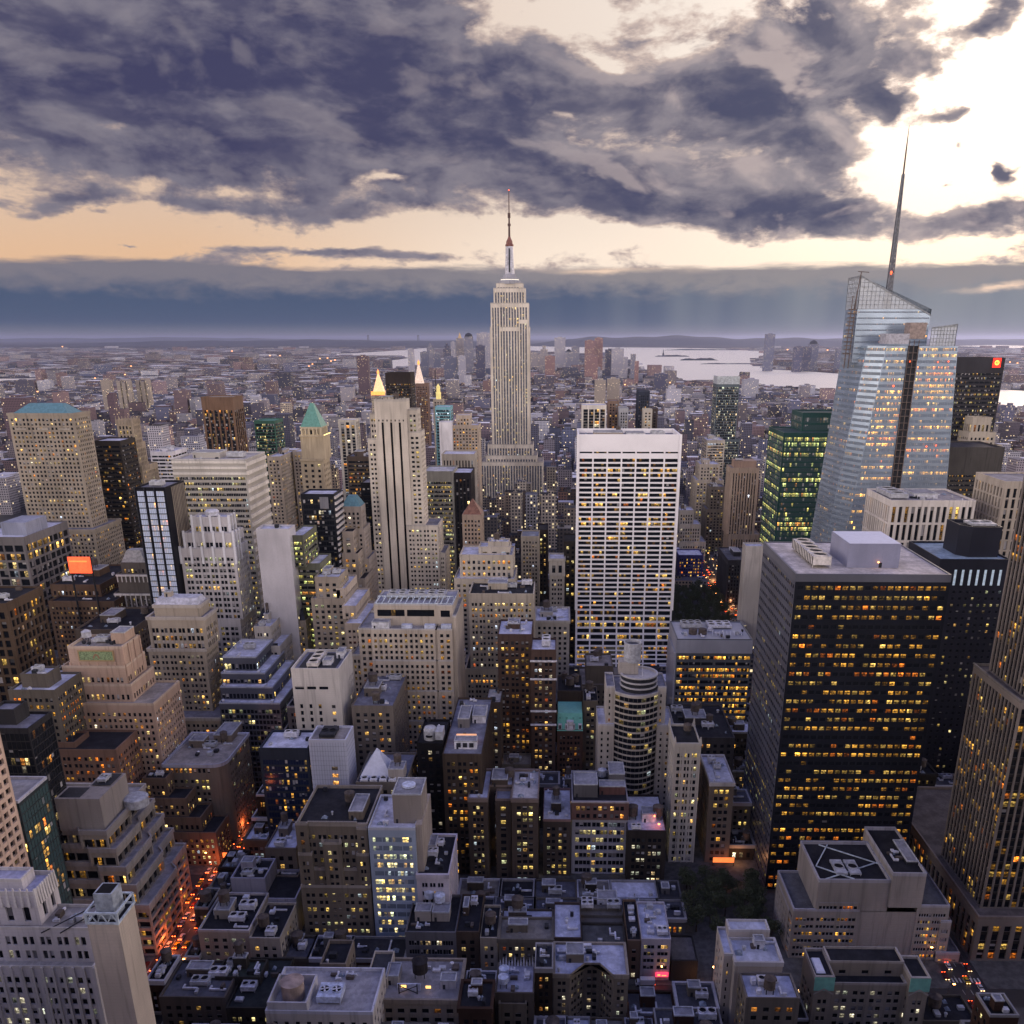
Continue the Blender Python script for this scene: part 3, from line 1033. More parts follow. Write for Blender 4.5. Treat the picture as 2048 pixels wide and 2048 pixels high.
# second row near the left
tower('office_building', 'salmon brick block with red lit windows below the pink stepped tower', 'building',
      [(71, 150, 1488, 406, 14), (71, 232, 1502, 402, 24)], (.23, .14, .115), 'P2', R_DARK, bot=1640, seed=18, rt=FULL, over=dict(lit=.4, hue='amber'))

# pink stepped tower with the green frieze
b = tower('art_deco_tower', 'salmon pink stepped tower with green and gold frieze panel below its top', 'skyscraper',
          [(135, 244, 1297, 438, 20, ST_['P2'].but(top=12, lit=.45)), (124, 250, 1336, 437, 24, ST_['P2'].but(top=4)), (112, 262, 1372, 435, 28), (112, 307, 1410, 430, 34)],
          SALM, 'PS', R_TAN, bot=1600, seed=19, low=1, over=dict(lit=.4, hue='warm', top=3.5), trim=(.55, .43, .34), par=1.3)
x0, x1, y0, y1, z = b.T[0]
fx0, _ = at_y(159, 1310, y0)
fx1, _ = at_y(226, 1310, y0)
b.piece('frieze_panel', box_q(fx0, fx1, y0 - .35, y0 - .03, z - 6.2, z - 1.4, True), flat_mat('green_tile', (.25, .33, .18), .5, nscale=1.2, var=.5))
fr = []
for (a0, a1, c0, c1) in ((fx0 - .6, fx1 + .6, z - 1.4, z - .8), (fx0 - .6, fx1 + .6, z - 6.8, z - 6.2), (fx0 - .6, fx0, z - 6.2, z - 1.4), (fx1, fx1 + .6, z - 6.2, z - 1.4)):
    fr += box_q(a0, a1, y0 - .6, y0 - .02, c0, c1, True)
b.piece('frieze_frame', fr, wall_mat((.42, .30, .16)))
mid = (fx0 + fx1) / 2
sun_q = []
for k in range(9):
    a0, a1 = pi * k / 9, pi * (k + 1) / 9
    sun_q.append([(mid + 1.7 * cos(a0), y0 - .42, z - 5.4 + 2.6 * sin(a0)), (mid + 1.7 * cos(a1), y0 - .42, z - 5.4 + 2.6 * sin(a1)),
                  (mid + 1.1 * cos(a1), y0 - .42, z - 5.4 + 1.9 * sin(a1)), (mid + 1.1 * cos(a0), y0 - .42, z - 5.4 + 1.9 * sin(a0))])
b.piece('rising_sun_relief', sun_q, wall_mat((.36, .18, .12)))
q = []
for k in range(7):                                        # pilasters on the front and west sides
    xx = x0 + k * (x1 - x0) / 6
    q += box_q(xx - .5, xx + .5, y0 - .45, y0 - .02, b.T[2][4], z - 7.5, True)
for k in range(4):
    yy = y0 + k * (y1 - y0) / 3
    q += box_q(x1 + .02, x1 + .5, yy - .5, yy + .5, b.T[2][4], z + 1, True)
b.piece('pilasters', q, wall_mat((.52, .36, .28)))
water_tank(b, x0 + 4, y0 + 13, z, 2.4, 3, flat_mat('pale_tank', (.5, .5, .55), .6))
cooling_tower(b, x0 + 10, x0 + 17, y0 + 9, y0 + 15, z, 2.4)
bulkhead(b, x1 - 9, x1 - 1.5, y0 + 8, y1 - 1, z, 6)
small_stuff(b, x0 + 1, x1 - 1, y0 + 1, y1 - 1, z, 8, np.random.default_rng(8))
b.finish()
FOOT.append((-262, -205, 402, 464))
# the long stepped west wing of it, seen as rows of lit windows
tower('office_building', 'brown stepped wing with rows of small lit windows running down to the avenue corner', 'building',
      [(285, 332, 1560, 414, 9), (300, 372, 1600, 410, 13), (320, 402, 1638, 407, 16), (340, 432, 1668, 404, 19)], (.19, .135, .11), 'PS', R_DARK, bot=1740, seed=20,
      over=dict(lit=.55, hue='warm', br=.8), rt=dict(tank=0, unit=1, house=0, small=3))

b = tower('art_deco_tower', 'beige stone tower with colonnaded top storeys and silver mansard roof', 'skyscraper',
          [(307, 398, 1213, 506, 15, ST_['P2'].but(lit=.1, top=7)), (294, 408, 1237, 503, 20, ST_['V2'].but(top=5, fl=4.6, lit=.25, bay=5.5)), (296, 410, 1300, 502.5, 21), (322, 440, 1438, 490, 45)],
          (.37, .325, .285), 'P2', R_GREY, bot=1500, seed=21, low=1, over=dict(lit=.25, hue='warm'), cor=.7, trim=(.47, .42, .38))
x0, x1, y0, y1, z = b.T[0]
b.piece('mansard_roof', frustum_q((x0 + .5, x1 - .5, y0 + .5, y1 - .5), (x0 + 2, x1 - 2, y0 + 3, y1 - 3), z + .4, z + 4.5), flat_mat('lead_roof', (.52, .52, .6), .45))
bulkhead(b, x0 + 5, x0 + 9, y0 + 5, y0 + 9, z + 4.4, 3)
b.finish()
# rounded stone corner building
cr = pxbox((330, 440, 1545, 405, 50))
b = Bld('office_building', 'stone building with rounded corner and lit attic arcade beside the avenue', 'building', -185, 420, (.24, .2, .175), seed=22, trim=(.36, .34, .36))
x0, x1, y0, y1, z = -208, -176, 425, 465, 47.5
arc = [(x1 - 7 + 7 * sin(a), y0 + 7 - 7 * cos(a)) for a in np.linspace(0, pi / 2, 6)]
poly = [(x0, y0)] + arc + [(x1, y1), (x0, y1)]
b.prism(poly, 0, z - 5, [ST_['P2'].but(lit=.22, hue='yellow')] + [ST_['P2'].but(bay=3.2, pat=((.25, .75),), mg=.1, lit=.25, hue='yellow')] * 5 + [ST_['P2'].but(lit=.2, hue='yellow')] + [None, None])
b.prism(poly, z - 5, z, [Style(bay=2.4, fl=4.5, pat=((.2, .8),), fz=(.2, .8), lit=.8, hue='warm', top=.8, mg=.3)] + [Style(bay=2.2, fl=4.5, pat=((.2, .8),), fz=(.2, .8), lit=.7, top=.8, mg=.1)] * 5 + [Style(bay=2.4, fl=4.5, pat=((.2, .8),), fz=(.2, .8), lit=.6, top=.8)] + [None, None], roof=R_TAN, cornice=1.2, pm=wall_mat((.42, .42, .5)))
rooftop(b, x0 + 2, x1 - 4, y0 + 8, y1 - 4, z, 5, tank=1, unit=1, house=1, small=12)
bulkhead(b, x1 - 16, x1 - 6, y0 + 30, y0 + 48, z, 4)
b.finish()
FOOT.append((x0, x1, y0, y1))
PROT.append((330, 470, 1700, 405))

# terraced building by the avenue
b = Bld('terraced_building', 'brown terraced office building with long ledges stepping down to the avenue', 'office block', -200, 345, (.30, .27, .255), seed=23, trim=(.34, .31, .30), keep=100)
XR, YF = -178.5, 331.0
sty = Style(bay=5.5, pat=((.01, .99),), fl=4.3, fz=(.04, .72), rec=1.3, sub=3, lit=.2, hue='amber', rowcor=.5, top=1.6, mg=.8, blind=.1, br=.8)
levels = [(72, 62, 19, 9.5, 'box'), ]
zt = 50.0
steps = [(50, 17, 7.5), (42, 13.5, 6), (34, 9.5, 4.2), (25.5, 5.5, 2.6), (0, 0, 0)]   # z floor, set-in from west, set-in from north
tops = [58, 50, 42, 34, 25.5]
for i, ((zb, sxn, syn), ztp) in enumerate(zip(steps, tops)):
    xr, yf = XR - sxn, YF + syn
    notch = 5 + 1.2 * i
    poly = [(-236, yf + 3.5), (xr - 14, yf + 3.5), (xr - 12, yf), (xr, yf), (xr, yf + 22 + 2 * i), (xr - notch * .4, yf + 26 + 2 * i), (xr - notch * .4, 382), (-236, 382)]
    b.prism(poly, zb, ztp, [sty, sty, sty, sty, sty, sty, None, None], roof=(.33, .31, .32), parapet=1.3, cornice=.7)
xb, yb = XR - 19, YF + 9
b.piece('plant_room', box_q(-229, xb, yb + 1.5, yb + 13, 58, 73), wall_mat((.36, .32, .30)))
b.piece('plant_room', box_q(xb - 11, xb - .2, yb + 12.8, yb + 27, 58, 72.6), wall_mat((.40, .35, .32)))
for (a0, a1, c0, c1) in ((-228, -217, yb + 2.6, yb + 12), (-216, -206.6, yb + 2.6, yb + 12), (xb - 9.6, xb - 1.2, yb + 14, yb + 25.8)):
    b.piece('roof_well', [[(a0, c0, 73.04), (a1, c0, 73.04), (a1, c1, 73.04), (a0, c1, 73.04)]], DARKM())
cooling_tower(b, xb - 8, xb - 4, yb + 16, yb + 22, 73, 1.2)
b.piece('plant_room', lathe([(5.5, 58), (5.5, 62), (4.5, 62.6), (.02, 62.8)], 20, xb + 4, yb + 24), UNIT())
b.finish()
FOOT.append((-240, XR, YF, 384))
PROT.append((112, 430, 1900, 331))

# dark glass block and the salmon gridded slab at the left edge
b = tower('glass_building', 'dark green glass office block with pale roof edge beside the pink gridded slab', 'office block',
          [(-60, 37, 1606, 293.5, 20)], (.05, .065, .07), 'G', (.33, .33, .36), bot=1800, seed=24, kind='metal', over=dict(lit=.13, hue='amber', fl=4), trim=(.5, .5, .58), rt=None,
          glass=window_mat('green_window_glass', (.05, .085, .09), .12))
b = Bld('office_building', 'pink stone slab with deep dark square windows cropped by the left edge', 'office block', -215, 270, (.62, .47, .40), seed=25)
b.box(-235, -201, 240, 293, 0, 132, Style(bay=3.9, pat=((.16, .84),), fl=3.9, fz=(.2, .78), rec=.9, lit=.02, blind=.1, mg=.8), 'NW', roof=R_GREY)
b.finish()
FOOT.append((-235, -201, 240, 314))

# white art deco building at the bottom left corner with its chimney slab
b = Bld('art_deco_building', 'white stepped art deco building with tall dark windows at the bottom left corner', 'building', -160, 245, (.60, .58, .60), seed=26, trim=(.66, .62, .60))
x0, z = at_y(-40, 1936, 232)
x1, _ = at_y(188, 1936, 232)
main = Style(bay=6.1, pat=((.14, .44), (.56, .86)), fl=4.0, fz=(.2, .8), rec=.45, lit=.16, hue='pale', blind=.65, top=2.4)
b.box(x0, x1, 232, 248, 0, z, main, 'NW', roof=(.4, .38, .38))
xa, za = at_y(70, 1860, 235.5)
xb_, _ = at_y(180, 1860, 235.5)
b.box(x0, xb_, 235.5, 248, z, za, main.but(bay=6, pat=((.2, .46), (.58, .84)), lit=.12, top=1.5), 'NW', roof=(.36, .33, .31))
xc, zc = at_y(70, 1792, 238)
b.box(x0, xc, 238, 250, za, zc, Style(bay=5, pat=((.3, .7),), fl=8, fz=(.15, .75), rec=.7, lit=0, top=2), 'NW', roof=(.45, .45, .6), parapet=1.6)
xd, zd = at_y(64, 1772, 241)
b.box(x0, xd - 3, 241, 248, zc, zc + 3, None, 'NW', roof=(.45, .45, .6))
q = []
for k in range(9):
    xx = x0 + 1 + k * (xc - x0 - 1) / 8
    q += frustum_q((xx - .45, xx + .45, 237.4, 238.4), (xx - .2, xx + .2, 237.8, 238.2), zc - 4, zc + 2.6)
    yy = 238.5 + k * 1.35
    q += frustum_q((xc - .3, xc + .6, yy - .45, yy + .45), (xc, xc + .2, yy - .2, yy + .2), zc - 4, zc + 2.4)
b.piece('pinnacles', q, wall_mat((.72, .68, .66)))
q = []
for k in range(12):
    xx = x0 + k * (x1 - x0) / 11
    q += box_q(xx - .4, xx + .4, 231.5, 231.98, 0, z + .8)
b.piece('pilasters', q, wall_mat((.60, .57, .58)))
b.piece('awning_frame', bar_q((xc + 2, 234, za), (xb_, 245, za + 4), .15) + bar_q((xc + 8, 234, za), (xb_, 239, za + 4), .15), DARKM())
small_stuff(b, xc + 1, xb_ - 1, 237, 247, za, 6, np.random.default_rng(2))
b.finish()
FOOT.append((x0, x1, 232, 250))
x0, z = at_y(172, 1838, 221)
x1, _ = at_y(234.6, 1838, 221)
b = Bld('chimney_tower', 'blank cream wall shaft with open steel crown rising at the bottom left', 'tower', (x0 + x1) / 2, 225, (.56, .49, .44), seed=27)
b.box(x0, x1, 221, 231.5, 0, z - 1.8, None, 'NW', roof=R_DARK, parapet=0)
t = .35
q = []
for (px_, py_) in ((x0, 221), (x1, 221), (x1, 231.5), (x0, 231.5)):
    q += box_q(px_ - .3, px_ + .3, py_ - .3, py_ + .3, z - 1.8, z + 2.2)
for zz in (z - 1.5, z + 2.0):
    for (p_, r_) in (((x0, 221), (x1, 221)), ((x1, 221), (x1, 231.5)), ((x1, 231.5), (x0, 231.5)), ((x0, 231.5), (x0, 221))):
        q += bar_q((*p_, zz), (*r_, zz), .28)
for k in range(3):
    xx = x0 + k * (x1 - x0) / 3
    q += bar_q((xx, 221, z - 1.5), (xx + (x1 - x0) / 6, 221, z + 1.8), .15) + bar_q((xx + (x1 - x0) / 6, 221, z + 1.8), (xx + (x1 - x0) / 3, 221, z - 1.5), .15)
b.piece('steel_crown', q, flat_mat('pale_steel', (.55, .62, .68), .4))
b.piece('flue_box', box_q(x0 + 2, x1 - 1.8, 223.4, 229.4, z - 1.8, z + 7), flat_mat('grey_sheet', (.36, .40, .46), .35))
b.piece('flue_mouth', [[(x0 + 2.5, 223.9, z + 7.04), (x1 - 2.3, 223.9, z + 7.04), (x1 - 2.3, 228.9, z + 7.04), (x0 + 2.5, 228.9, z + 7.04)]], FAN())
b.finish()

# ================================================================== middle left
b = tower('office_tower', 'black slab tower with white and black striped side left of the tall striped tower', 'skyscraper',
          [(601, 668, 991, 620, 22)], BLACK, 'RG', R_LAV, bot=1115, seed=28, sides='N', kind='metal', low=1, over=dict(lit=.05))
x0, x1, y0, y1, z = b.T[0]
q = []
for k in range(34):
    q += box_q(x1 + .02, x1 + 1.0, y0, y1, z - 2.4 - k * 4.1, z - .6 - k * 4.1, True)
b.piece('sun_shade', q, wall_mat((.62, .58, .56)))
b.piece('louvre', box_q(x0 + 13, x0 + 19, y0 - .4, y0 - .03, z - 9, z - 1, True), wall_mat((.2, .2, .23)))
b.finish()
tower('office_tower', 'windowless grey slab wall with a strip of small lights, left of the black slab', 'office block',
      [(512, 578, 1061, 560, 14, 'blank')], (.44, .44, .48), 'P', R_LAV, bot=1200, seed=29, rt=dict(tank=0, unit=0, house=0, small=3), kind='metal')
tower('office_building', 'green lit office block squeezed behind the windowless grey slab', 'office block',
      [(578, 606, 1074, 566, 34), (582, 640, 1130, 572, 30)], (.16, .17, .14), 'R', R_LAV, bot=1250, seed=30, over=dict(lit=.75, hue='green', rowcor=.5, br=1.2), rt=None)
tower('glass_tower', 'short green glass tower beyond the banded slab', 'office block',
      [(508, 549, 843, 1150, 36)], (.06, .16, .12), 'RG', (.1, .3, .24), bot=910, seed=31, over=dict(lit=.2, hue='yellow'), keep=0)
b = tower('clock_style_tower', 'yellow lit ornate tower with green pyramid roof left of the tall striped tower', 'skyscraper',
          [(603, 641, 856, 902, 22, ST_['V'].but(bay=6, fl=9, top=1, lit=0)), (600, 646, 872, 900, 27, 'blank'), (601, 646, 920, 899, 27, Style(bay=7, pat=((.3, .7),), fl=5.5, fz=(.2, .7), rec=.7, lit=.2, hue='yellow')), (601, 648, 1000, 898, 27.5)],
          (.42, .36, .28), 'P', bot=990, seed=32, low=1, over=dict(lit=.3, hue='yellow', bay=4.2), cor=1.0)
x0, x1, y0, y1, z = b.T[0]
pyramid(b, x0 - 1, x1 + 1, y0 - 1, y1 + 1, z + .6, at_y(622, 806, 912)[1], COPPER, .14)
q = []
for k in range(6):
    xx = x0 + k * (x1 - x0) / 5
    q += box_q(xx - .7, xx + .7, y0 - 1.2, y0 - .05, z - 9, z, True)
    yy = y0 + k * (y1 - y0) / 5
    q += box_q(x1 + .05, x1 + 1.2, yy - .7, yy + .7, z - 9, z, True)
b.piece('colonnade', q, wall_mat((.55, .47, .33)))
glow = flat_mat('flood_lamp', (.9, .7, .3), .5, emis=(1, .72, .25), est=2.2)
x0, x1, y0, y1, z = b.T[1]
b.piece('flood_lamps', box_q(x0, x1, y0 - .9, y0 - .5, z + .4, z + 1.1, True) + box_q(x1 + .4, x1 + .9, y0, y1, z + .4, z + 1.1, True), glow)
b.finish()
tower('apartment_building', 'plain beige slab with one blank side behind the windowless grey slab', 'building',
      [(534, 560, 915, 960, 60)], (.40, .35, .31), 'P', R_LAV, bot=1000, seed=33, keep=0, rt=FULL)
tower('apartment_building', 'slab with vertical white and blue stripes beyond the green pyramid tower', 'building',
      [(676, 711, 841, 1180, 24)], (.5, .48, .46), Style(bay=7, pat=((.3, .9),), fz=(.06, .94), rec=.4, lit=.15, top=2), R_LAV, bot=905, seed=34, keep=0)
tower('office_building', 'brown block with lit rows of offices left of the tall striped tower', 'office block',
      [(693, 745, 915, 860, 40)], (.12, .095, .085), 'R', R_GREY, bot=990, seed=35, over=dict(lit=.35), keep=60, rt=OFFICE)
tower('office_tower', 'featureless black slab just left of the tall striped tower', 'office block',
      [(721, 746, 968, 700, 26)], (.012, .012, .016), 'R', R_GREY, bot=1150, seed=36, over=dict(lit=.0), keep=0, kind='metal')
b = tower('apartment_tower', 'slim stone tower with blue hipped roof beside the striped black slab', 'building',
          [(682, 722, 1016, 642, 15), (682, 728, 1060, 641, 22), (690, 738, 1120, 640, 28)], (.34, .3, .29), 'PS', bot=1200, seed=37, low=1, over=dict(lit=.3))
x0, x1, y0, y1, z = b.T[0]
pyramid(b, x0, x1, y0, y1, z + .4, z + 8, COPPERB, .4)
b.finish()
b = tower('office_building', 'stepped stone block with dark hipped penthouse below the striped black slab', 'building',
          [(684, 706, 1066, 625, 16), (684, 716, 1110, 622, 22), (684, 730, 1160, 618, 30)], (.3, .26, .24), 'P', R_DARK, bot=1250, seed=38, over=dict(lit=.4), rt=None)

# tall striped tower
b = Bld('art_deco_tower', 'tall cream stone tower with three black vertical stripes left of the centre', 'skyscraper', -125, 700, (.54, .50, .47), seed=39, trim=(.5, .46, .42))
Y = 690
xl, zt = at_y(748, 803, Y)
xr, _ = at_y(812, 803, Y)
c0, c1 = xl, xr
win2 = Style(bay=5.6, pat=((.16, .42), (.58, .84)), fl=3.55, fz=(.28, .76), rec=.4, lit=.22, hue='yellow', mg=.5, top=2)
wd = c1 - c0
for (a, bb_) in ((0, .19), (.19 + .07, .46), (.46 + .07, .73), (.73 + .07, 1)):
    b.box(c0 + a * wd, c0 + bb_ * wd, Y, Y + 6, 0, zt - 15, None, '')
b.box(c0, c1, Y, Y + 16, zt - 15, zt, Style(bay=2.9, pat=((.35, .65),), fl=6, fz=(.1, .3), rec=.3, lit=0, top=8), 'NW', roof=R_DARK, parapet=1.6)
b.box(c0 + .4, c1 - .4, Y + 6, Y + 16, 0, zt - 15, win2, 'EW')
b.piece('stripe_windows', [[(c0 + .3, Y + 1.2, 0), (c1 - .3, Y + 1.2, 0), (c1 - .3, Y + 1.2, zt - 15), (c0 + .3, Y + 1.2, zt - 15)]], flat_mat('black_panel', (.008, .008, .01), .2))
z_l = at_y(745, 880, Y + 2)[1]
x_l = at_y(735, 880, Y + 2)[0]
b.box(x_l, c0 - .02, Y + 2, Y + 18, 0, z_l, win2, 'NE', roof=R_GREY)
b.box(x_l + 2, c0 - .02, Y + 6, Y + 18, z_l, z_l + 18, win2.but(mg=.1), 'NE', roof=R_GREY)
z_r = at_y(820, 866, Y + 2)[1]
x_r = at_y(841, 866, Y + 2)[0]
b.box(c1 + .02, x_r - 2, Y + 4, Y + 20, 0, z_r + 16, win2, 'NW', roof=R_GREY)
b.box(c1 + .02, x_r, Y + 2, Y + 24, 0, z_r, win2, 'NW', roof=R_GREY)
x_w, z_w = at_y(876, 1053, Y - 1)
b.box(c1 - 4, x_w, Y - 1.0, Y + 30, 0, z_w, win2, 'NW', roof=R_GREY)
x_v, z_v = at_y(890, 1108, Y + 3)
b.box(x_w - .1, x_v, Y + 3, Y + 34, 0, z_v, win2, 'NW', roof=R_GREY)
bulkhead(b, c0 + 4, c0 + 13, Y + 4, Y + 13, zt, 3)
water_tank(b, c0 + 15, Y + 9, zt, 2, 3)
q = []
for k in range(8):
    q += bar_q((c0 + 2 + k * 2.6, Y + 2, zt), (c0 + 2 + k * 2.6, Y + 2, zt + 3.2), .12)
q += bar_q((c0 + 2, Y + 2, zt + 3.2), (c0 + 20, Y + 2, zt + 3.2), .12)
b.piece('roof_railing', q, DARKM())
b.finish()
FOOT.append((x_l, x_v, Y - 1, Y + 36))
PROT.append((735, 890, 1200, Y))

b = tower('office_building', 'slab of green lit ribbon windows with dark flank right of the tall striped tower', 'office block',
          [(845, 906, 945, 762, 36)], (.25, .25, .24), 'R', (.5, .5, .54), bot=1120, seed=40, sides='N', over=dict(lit=.6, hue='yellow', rowcor=.3, br=.7, top=7, bay=4), low=1)
x0, x1, y0, y1, z = b.T[0]
b.finish()
tower('office_tower', 'charcoal slab with vertical grooves attached right of the green ribbon building', 'office block',
      [(907, 942, 948, 768, 34)], (.045, .042, .045), 'V', R_LAV, bot=1040, seed=41, over=dict(lit=.02), spm=wall_mat((.02, .02, .025)))
b = tower('apartment_building', 'brick block with brown pyramid roof near the centre', 'building',
          [(924, 964, 1032, 705, 18)], (.3, .24, .21), 'PS', bot=1090, seed=42, low=1, over=dict(lit=.3))
x0, x1, y0, y1, z = b.T[0]
pyramid(b, x0, x1, y0, y1, z + .3, z + 12, flat_mat('brown_tile', (.22, .11, .08), .7), .05)
b.finish()
b = tower('office_building', 'cream stepped block with large blank upper wall, left of the white gridded tower', 'office block',
          [(976, 1018, 1086, 652, 12, 'blank'), (957, 1020, 1096, 648, 18, ST_['P'].but(bay=6)), (919, 1026, 1112, 640, 30, ST_['P'].but(lit=.45, bay=3.8)), (908, 1030, 1160, 632, 36)],
          (.46, .42, .38), 'P', R_LAV, bot=1190, seed=43, rt=dict(tank=1, unit=0, house=0, small=3), over=dict(lit=.4, hue='warm'))
b = tower('office_building', 'limestone block with dense lit windows and dark glass attic, centre', 'office block',
          [(937, 1068, 1190, 560, 30, ST_['P2'].but(lit=.5, fl=3.7, hue='warm', blind=.6, top=4.5)), (930, 1072, 1340, 556, 36)], (.40, .36, .32), 'P2', R_DARK, bot=1380, seed=44,
          rt=dict(tank=0, unit=2, house=1, small=8), over=dict(lit=.4))
b = tower('office_building', 'dark roofed block with mansard dormers lit along its eaves', 'building',
          [(512, 612, 1244, 562, 34, ST_['P2'].but(lit=.6, hue='warm'))], (.26, .23, .21), 'P2', R_DARK, bot=1320, seed=45, low=1, over=dict(lit=.6, hue='warm'))
x0, x1, y0, y1, z = b.T[0]
b.piece('mansard_roof', frustum_q((x0 + .6, x1 - .6, y0 + .6, y1 - .6), (x0 + 3, x1 - 3, y0 + 6, y1 - 6), z + .3, z + 7), SLATE)
for k in range(5):
    xx = x0 + 5 + k * (x1 - x0 - 10) / 4
    d = b.piece('dormer', box_q(xx - .9, xx + .9, y0 + 1.0, y0 + 5, z + 1.6, z + 4.0), SLATE)
    link('dormer_window', mesh_quads('dormer_window', np.asarray(box_q(xx - .5, xx + .5, y0 + .9, y0 + .98, z + 2.0, z + 3.5, True), float) - b.o), flat_mat('lamp_glow_cream', (.9, .8, .4), .5, emis=(1, .8, .4), est=1.8), d)
bulkhead(b, x0 + 11, x0 + 21, y0 + 12, y0 + 20, z + 7, 5, wall_mat((.2, .08, .06)))
b.finish()
tower('office_building', 'stone block with bright yellow lit strips above the dark terraces', 'building',
      [(629, 678, 1157, 560, 26), (622, 690, 1200, 556, 40)], (.30, .265, .24), 'P', R_LAV, bot=1310, seed=46, over=dict(lit=.35, hue='yellow'), rt=OFFICE)
b = tower('office_building', 'stepped stone wing with slanted shadowed side, between the lit block and wide limestone building', 'building',
          [(672, 690, 1180, 560, 36), (684, 712, 1215, 548, 44), (690, 724, 1250, 535, 50)], (.40, .35, .32), Style(bay=2.9, pat=((.2, .8),), fz=(.3, .75), rec=.5, lit=.08), R_LAV, bot=1330, seed=47)

# wide limestone building in the centre
b = Bld('office_building', 'wide limestone block with three stepped tiers of dark windows in the centre left', 'office block', -85, 500, (.44, .39, .355), seed=48, trim=(.5, .47, .45), keep=100)
Y = 488
x0, z1 = at_y(742, 1260, Y)
x1, _ = at_y(904, 1260, Y)
xg, _ = at_y(872, 1260, Y)
gw = Style(bay=2.95, pat=((.24, .76),), fl=3.6, fz=(.22, .80), rec=.55, lit=.3, hue='amber', br=.5, mg=.7, top=1.6, blind=.05)
zz = z1
for k in range(5):
    zn = max(zz - 18.5, 0) if k < 4 else 0
    yy = Y - k * 1.1
    b.box(x0, xg - .6, yy, 530, zn, zz, gw, 'N', roof=(.38, .36, .36), parapet=.8)
    b.box(xg + .6, x1, yy, 530, zn, zz, gw, 'N', roof=(.38, .36, .36), parapet=.8)
    b.box(xg - .6, xg + .6, yy + .8, 529, zn, zz, None, 'N')
    zz = zn
    if zz <= 0: break
xw, _ = at_y(720, 1300, Y + 6)
b.box(xw, x0 - .02, Y + 5, 528, 0, z1 - 1.5, gw, 'N', roof=(.3, .3, .34))
b.box(xw - 6, xw - .02, Y + 9, 528, 0, z1 - 19, gw, 'NE', roof=(.3, .3, .34))
b.box(x1 + .01, x1 + 2.2, Y + 2, 530, 0, z1 + 7, None, 'NW', roof=(.4, .38, .36))
b.box(x0 + .5, xg, Y + 9, 528, z1, z1 + 12, Style(bay=15, pat=((.04, .96),), fl=11, fz=(.5, .86), rec=.4, lit=0, top=1, sub=6, blind=0), 'N', roof=(.36, .36, .42), parapet=.8)
b.box(xg + .02, x1, Y + 8, 529, z1, z1 + 12, Style(bay=8, pat=((.1, .9),), fl=11, fz=(.5, .86), rec=.4, lit=0, top=1, sub=3, blind=0), 'N', roof=(.36, .36, .42), parapet=.8)
bulkhead(b, x0 + .3, x0 + 10, Y + 1.5, Y + 8, z1, 4, DUCT())
for xx in (x0 + 17, xg - 7, xg + 2.5):
    b.piece('roof_awning', box_q(xx, xx + 6, Y + 3, Y + 6, z1 + .02, z1 + 2.2), flat_mat('blue_white_sheet', (.55, .6, .75), .5))
q = []
for k in range(14):
    xx = x0 + 1 + k * (x1 - x0 - 2) / 13
    q += bar_q((xx, Y + 10, z1 + 12), (xx + 1.5, Y + 20, z1 + 14.5), .2)
    q += bar_q((xx, Y + 20, z1 + 14.5), (xx, Y + 20, z1 + 12), .15)
q += bar_q((x0 + 1, Y + 20, z1 + 14.5), (x1 - 1, Y + 20, z1 + 14.5), .25) + bar_q((x0 + 1, Y + 10, z1 + 13), (x1 - 1, Y + 10, z1 + 13), .2)
b.piece('roof_lattice', q, flat_mat('pale_steel', (.55, .62, .68), .4))
cooling_tower(b, x0 + 6, x1 - 6, Y + 22, Y + 32, z1 + 12, 2.5, 6, 2)
b.finish()
FOOT.append((xw - 6, x1 + 3, Y - 5, 531))
PROT.append((700, 916, 1420, Y - 5))

# white concrete tower with roof wells
b = tower('office_tower', 'white concrete tower with slot windows and fans sunk in its open roof, centre left', 'office block',
          [(582, 678, 1342, 440, 31)], (.56, .54, .55), 'P', R_GREY, bot=1480, seed=49, sides='', par=1.5, low=1)
b.Q.clear(); b.P.clear()
x0, x1, y0, y1, z = b.T[0]
slot = Style(bay=4.4, pat=((.3, .62),), fl=3.9, fz=(.18, .8), rec=.5, lit=.3, hue='warm', mg=1.5, top=1, bot=0)
b.box(x0, x1, y0, y1, 0, z, {'N': 'skip', 'W': 'skip'}, roof=R_GREY, parapet=1.5)
def fpiece(a0, a1, c0_, c1_, s_):
    b.face([(a0, y0, c0_), (a1, y0, c0_), (a1, y0, c1_), (a0, y0, c1_)], s_)
fpiece(x0, x1 - 7.5, 0, z - 17, slot)
fpiece(x1 - 7.5, x1, 0, z - 17, Style(bay=6, pat=((.25, .55),), fl=3.9, fz=(.2, .7), rec=.5, lit=.2, mg=.5, top=1))
fpiece(x0, x1, z - 17, z - 11.5, None)
fpiece(x0, x1 - 5, z - 11.5, z - 8, Style(bay=6.5, pat=((.1, .85),), fl=3.5, fz=(.3, .8), top=0, lit=0, rec=.6, mg=.5))
fpiece(x1 - 5, x1, z - 11.5, z - 8, None)
fpiece(x0, x1, z - 8, z, None)
b.face([(x1, y0, 0), (x1, y0 + 19, 0), (x1, y0 + 19, z), (x1, y0, z)], None)
b.face([(x1, y0 + 19, 0), (x1, y1, 0), (x1, y1, z - 8), (x1, y0 + 19, z - 8)], Style(bay=3.4, lit=.05))
b.face([(x1, y0 + 19, z - 8), (x1, y1, z - 8), (x1, y1, z), (x1, y0 + 19, z)], None)
b.piece('roof_well', [[(x0 + 2.5, y0 + 4, z + .03), (x1 - 3, y0 + 4, z + .03), (x1 - 3, y1 - 2, z + .03), (x0 + 2.5, y1 - 2, z + .03)]], DARKM())
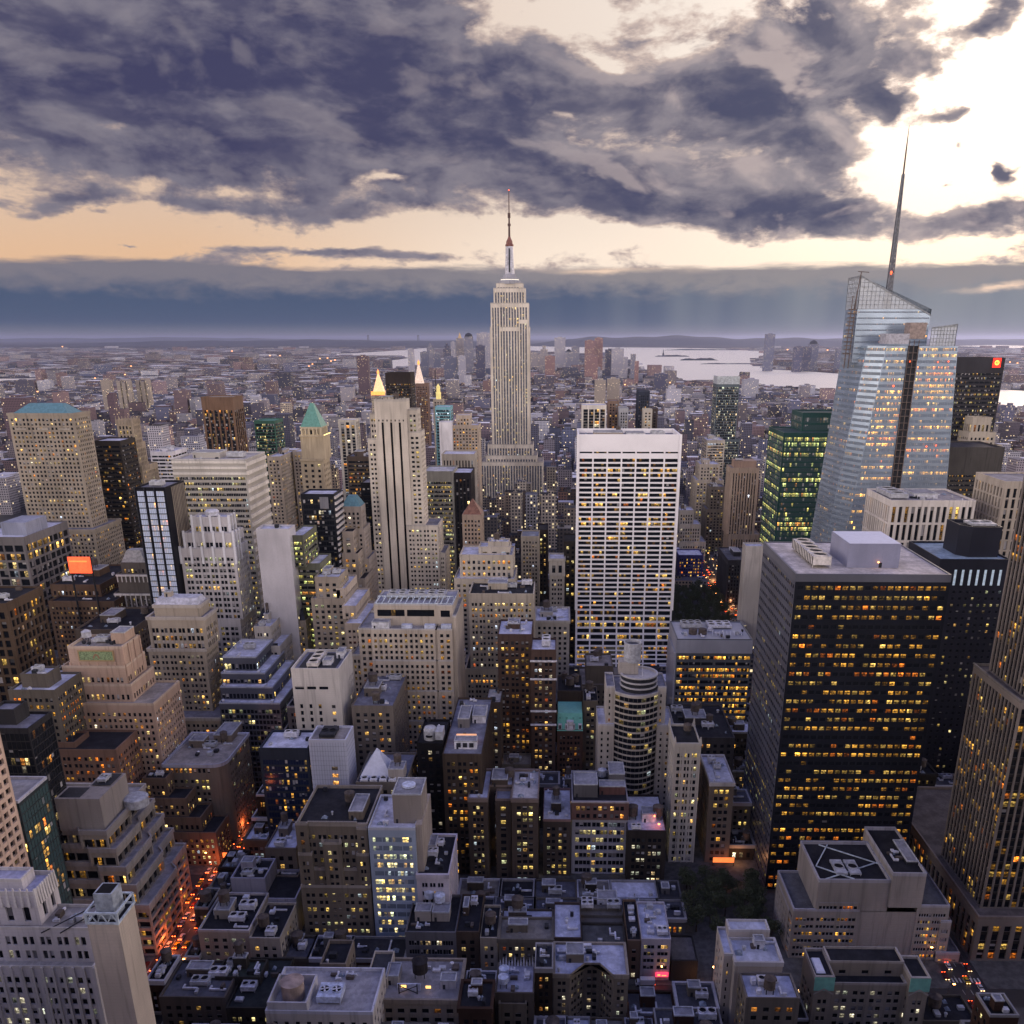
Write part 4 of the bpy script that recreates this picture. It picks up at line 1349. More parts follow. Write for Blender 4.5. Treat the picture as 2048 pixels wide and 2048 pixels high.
cooling_tower(b, x0 + 7, x0 + 13, y0 + 5, y0 + 25, z, 2.0, 1, 3, flat_mat('cream_sheet', (.62, .58, .55), .5))
bulkhead(b, x0 + 14.5, x0 + 19, y0 + 9, y0 + 16, z, 2.5, DUCT())
bulkhead(b, x1 - 6, x1 - 2, y0 + 20, y1 - 3, z, 3.5, DUCT())
b.finish()
# white-blue gridded tower
b = tower('office_tower', 'white gridded slab with a column of orange lit windows below the concrete tower', 'office block',
          [(617, 692, 1483, 400, 17)], (.56, .60, .74), 'P', R_TAN, bot=1620, seed=50, sides='', low=1, kind='metal')
x0, x1, y0, y1, z = b.T[0]
g = []
for k in range(1, 14):
    xx = x0 + k * (x1 - x0) / 14
    g += box_q(xx - .06, xx + .06, y0 - .09, y0 - .02, 0, z - .5, True)
for k in range(1, 28):
    zz = z - k * 2.6
    g += box_q(x0 + .1, x1 - .1, y0 - .12, y0 - .03, zz - .05, zz + .05, True)
    g += box_q(x1 + .02, x1 + .1, y0, y1, zz - .05, zz + .05, True)
b.piece('panel_joints', g, wall_mat((.30, .34, .46)))
for k in range(9):
    zz = z - 13.5 - k * 4.0
    xo = x0 + (x1 - x0) * .56
    wv = window_mat()
    q = np.asarray([[(xo, y0 - .15, zz - 1.9), (xo + 3.0, y0 - .15, zz - 1.9), (xo + 3.0, y0 - .15, zz), (xo, y0 - .15, zz)]], float) - b.o
    o = link('window', mesh_quads('window', q, True, [(1.7, .75, .18) if 1 <= k <= 3 else (.1, .07, .05)], [0]), wv, b.root)
    if k > 3:
        q2 = q.copy()
        q2[..., 0] -= 6.4
        link('window', mesh_quads('window', q2, True, [(.02, .02, .03)], [.1]), wv, b.root)
cooling_tower(b, x0 + 4.5, x0 + 12, y0 + 3, y0 + 14, z, 1.6, 2, 1, DARKM())
b.finish()
tower('office_building', 'low dark blue glass block with long lavender roof left of the white gridded slab', 'office block',
      [(518, 616, 1500, 402, 22)], (.04, .05, .075), 'RG', R_LAV, bot=1640, seed=51, over=dict(lit=.12, hue='amber', top=5), rt=dict(tank=0, unit=1, house=0, small=4), glass=window_mat('deep_blue_glass', (.010, .016, .045), .1))
# dark terraces
b = tower('terraced_building', 'dark stepped glass building with pale roof ledges behind the beige colonnaded tower', 'office block',
          [(445, 512, 1316, 505, 34), (442, 530, 1348, 499, 40), (440, 545, 1376, 492, 47), (438, 560, 1408, 485, 54)], (.12, .13, .17),
          Style(bay=2.2, pat=((.1, .9),), fl=3.4, fz=(.15, .85), rec=.25, lit=.22, hue='yellow', top=3.0, mg=.5), R_LAV, bot=1480, seed=52, par=.9, trim=(.42, .44, .52), rt=dict(tank=0, unit=1, house=0, small=3), kind='metal')
tower('office_building', 'pale grey setback block between the dark stepped glass building and the mansard roofed block', 'building',
      [(508, 541, 1256, 540, 24), (512, 560, 1295, 534, 30)], (.44, .42, .42), 'P2', R_LAV, bot=1370, seed=53, rt=FULL, over=dict(lit=.2))
# pyramid skylight building
b = tower('office_building', 'low building carrying a white pyramid skylight on its roof', 'building',
          [(712, 812, 1568, 392, 34)], (.25, .22, .2), 'P', R_GREY, bot=1620, seed=54, low=1, over=dict(lit=.3))
x0, x1, y0, y1, z = b.T[0]
ax, az_ = at_y(746.5, 1497, 405)
bx0, _ = at_y(719, 1556, 398)
bx1, _ = at_y(784, 1556, 398)
pyramid(b, bx0, bx1, 398, 398 + (bx1 - bx0) * .9, z + .3, az_, flat_mat('white_panel', (.68, .7, .8), .4, var=.1), .03, 'pyramid_skylight')
for k in range(4):
    cooling_tower(b, x0 + 2 + k * 4.6, x0 + 5.6 + k * 4.6, y0 + .8, y0 + 5, z, 1.2, 1, 1, DUCT())
bulkhead(b, x1 - 9, x1 - 1.5, y0 + 3, y0 + 12, z, 6.5, wall_mat((.5, .45, .42)))
water_tank(b, x1 - 5, y0 + 8, z + 6.5, 1.9, 3.4)
b.finish()
tower('office_building', 'stone block with roof terrace and round dish tanks behind the white pyramid', 'building',
      [(703, 786, 1415, 440, 50)], (.24, .21, .2), 'P', R_GREY, bot=1500, seed=55, over=dict(lit=.15), rt=dict(tank=2, unit=2, house=1, small=10))
b = tower('office_tower', 'black unlit slab topped by big silver vent hoods, centre', 'office block',
          [(833, 886, 1490, 408, 30)], (.018, .018, .022), 'P', R_DARK, bot=1650, seed=56, low=1, over=dict(lit=.07))
x0, x1, y0, y1, z = b.T[0]
b.piece('vent_hood', lathe([(3.4, z), (3.4, z + 5), (2.8, z + 6.4), (.02, z + 6.8)], 16, x0 + 6, y0 + 8), UNIT())
b.piece('vent_hood', box_q(x0 + 9, x1 - .5, y0 + 4, y0 + 12, z + 1, z + 5.5, True), UNIT())
b.piece('hood_mouth', lathe([(.02, z + 3), (1.7, z + 3), (1.7, z + 3.4)], 14, x0 + 6, y0 + 3.6), FAN())
small_stuff(b, x0, x1, y0 + 12, y1, z, 6, np.random.default_rng(5))
b.finish()
b = tower('office_building', 'dark brick slab with orange windows and long grey roof with white framed penthouse', 'office block',
          [(885, 963, 1512, 398, 74)], (.085, .065, .055), 'P2', R_GREY, bot=1700, seed=57, low=1, over=dict(lit=.5, hue='amber', blind=.5))
x0, x1, y0, y1, z = b.T[0]
bulkhead(b, x0 + 5, x1 - 3, y0 + 8, y0 + 14, z, 4.2, flat_mat('white_render', (.7, .7, .76), .6))
for k in range(3):
    xx = x0 + 6 + k * 3.2
    b.piece('window', box_q(xx, xx + 2.2, y0 + 7.8, y0 + 7.95, z + 1, z + 3.4, True), DARKM())
b.piece('awning', box_q(x0 + 5, x1 - 4, y0 + 15, y0 + 19, z, z + 3.4), flat_mat('orange_lit_sign', (.9, .5, .3), .5, emis=(1, .42, .14), est=.7))
bulkhead(b, x0 + 4, x0 + 10, y0 + 34, y0 + 52, z, 5, wall_mat((.2, .19, .2)))
bulkhead(b, x0 + 11, x1 - 1, y0 + 40, y0 + 55, z, 4, DUCT())
small_stuff(b, x0, x1, y0 + 20, y1, z, 10, np.random.default_rng(6))
b.finish()
tower('office_building', 'narrow dark block with two columns of lit windows and pale roof, centre', 'building',
      [(972, 1001, 1408, 480, 24)], (.13, .10, .09), 'P2', (.6, .57, .55), bot=1500, seed=58, over=dict(lit=.6, hue='warm'), rt=dict(tank=0, unit=0, house=0, small=5))
b = tower('apartment_building', 'dark brown brick block with rows of lit windows left of the banded brick tower', 'building',
          [(995, 1064, 1272, 500, 30)], (.11, .075, .068), 'P2', R_LAV, bot=1440, seed=59, over=dict(lit=.35, hue='amber', blind=.5), rt=dict(tank=0, unit=1, house=1, small=8))
b = tower('apartment_tower', 'brown brick tower with bright white cornice bands, centre', 'building',
          [(1062, 1112, 1303, 488, 22)], (.12, .08, .072), 'P2', R_LAV, bot=1530, seed=60, low=1, over=dict(lit=.4, blind=.6, bay=6))
x0, x1, y0, y1, z = b.T[0]
for py_ in (1322, 1358, 1422, 1449):
    _, zc_ = at_y(1080, py_, y0)
    b.piece('cornice', box_q(x0 - .5, x1 + .5, y0 - .7, y0 - .03, zc_ - .5, zc_ + .5, True), flat_mat('white_stone', (.7, .68, .74), .7))
cooling_tower(b, x0 + 6, x0 + 11, y0 + 8, y0 + 20, z, 3, 1, 2, DUCT())
b.finish()

# twin-winged dark block with court
Y = 392
x0, z = at_y(936, 1600, Y)
x1, _ = at_y(1076, 1600, Y)
b = Bld('apartment_building', 'tall dark brick block with a deep unlit court between two wings, bottom centre', 'building', (x0 + x1) / 2, Y + 12, (.12, .095, .085), seed=61, trim=(.22, .17, .15), keep=100)
a1, a2 = x0 + (x1 - x0) * .28, x0 + (x1 - x0) * .62
dst = ST_['P3'].but(lit=.42, hue='yellow', bay=7, fl=3.3, blind=.4)
b.box(x0, a1, Y, Y + 32, 0, z, dst, 'NEW', roof=R_LAV, cornice=.6)
b.box(a2, x1, Y, Y + 32, 0, z, dst, 'NEW', roof=(.5, .47, .47), cornice=.6)
b.box(a1, a2, Y + 14, Y + 32, 0, z, ST_['P'].but(lit=.15), 'N', roof=R_LAV)
b.box(a1 + (a2 - a1) * .3, a2 - .5, Y + 3, Y + 14, 0, z - 2, ST_['P'].but(lit=.5, hue='yellow', bay=8), 'N', roof=R_GREY)
bulkhead(b, a1 + 1, a1 + 9, Y + 14, Y + 26, z, 4)
water_tank(b, a2 - 2, Y + 22, z, 2.4, 4)
small_stuff(b, x0, a1, Y, Y + 32, z, 9, np.random.default_rng(12))
small_stuff(b, a2, x1, Y, Y + 32, z, 12, np.random.default_rng(13))
b.finish()
FOOT.append((x0, x1, Y, Y + 32))
PROT.append((936, 1076, 1810, Y))

# ================================================================== the tall spired skyscraper
def tier_ring(b, x0, x1, y0, y1, z0, z1, st, **kw):
    b.box(x0, x1, y0, y1, z0, z1, st, 'NEW', **kw)


Y = 1330
b = Bld('spired_skyscraper', 'tallest stone skyscraper with stepped shoulders and needle mast against the horizon', 'skyscraper', -70, 1350, (.62, .58, .55), seed=70, glass=window_mat('grey_blue_glass', (.09, .10, .14), .2), trim=(.5, .46, .42), keep=100)
b.spm = wall_mat((.15, .155, .19))
es = Style(bay=3.9, pat=((.2, .8),), fl=4.3, fz=(.05, .60), sd=.5, rec=.75, lit=.15, hue='yellow', br=.8, mg=1.2, top=3.0, sub=2, rowcor=.25)


def exs(pa, pb, py, yy=Y):
    return at_y(pa, py, yy)[0], at_y(pb, py, yy)[0]


def zz_(py, yy=Y):
    return at_y(1016, py, yy)[1]


ea, eb = exs(981, 1059, 720)
cxm = (ea + eb) / 2
z72 = zz_(607)
b.box(ea, eb, Y, Y + 41, zz_(905), zz_(655), es, 'NEW', roof=LIME)
b.box(ea + 1.2, eb - 1.2, Y + 1, Y + 40, zz_(655), zz_(607), es, 'NEW', roof=LIME)
b.box(ea + 5.5, eb - 5.5, Y + 4, Y + 37, zz_(607), zz_(577), es, 'NEW', roof=LIME)
b.box(ea + 9, eb - 9, Y + 7, Y + 34, zz_(577), zz_(567), es.but(lit=.05), 'NEW', roof=(.4, .4, .42))
for (s0, s1, zt_, dy) in ((.0, .27, 655, -2.0), (.73, 1.0, 655, -2.0), (.3, .7, 622, -1.0)):      # projecting bays of the shaft
    pass
for (pa, pb, pt, pbm, dy, dep) in ((975, 1066, 890, 960, -4, 46), (972, 1074, 912, 1000, -7, 52), (960, 1086, 925, 1010, -11, 56)):
    xa, xb2 = exs(pa, pb, pt, Y + dy)
    b.box(xa, xb2, Y + dy, Y + dy + dep, 0, zz_(pt, Y + dy), es, 'NEW', roof=LIME)
# two proud wings on the front of the shaft
wv = (eb - ea)
b.box(ea + wv * .03, ea + wv * .27, Y - 1.6, Y, zz_(900), zz_(608), es, 'NEW', roof=LIME, parapet=.6)
b.box(eb - wv * .27, eb - wv * .03, Y - 1.6, Y, zz_(900), zz_(640), es, 'NEW', roof=LIME, parapet=.6)
zb = zz_(567)
b.piece('crown', lathe([(15, zb), (15, zb + 4), (12.5, zb + 5), (12.5, zb + 8), (9, zb + 9), (8.5, zb + 12), (6.5, zb + 13)], 20, cxm, Y + 20), wall_mat((.42, .42, .47)))
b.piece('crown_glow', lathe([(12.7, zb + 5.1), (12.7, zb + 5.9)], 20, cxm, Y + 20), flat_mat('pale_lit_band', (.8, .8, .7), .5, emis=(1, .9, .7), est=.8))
zt0, zt1 = zb + 12, zz_(490)
mq = lathe([(6.6, zt0), (5.6, zt0 + (zt1 - zt0) * .6), (5.2, zt1)], 16, cxm, Y + 20)
b.piece('mooring_mast', mq, flat_mat('mast_metal', (.5, .5, .58), .35, nscale=.2))
q = []
for k in range(4):
    a = pi / 4 + k * pi / 2
    dx, dy = cos(a), sin(a)
    q += frustum_q((cxm + dx * 5.8 - 1.4, cxm + dx * 5.8 + 1.4, Y + 20 + dy * 5.8 - 1.4, Y + 20 + dy * 5.8 + 1.4), (cxm + dx * 5 - .5, cxm + dx * 5 + .5, Y + 20 + dy * 5 - .5, Y + 20 + dy * 5 + .5), zt0, zt1 - 1)
b.piece('mast_buttresses', q, flat_mat('pale_metal', (.6, .6, .66), .4))
b.piece('mast_windows', box_q(cxm - .9, cxm + .9, Y + 13.2, Y + 14.2, zt0 + 3, zt1 - 3, True), DARKM())
b.piece('mast_cap', lathe([(5.4, zt1), (5.8, zt1 + 2), (4.6, zt1 + 3), (4.3, zt1 + 6), (2.2, zt1 + 10), (1.6, zt1 + 12)], 16, cxm, Y + 20), flat_mat('red_lit_metal', (.22, .09, .07), .5))
za1, za2, za3 = zt1 + 11, zz_(432), zz_(377)
b.piece('antenna', lathe([(1.5, za1), (1.3, (za1 + za2) / 2), (1.05, za2), (.75, za2 + .2), (.5, za3)], 8, cxm, Y + 20) + lathe([(2.1, za1 + 14), (2.1, za1 + 17)], 8, cxm, Y + 20) + lathe([(1.9, za1 + 24), (1.9, za1 + 30)], 8, cxm, Y + 20), flat_mat('mast_red_brown', (.10, .06, .055), .6))
red = flat_mat('red_beacon', (.6, .05, .02), .5, emis=(1, .10, .03), est=4)
b.piece('beacon', lathe([(.05, za3), (1.0, za3 + .8), (.05, za3 + 1.8)], 8, cxm, Y + 20), red)
b.finish()
FOOT.append((-115, -30, Y - 12, Y + 50))
PROT.append((955, 1090, 930, Y - 11))

# white gridded tower
b = tower('office_tower', 'white concrete slab with a regular grid of wide black windows, right of the centre', 'skyscraper',
          [(1156, 1362, 871, 684, 46, 'blank')], (.76, .74, .78), 'P', R_GREY, bot=1330, seed=71, low=1, par=2.0, kind='metal', keep=100)
b.Q.clear(); b.P.clear()
x0, x1, y0, y1, z = b.T[0]
b.wall = flat_mat('white_travertine', (.84, .82, .86), .6, nscale=.05, var=.06)
gs = Style(bay=(x1 - x0 - 1.6) / 7, pat=((.055, .945),), fl=3.72, fz=(.14, .82), rec=1.0, sub=5, lit=.42, hue='amber', rowcor=1.0, rowp=.36, br=.8, mg=.8, top=.1, bot=0, blind=.02)
b.face([(x0, y0, z - 11), (x1, y0, z - 11), (x1, y0, z), (x0, y0, z)], None)
b.face([(x0, y0, z - 16), (x1, y0, z - 16), (x1, y0, z - 11), (x0, y0, z - 11)], gs.but(fl=4.9, fz=(.62, .86), top=0, lit=0))
zf = 58.0
b.face([(x0, y0, zf), (x1, y0, zf), (x1, y0, z - 16), (x0, y0, z - 16)], gs)
# the lower facade sweeps outwards
prev = None
n = 6
for k in range(n):
    t0, t1 = k / n, (k + 1) / n
    za, zb_ = zf * (1 - t1), zf * (1 - t0)
    ya, yb_ = y0 - 16 * t1 ** 2.2, y0 - 16 * t0 ** 2.2
    b.face([(x0, ya, za), (x1, ya, za), (x1, yb_, zb_), (x0, yb_, zb_)], gs.but(fl=3.75, top=.05))
side = [((x0, y1), (x0, y0)), ((x1, y0), (x1, y1))]
for (p_, r_) in side:
    b.face([(p_[0], p_[1], 0), (r_[0], r_[1], 0), (r_[0], r_[1], z), (p_[0], p_[1], z)], Style(bay=9, pat=((.3, .7),), fl=3.72, fz=(.2, .8), lit=.2, mg=2, top=12))
b.add('roof', [[(x0, y0, z - 2.4), (x1, y0, z - 2.4), (x1, y1, z - 2.4), (x0, y1, z - 2.4)]], roof_mat(R_GREY))
par = []
for (a0, a1, c0_, c1_) in ((x0, x1, y0 + .01, y0 + 1.0), (x0, x1, y1 - 1, y1), (x0 - .01, x0 + 1.0, y0 + 1, y1 - 1), (x1 - 1.0, x1 + .01, y0 + 1, y1 - 1)):
    par += box_q(a0, a1, c0_, c1_, z - 3, z + .9)
b.add('parapet', par, b.wall)
q = box_q(x0 - .8, x0 + 1.0, y0 - .9, y0 + .6, zf, z + 1) + box_q(x1 - 1.0, x1 + .8, y0 - .9, y0 + .6, zf, z + 1)
b.add('corner_fins', q, b.wall)
bulkhead(b, x0 + 12, x0 + 34, y0 + 8, y0 + 24, z - 2.4, 3.8, wall_mat((.34, .29, .25)))
bulkhead(b, x0 + 36, x0 + 50, y0 + 6, y0 + 22, z - 2.4, 3.4, DUCT())
cooling_tower(b, x0 + 56, x0 + 66, y0 + 16, y0 + 30, z - 2.4, 2.6, 2, 2)
water_tank(b, x0 + 32, y0 + 38, z - 2.4, 2, 3)
small_stuff(b, x0 + 2, x1 - 2, y0 + 5, y1 - 3, z - 2.4, 12, np.random.default_rng(71))
b.finish()

# ================================================================== beyond the white grid
tower('office_building', 'dark block with white framed roofline and white stripes behind the white gridded tower', 'office block',
      [(1164, 1213, 812, 1200, 37)], (.62, .6, .6), Style(bay=8, pat=((.1, .9),), fz=(0.03, .97), rec=.8, lit=.2, top=4, sub=2), R_LAV, bot=870, seed=72, keep=0)
tower('apartment_building', 'brown slab between the white striped block and the dark tower on the skyline', 'building', [(1217, 1238, 803, 1260, 30)], (.26, .18, .15), 'P', R_GREY, bot=870, seed=73, keep=0)
tower('apartment_building', 'pale slab with blue-grey strips beside the brown slab behind the white gridded tower', 'building', [(1239, 1257, 818, 1230, 30)], (.4, .42, .45), 'V', R_GREY, bot=870, seed=74, keep=0)
tower('apartment_tower', 'tall black-blue tower with thin grey edge right of the brown slab', 'skyscraper', [(1276, 1300, 784, 1280, 28)], (.05, .06, .09), 'V', R_GREY, bot=870, seed=75, keep=0, over=dict(lit=.05))
tower('apartment_tower', 'pale tower in front of the black-blue tower', 'building', [(1287, 1305, 820, 1200, 20)], (.42, .40, .38), 'P', R_GREY, bot=870, seed=76, keep=0)
tower('apartment_tower', 'dark brown tower stepping down right of the pale tower behind the white grid', 'building', [(1304, 1316, 818, 1230, 25)], (.09, .07, .07), 'P', R_GREY, bot=870, seed=77, keep=0)
b = tower('glass_tower', 'tall blue-green glass tower with pale screened top in front of the river', 'skyscraper',
      [(1434, 1479, 770, 1350, 34), (1426, 1479, 880, 1346, 38)], (.13, .17, .2), 'RG', R_GREY, bot=940, seed=78, keep=60, over=dict(lit=.2, hue='pale', bay=4), low=1)
x0, x1, y0, y1, z = b.T[0]
b.piece('roof_screen', box_q(x0, x1, y0 + .2, y0 + 1, z, z + 12) + box_q(x0, x0 + 1, y0 + 1, y1, z, z + 12), flat_mat('pale_screen', (.42, .46, .5), .4))
b.finish()
b = tower('office_tower', 'reddish brown tower with close vertical ribs and square penthouse, right of the white grid', 'skyscraper',
      [(1462, 1519, 937, 1060, 30), (1458, 1521, 1070, 1057, 36)], (.35, .28, .235), Style(bay=3.1, pat=((.3, .72),), fl=3.5, fz=(.1, .9), sd=.5, rec=.75, lit=.04, top=5, mg=2.2), R_TAN, bot=1110, seed=79, low=1, spm=wall_mat((.10, .075, .065)), keep=60, par=.8)
x0, x1, y0, y1, z = b.T[0]
b.piece('penthouse', box_q(x0 + 5, x1 - 3, y0 + 4, y1 - 4, z, z + 8), wall_mat((.33, .23, .18)))
cooling_tower(b, x0 + 7, x0 + 15, y0 + 7, y0 + 14, z + 8, 1.2)
b.finish()
tower('office_building', 'grey stone tower with stepped right shoulder beside the white gridded tower', 'building',
      [(1359, 1388, 1022, 1102, 26), (1359, 1402, 1050, 1098, 32), (1359, 1412, 1085, 1094, 38)], (.43, .41, .40), 'V', R_LAV, bot=1110, seed=80, over=dict(lit=.06), rt=dict(tank=1, unit=0, house=1, small=2))
tower('office_tower', 'taupe stepped tower with yellow lit windows left of the ribbed brown tower', 'building',
      [(1420, 1450, 975, 1132, 26), (1412, 1456, 1020, 1128, 34)], (.2, .175, .16), 'P', R_GREY, bot=1110, seed=81, over=dict(lit=.22, hue='yellow'), rt=FULL)
tower('office_building', 'pale block with flat dark-fronted penthouse above the yellow lit tower', 'building',
      [(1414, 1450, 882, 1230, 44)], (.45, .42, .4), 'R', R_LAV, bot=950, seed=82, rt=OFFICE, keep=40)
tower('office_building', 'wide cream block beyond the grey stepped tower', 'building', [(1400, 1440, 930, 1180, 40), (1392, 1448, 962, 1175, 46)], (.40, .36, .33), 'P', R_LAV, bot=1000, seed=83, rt=FULL, keep=40, over=dict(lit=.35, hue='yellow'))
tower('shop_building', 'low purple-blue lit building at the park edge with orange windows', 'building',
      [(1357, 1407, 1112, 985, 30)], (.06, .055, .22), 'P2', R_LAV, bot=1180, seed=84, over=dict(lit=.5, hue='amber', br=1.3))
tower('office_building', 'dark corner block right of the park', 'building', [(1456, 1512, 1122, 900, 60)], (.07, .07, .085), 'V', (.12, .12, .14), bot=1200, seed=85, over=dict(lit=.06), rt=dict(tank=0, unit=1, house=1, small=6))
tower('apartment_building', 'white corner sliver building against the dark louvred tower flank', 'building', [(1492, 1530, 1095, 700, 14, 'blank')], (.5, .48, .48), 'P', R_LAV, bot=1290, seed=86)
# left of the white grid
tower('apartment_building', 'pale gothic tower with steep grey gable, left of the white gridded tower', 'building',
      [(1042, 1078, 1075, 740, 26)], (.36, .33, .30), 'PS', (.26, .28, .34), bot=1160, seed=87, over=dict(lit=.1))
b = tower('apartment_building', 'ornate narrow building with tall arched white attic near the white gridded tower', 'building',
      [(1098, 1130, 1120, 690, 20, ST_['V'].but(bay=5, fl=11, lit=0, top=3)), (1099, 1129, 1150, 690.5, 19)], (.42, .40, .39), 'P2', R_LAV, bot=1190, seed=88, cor=.8, over=dict(lit=.1))
tower('office_building', 'black block with a column of bright windows touching the left of the white gridded tower', 'building',
      [(1128, 1154, 1085, 700, 30)], (.05, .045, .045), 'P', R_DARK, bot=1330, seed=89, over=dict(lit=.45, hue='yellow'), rt=None)
tower('office_building', 'dark block with column of small yellow lights behind the gothic gable', 'building',
      [(1076, 1096, 1062, 800, 30)], (.06, .05, .05), 'P', R_DARK, bot=1140, seed=90, over=dict(lit=.5, hue='yellow'), rt=None, keep=40)
tower('office_building', 'cream building with arched attic openings below the ornate narrow building', 'building',
      [(1070, 1139, 1244, 600, 34)], (.46, .44, .44), Style(bay=3.4, pat=((.25, .75),), fz=(.2, .75), lit=.05, blind=.1), R_LAV, bot=1330, seed=91, cor=.8, rt=dict(tank=1, unit=1, house=1, small=14))
tower('office_building', 'tan windowless block with stepped gable top below the white gridded tower', 'building',
      [(1172, 1226, 1335, 560, 26, 'blank'), (1160, 1232, 1372, 556, 34)], (.17, .145, .125), 'P', R_TAN, bot=1430, seed=92, over=dict(lit=.02), rt=dict(tank=2, unit=1, house=0, small=4))
tower('office_building', 'brown windowless block with red rooftop lights behind the teal mansard', 'building',
      [(1115, 1165, 1385, 520, 28, 'blank')], (.13, .10, .085), 'P', R_DARK, bot=1430, seed=93, rt=dict(tank=3, unit=1, house=0, small=5))
b = tower('apartment_building', 'narrow building with curved teal copper mansard front and white dormers', 'building',
      [(1114, 1166, 1462, 492, 22)], (.14, .085, .075), 'P2', R_DARK, bot=1540, seed=94, low=1, over=dict(lit=.12))
x0, x1, y0, y1, z = b.T[0]
b.piece('mansard_roof', frustum_q((x0, x1, y0 - .3, y1), (x0 + .5, x1 - .5, y0 + 4, y1), z + .2, z + 10), flat_mat('teal_copper', (.16, .50, .42), .5, var=.12))
for k in range(4):
    xx = x0 + 1.8 + k * (x1 - x0 - 3.6) / 3
    d = b.piece('dormer', box_q(xx - 1, xx + 1, y0 - .2, y0 + 3, z + 1.2, z + 4.4), flat_mat('white_stone', (.7, .68, .74), .7))
    link('dormer_window', mesh_quads('dormer_window', np.asarray(box_q(xx - .6, xx + .6, y0 - .3, y0 - .22, z + 1.6, z + 3.9, True), float) - b.o), DARKM(), d)
    b.piece('roof_light', lathe([(.02, z + 7.4), (.55, z + 7.4), (.55, z + 7.7)], 10, xx, y0 + 2.6), DARKM())
b.piece('arched_gable', lathe([(.02, z + 5.8), (2.2, z + 5.9), (2.2, z + 6.3), (.02, z + 6.5)], 14, (x0 + x1) / 2, y0 + 1) + box_q((x0 + x1) / 2 - 2, (x0 + x1) / 2 + 2, y0 - .4, y0 + 2, z + .5, z + 5.8), flat_mat('white_stone', (.7, .68, .74), .7))
b.finish()
tower('apartment_building', 'narrow brown building with warm lit windows and arched gable beside the teal mansard', 'building',
      [(1167, 1196, 1405, 500, 24)], (.22, .19, .165), 'P2', R_DARK, bot=1560, seed=95, over=dict(lit=.4, hue='yellow'), rt=FULL)

# curved glass hotel tower
b = Bld('curved_glass_tower', 'stone tower with bowed black glass front, round drum and open cylinder on top', 'skyscraper', 45, 470, (.46, .43, .42), seed=96, trim=(.52, .5, .52), keep=100)
Y = 452
la, lz = at_y(1196, 1452, Y)
lb, _ = at_y(1348, 1452, Y)
ua, uz = at_y(1213, 1376, Y + 4)
ub, _ = at_y(1333, 1376, Y + 4)
cx = (ua + ub) / 2
hst = Style(bay=3.9, pat=((.2, .5),), fl=3.5, fz=(.25, .75), rec=.4, lit=.06, hue='amber', mg=1)
bw_ = (ub - ua) * .36
b.box(la, cx - bw_, Y, Y + 26, 0, lz, hst, 'NEW', roof=R_LAV)
b.box(cx + bw_, lb, Y, Y + 26, 0, lz, hst, 'NEW', roof=R_LAV)
b.box(ua, cx - bw_ + .02, Y + 4, Y + 26, lz, uz, hst, 'NEW', roof=R_GREY)
b.box(cx + bw_ - .02, ub, Y + 4, Y + 26, lz, uz, hst, 'NEW', roof=R_GREY)
nseg = 10
arc = []
for k in range(nseg + 1):
    t = -1 + 2 * k / nseg
    arc.append((cx + t * bw_, Y + 1.5 - 6.5 * (1 - t * t)))
poly = arc + [(cx + bw_, Y + 26), (cx - bw_, Y + 26)]
fl_h = 3.5
bow = Style(bay=2.2, pat=((.0, 1),), fl=fl_h, fz=(.02, .74), rec=.25, lit=.05, hue='yellow', mg=.02, top=.2, blind=.03)
b.prism(poly, 0, uz - 1.5, [bow] * nseg + [None] * 3, roof=R_GREY, parapet=.8)
zc_ = uz - 1.5
R1 = (ub - ua) * .31
dq, gq = [], []
for k in range(3):
    zz0 = zc_ + k * 3.0
    gq += lathe([(R1 - .3, zz0), (R1 - .3, zz0 + 2.2)], 24, cx + 1.5, Y + 9)
    dq += lathe([(R1 - .3, zz0 + 2.2), (R1 + .3, zz0 + 2.2), (R1 + .3, zz0 + 3.0), (R1 - .3, zz0 + 3.0)], 24, cx + 1.5, Y + 9)
zd = zc_ + 9
dq += lathe([(R1 - .3, zd), (R1 - .8, zd), (R1 - .8, zd - 1.2), (.02, zd - 1.2)], 24, cx + 1.5, Y + 9)
b.piece('drum_bands', dq, wall_mat((.52, .5, .52)))
b.piece('drum_glass', gq, DARKM())
b.piece('penthouse', box_q(cx - R1 * .95, cx + R1 * .1, Y + 8, Y + 16, zd - 1, zd + 6), wall_mat((.42, .38, .35)))
R2 = R1 * .47
zh = zd + 16
b.piece('open_cylinder', lathe([(R2, zd + 5.5), (R2, zh), (R2 + .25, zh), (R2 + .25, zh + .5), (R2 - .35, zh + .5), (R2 - .35, zh - 2)], 28, cx - R2 * .45, Y + 12), flat_mat('brushed_cylinder', (.42, .43, .48), .35))
b.piece('cylinder_mouth', lathe([(.02, zh - 1.2), (R2 - .35, zh - 1.2)], 28, cx - R2 * .45, Y + 12), flat_mat('flue_inside', (.06, .065, .09), .6))
b.piece('flagpole', bar_q((cx + 3, Y + 5, zd - 1), (cx + 3, Y + 5, zd + 6), .1), DUCT())
b.finish()
FOOT.append((la, lb, Y - 5, Y + 26))
PROT.append((1196, 1348, 1610, Y - 5))

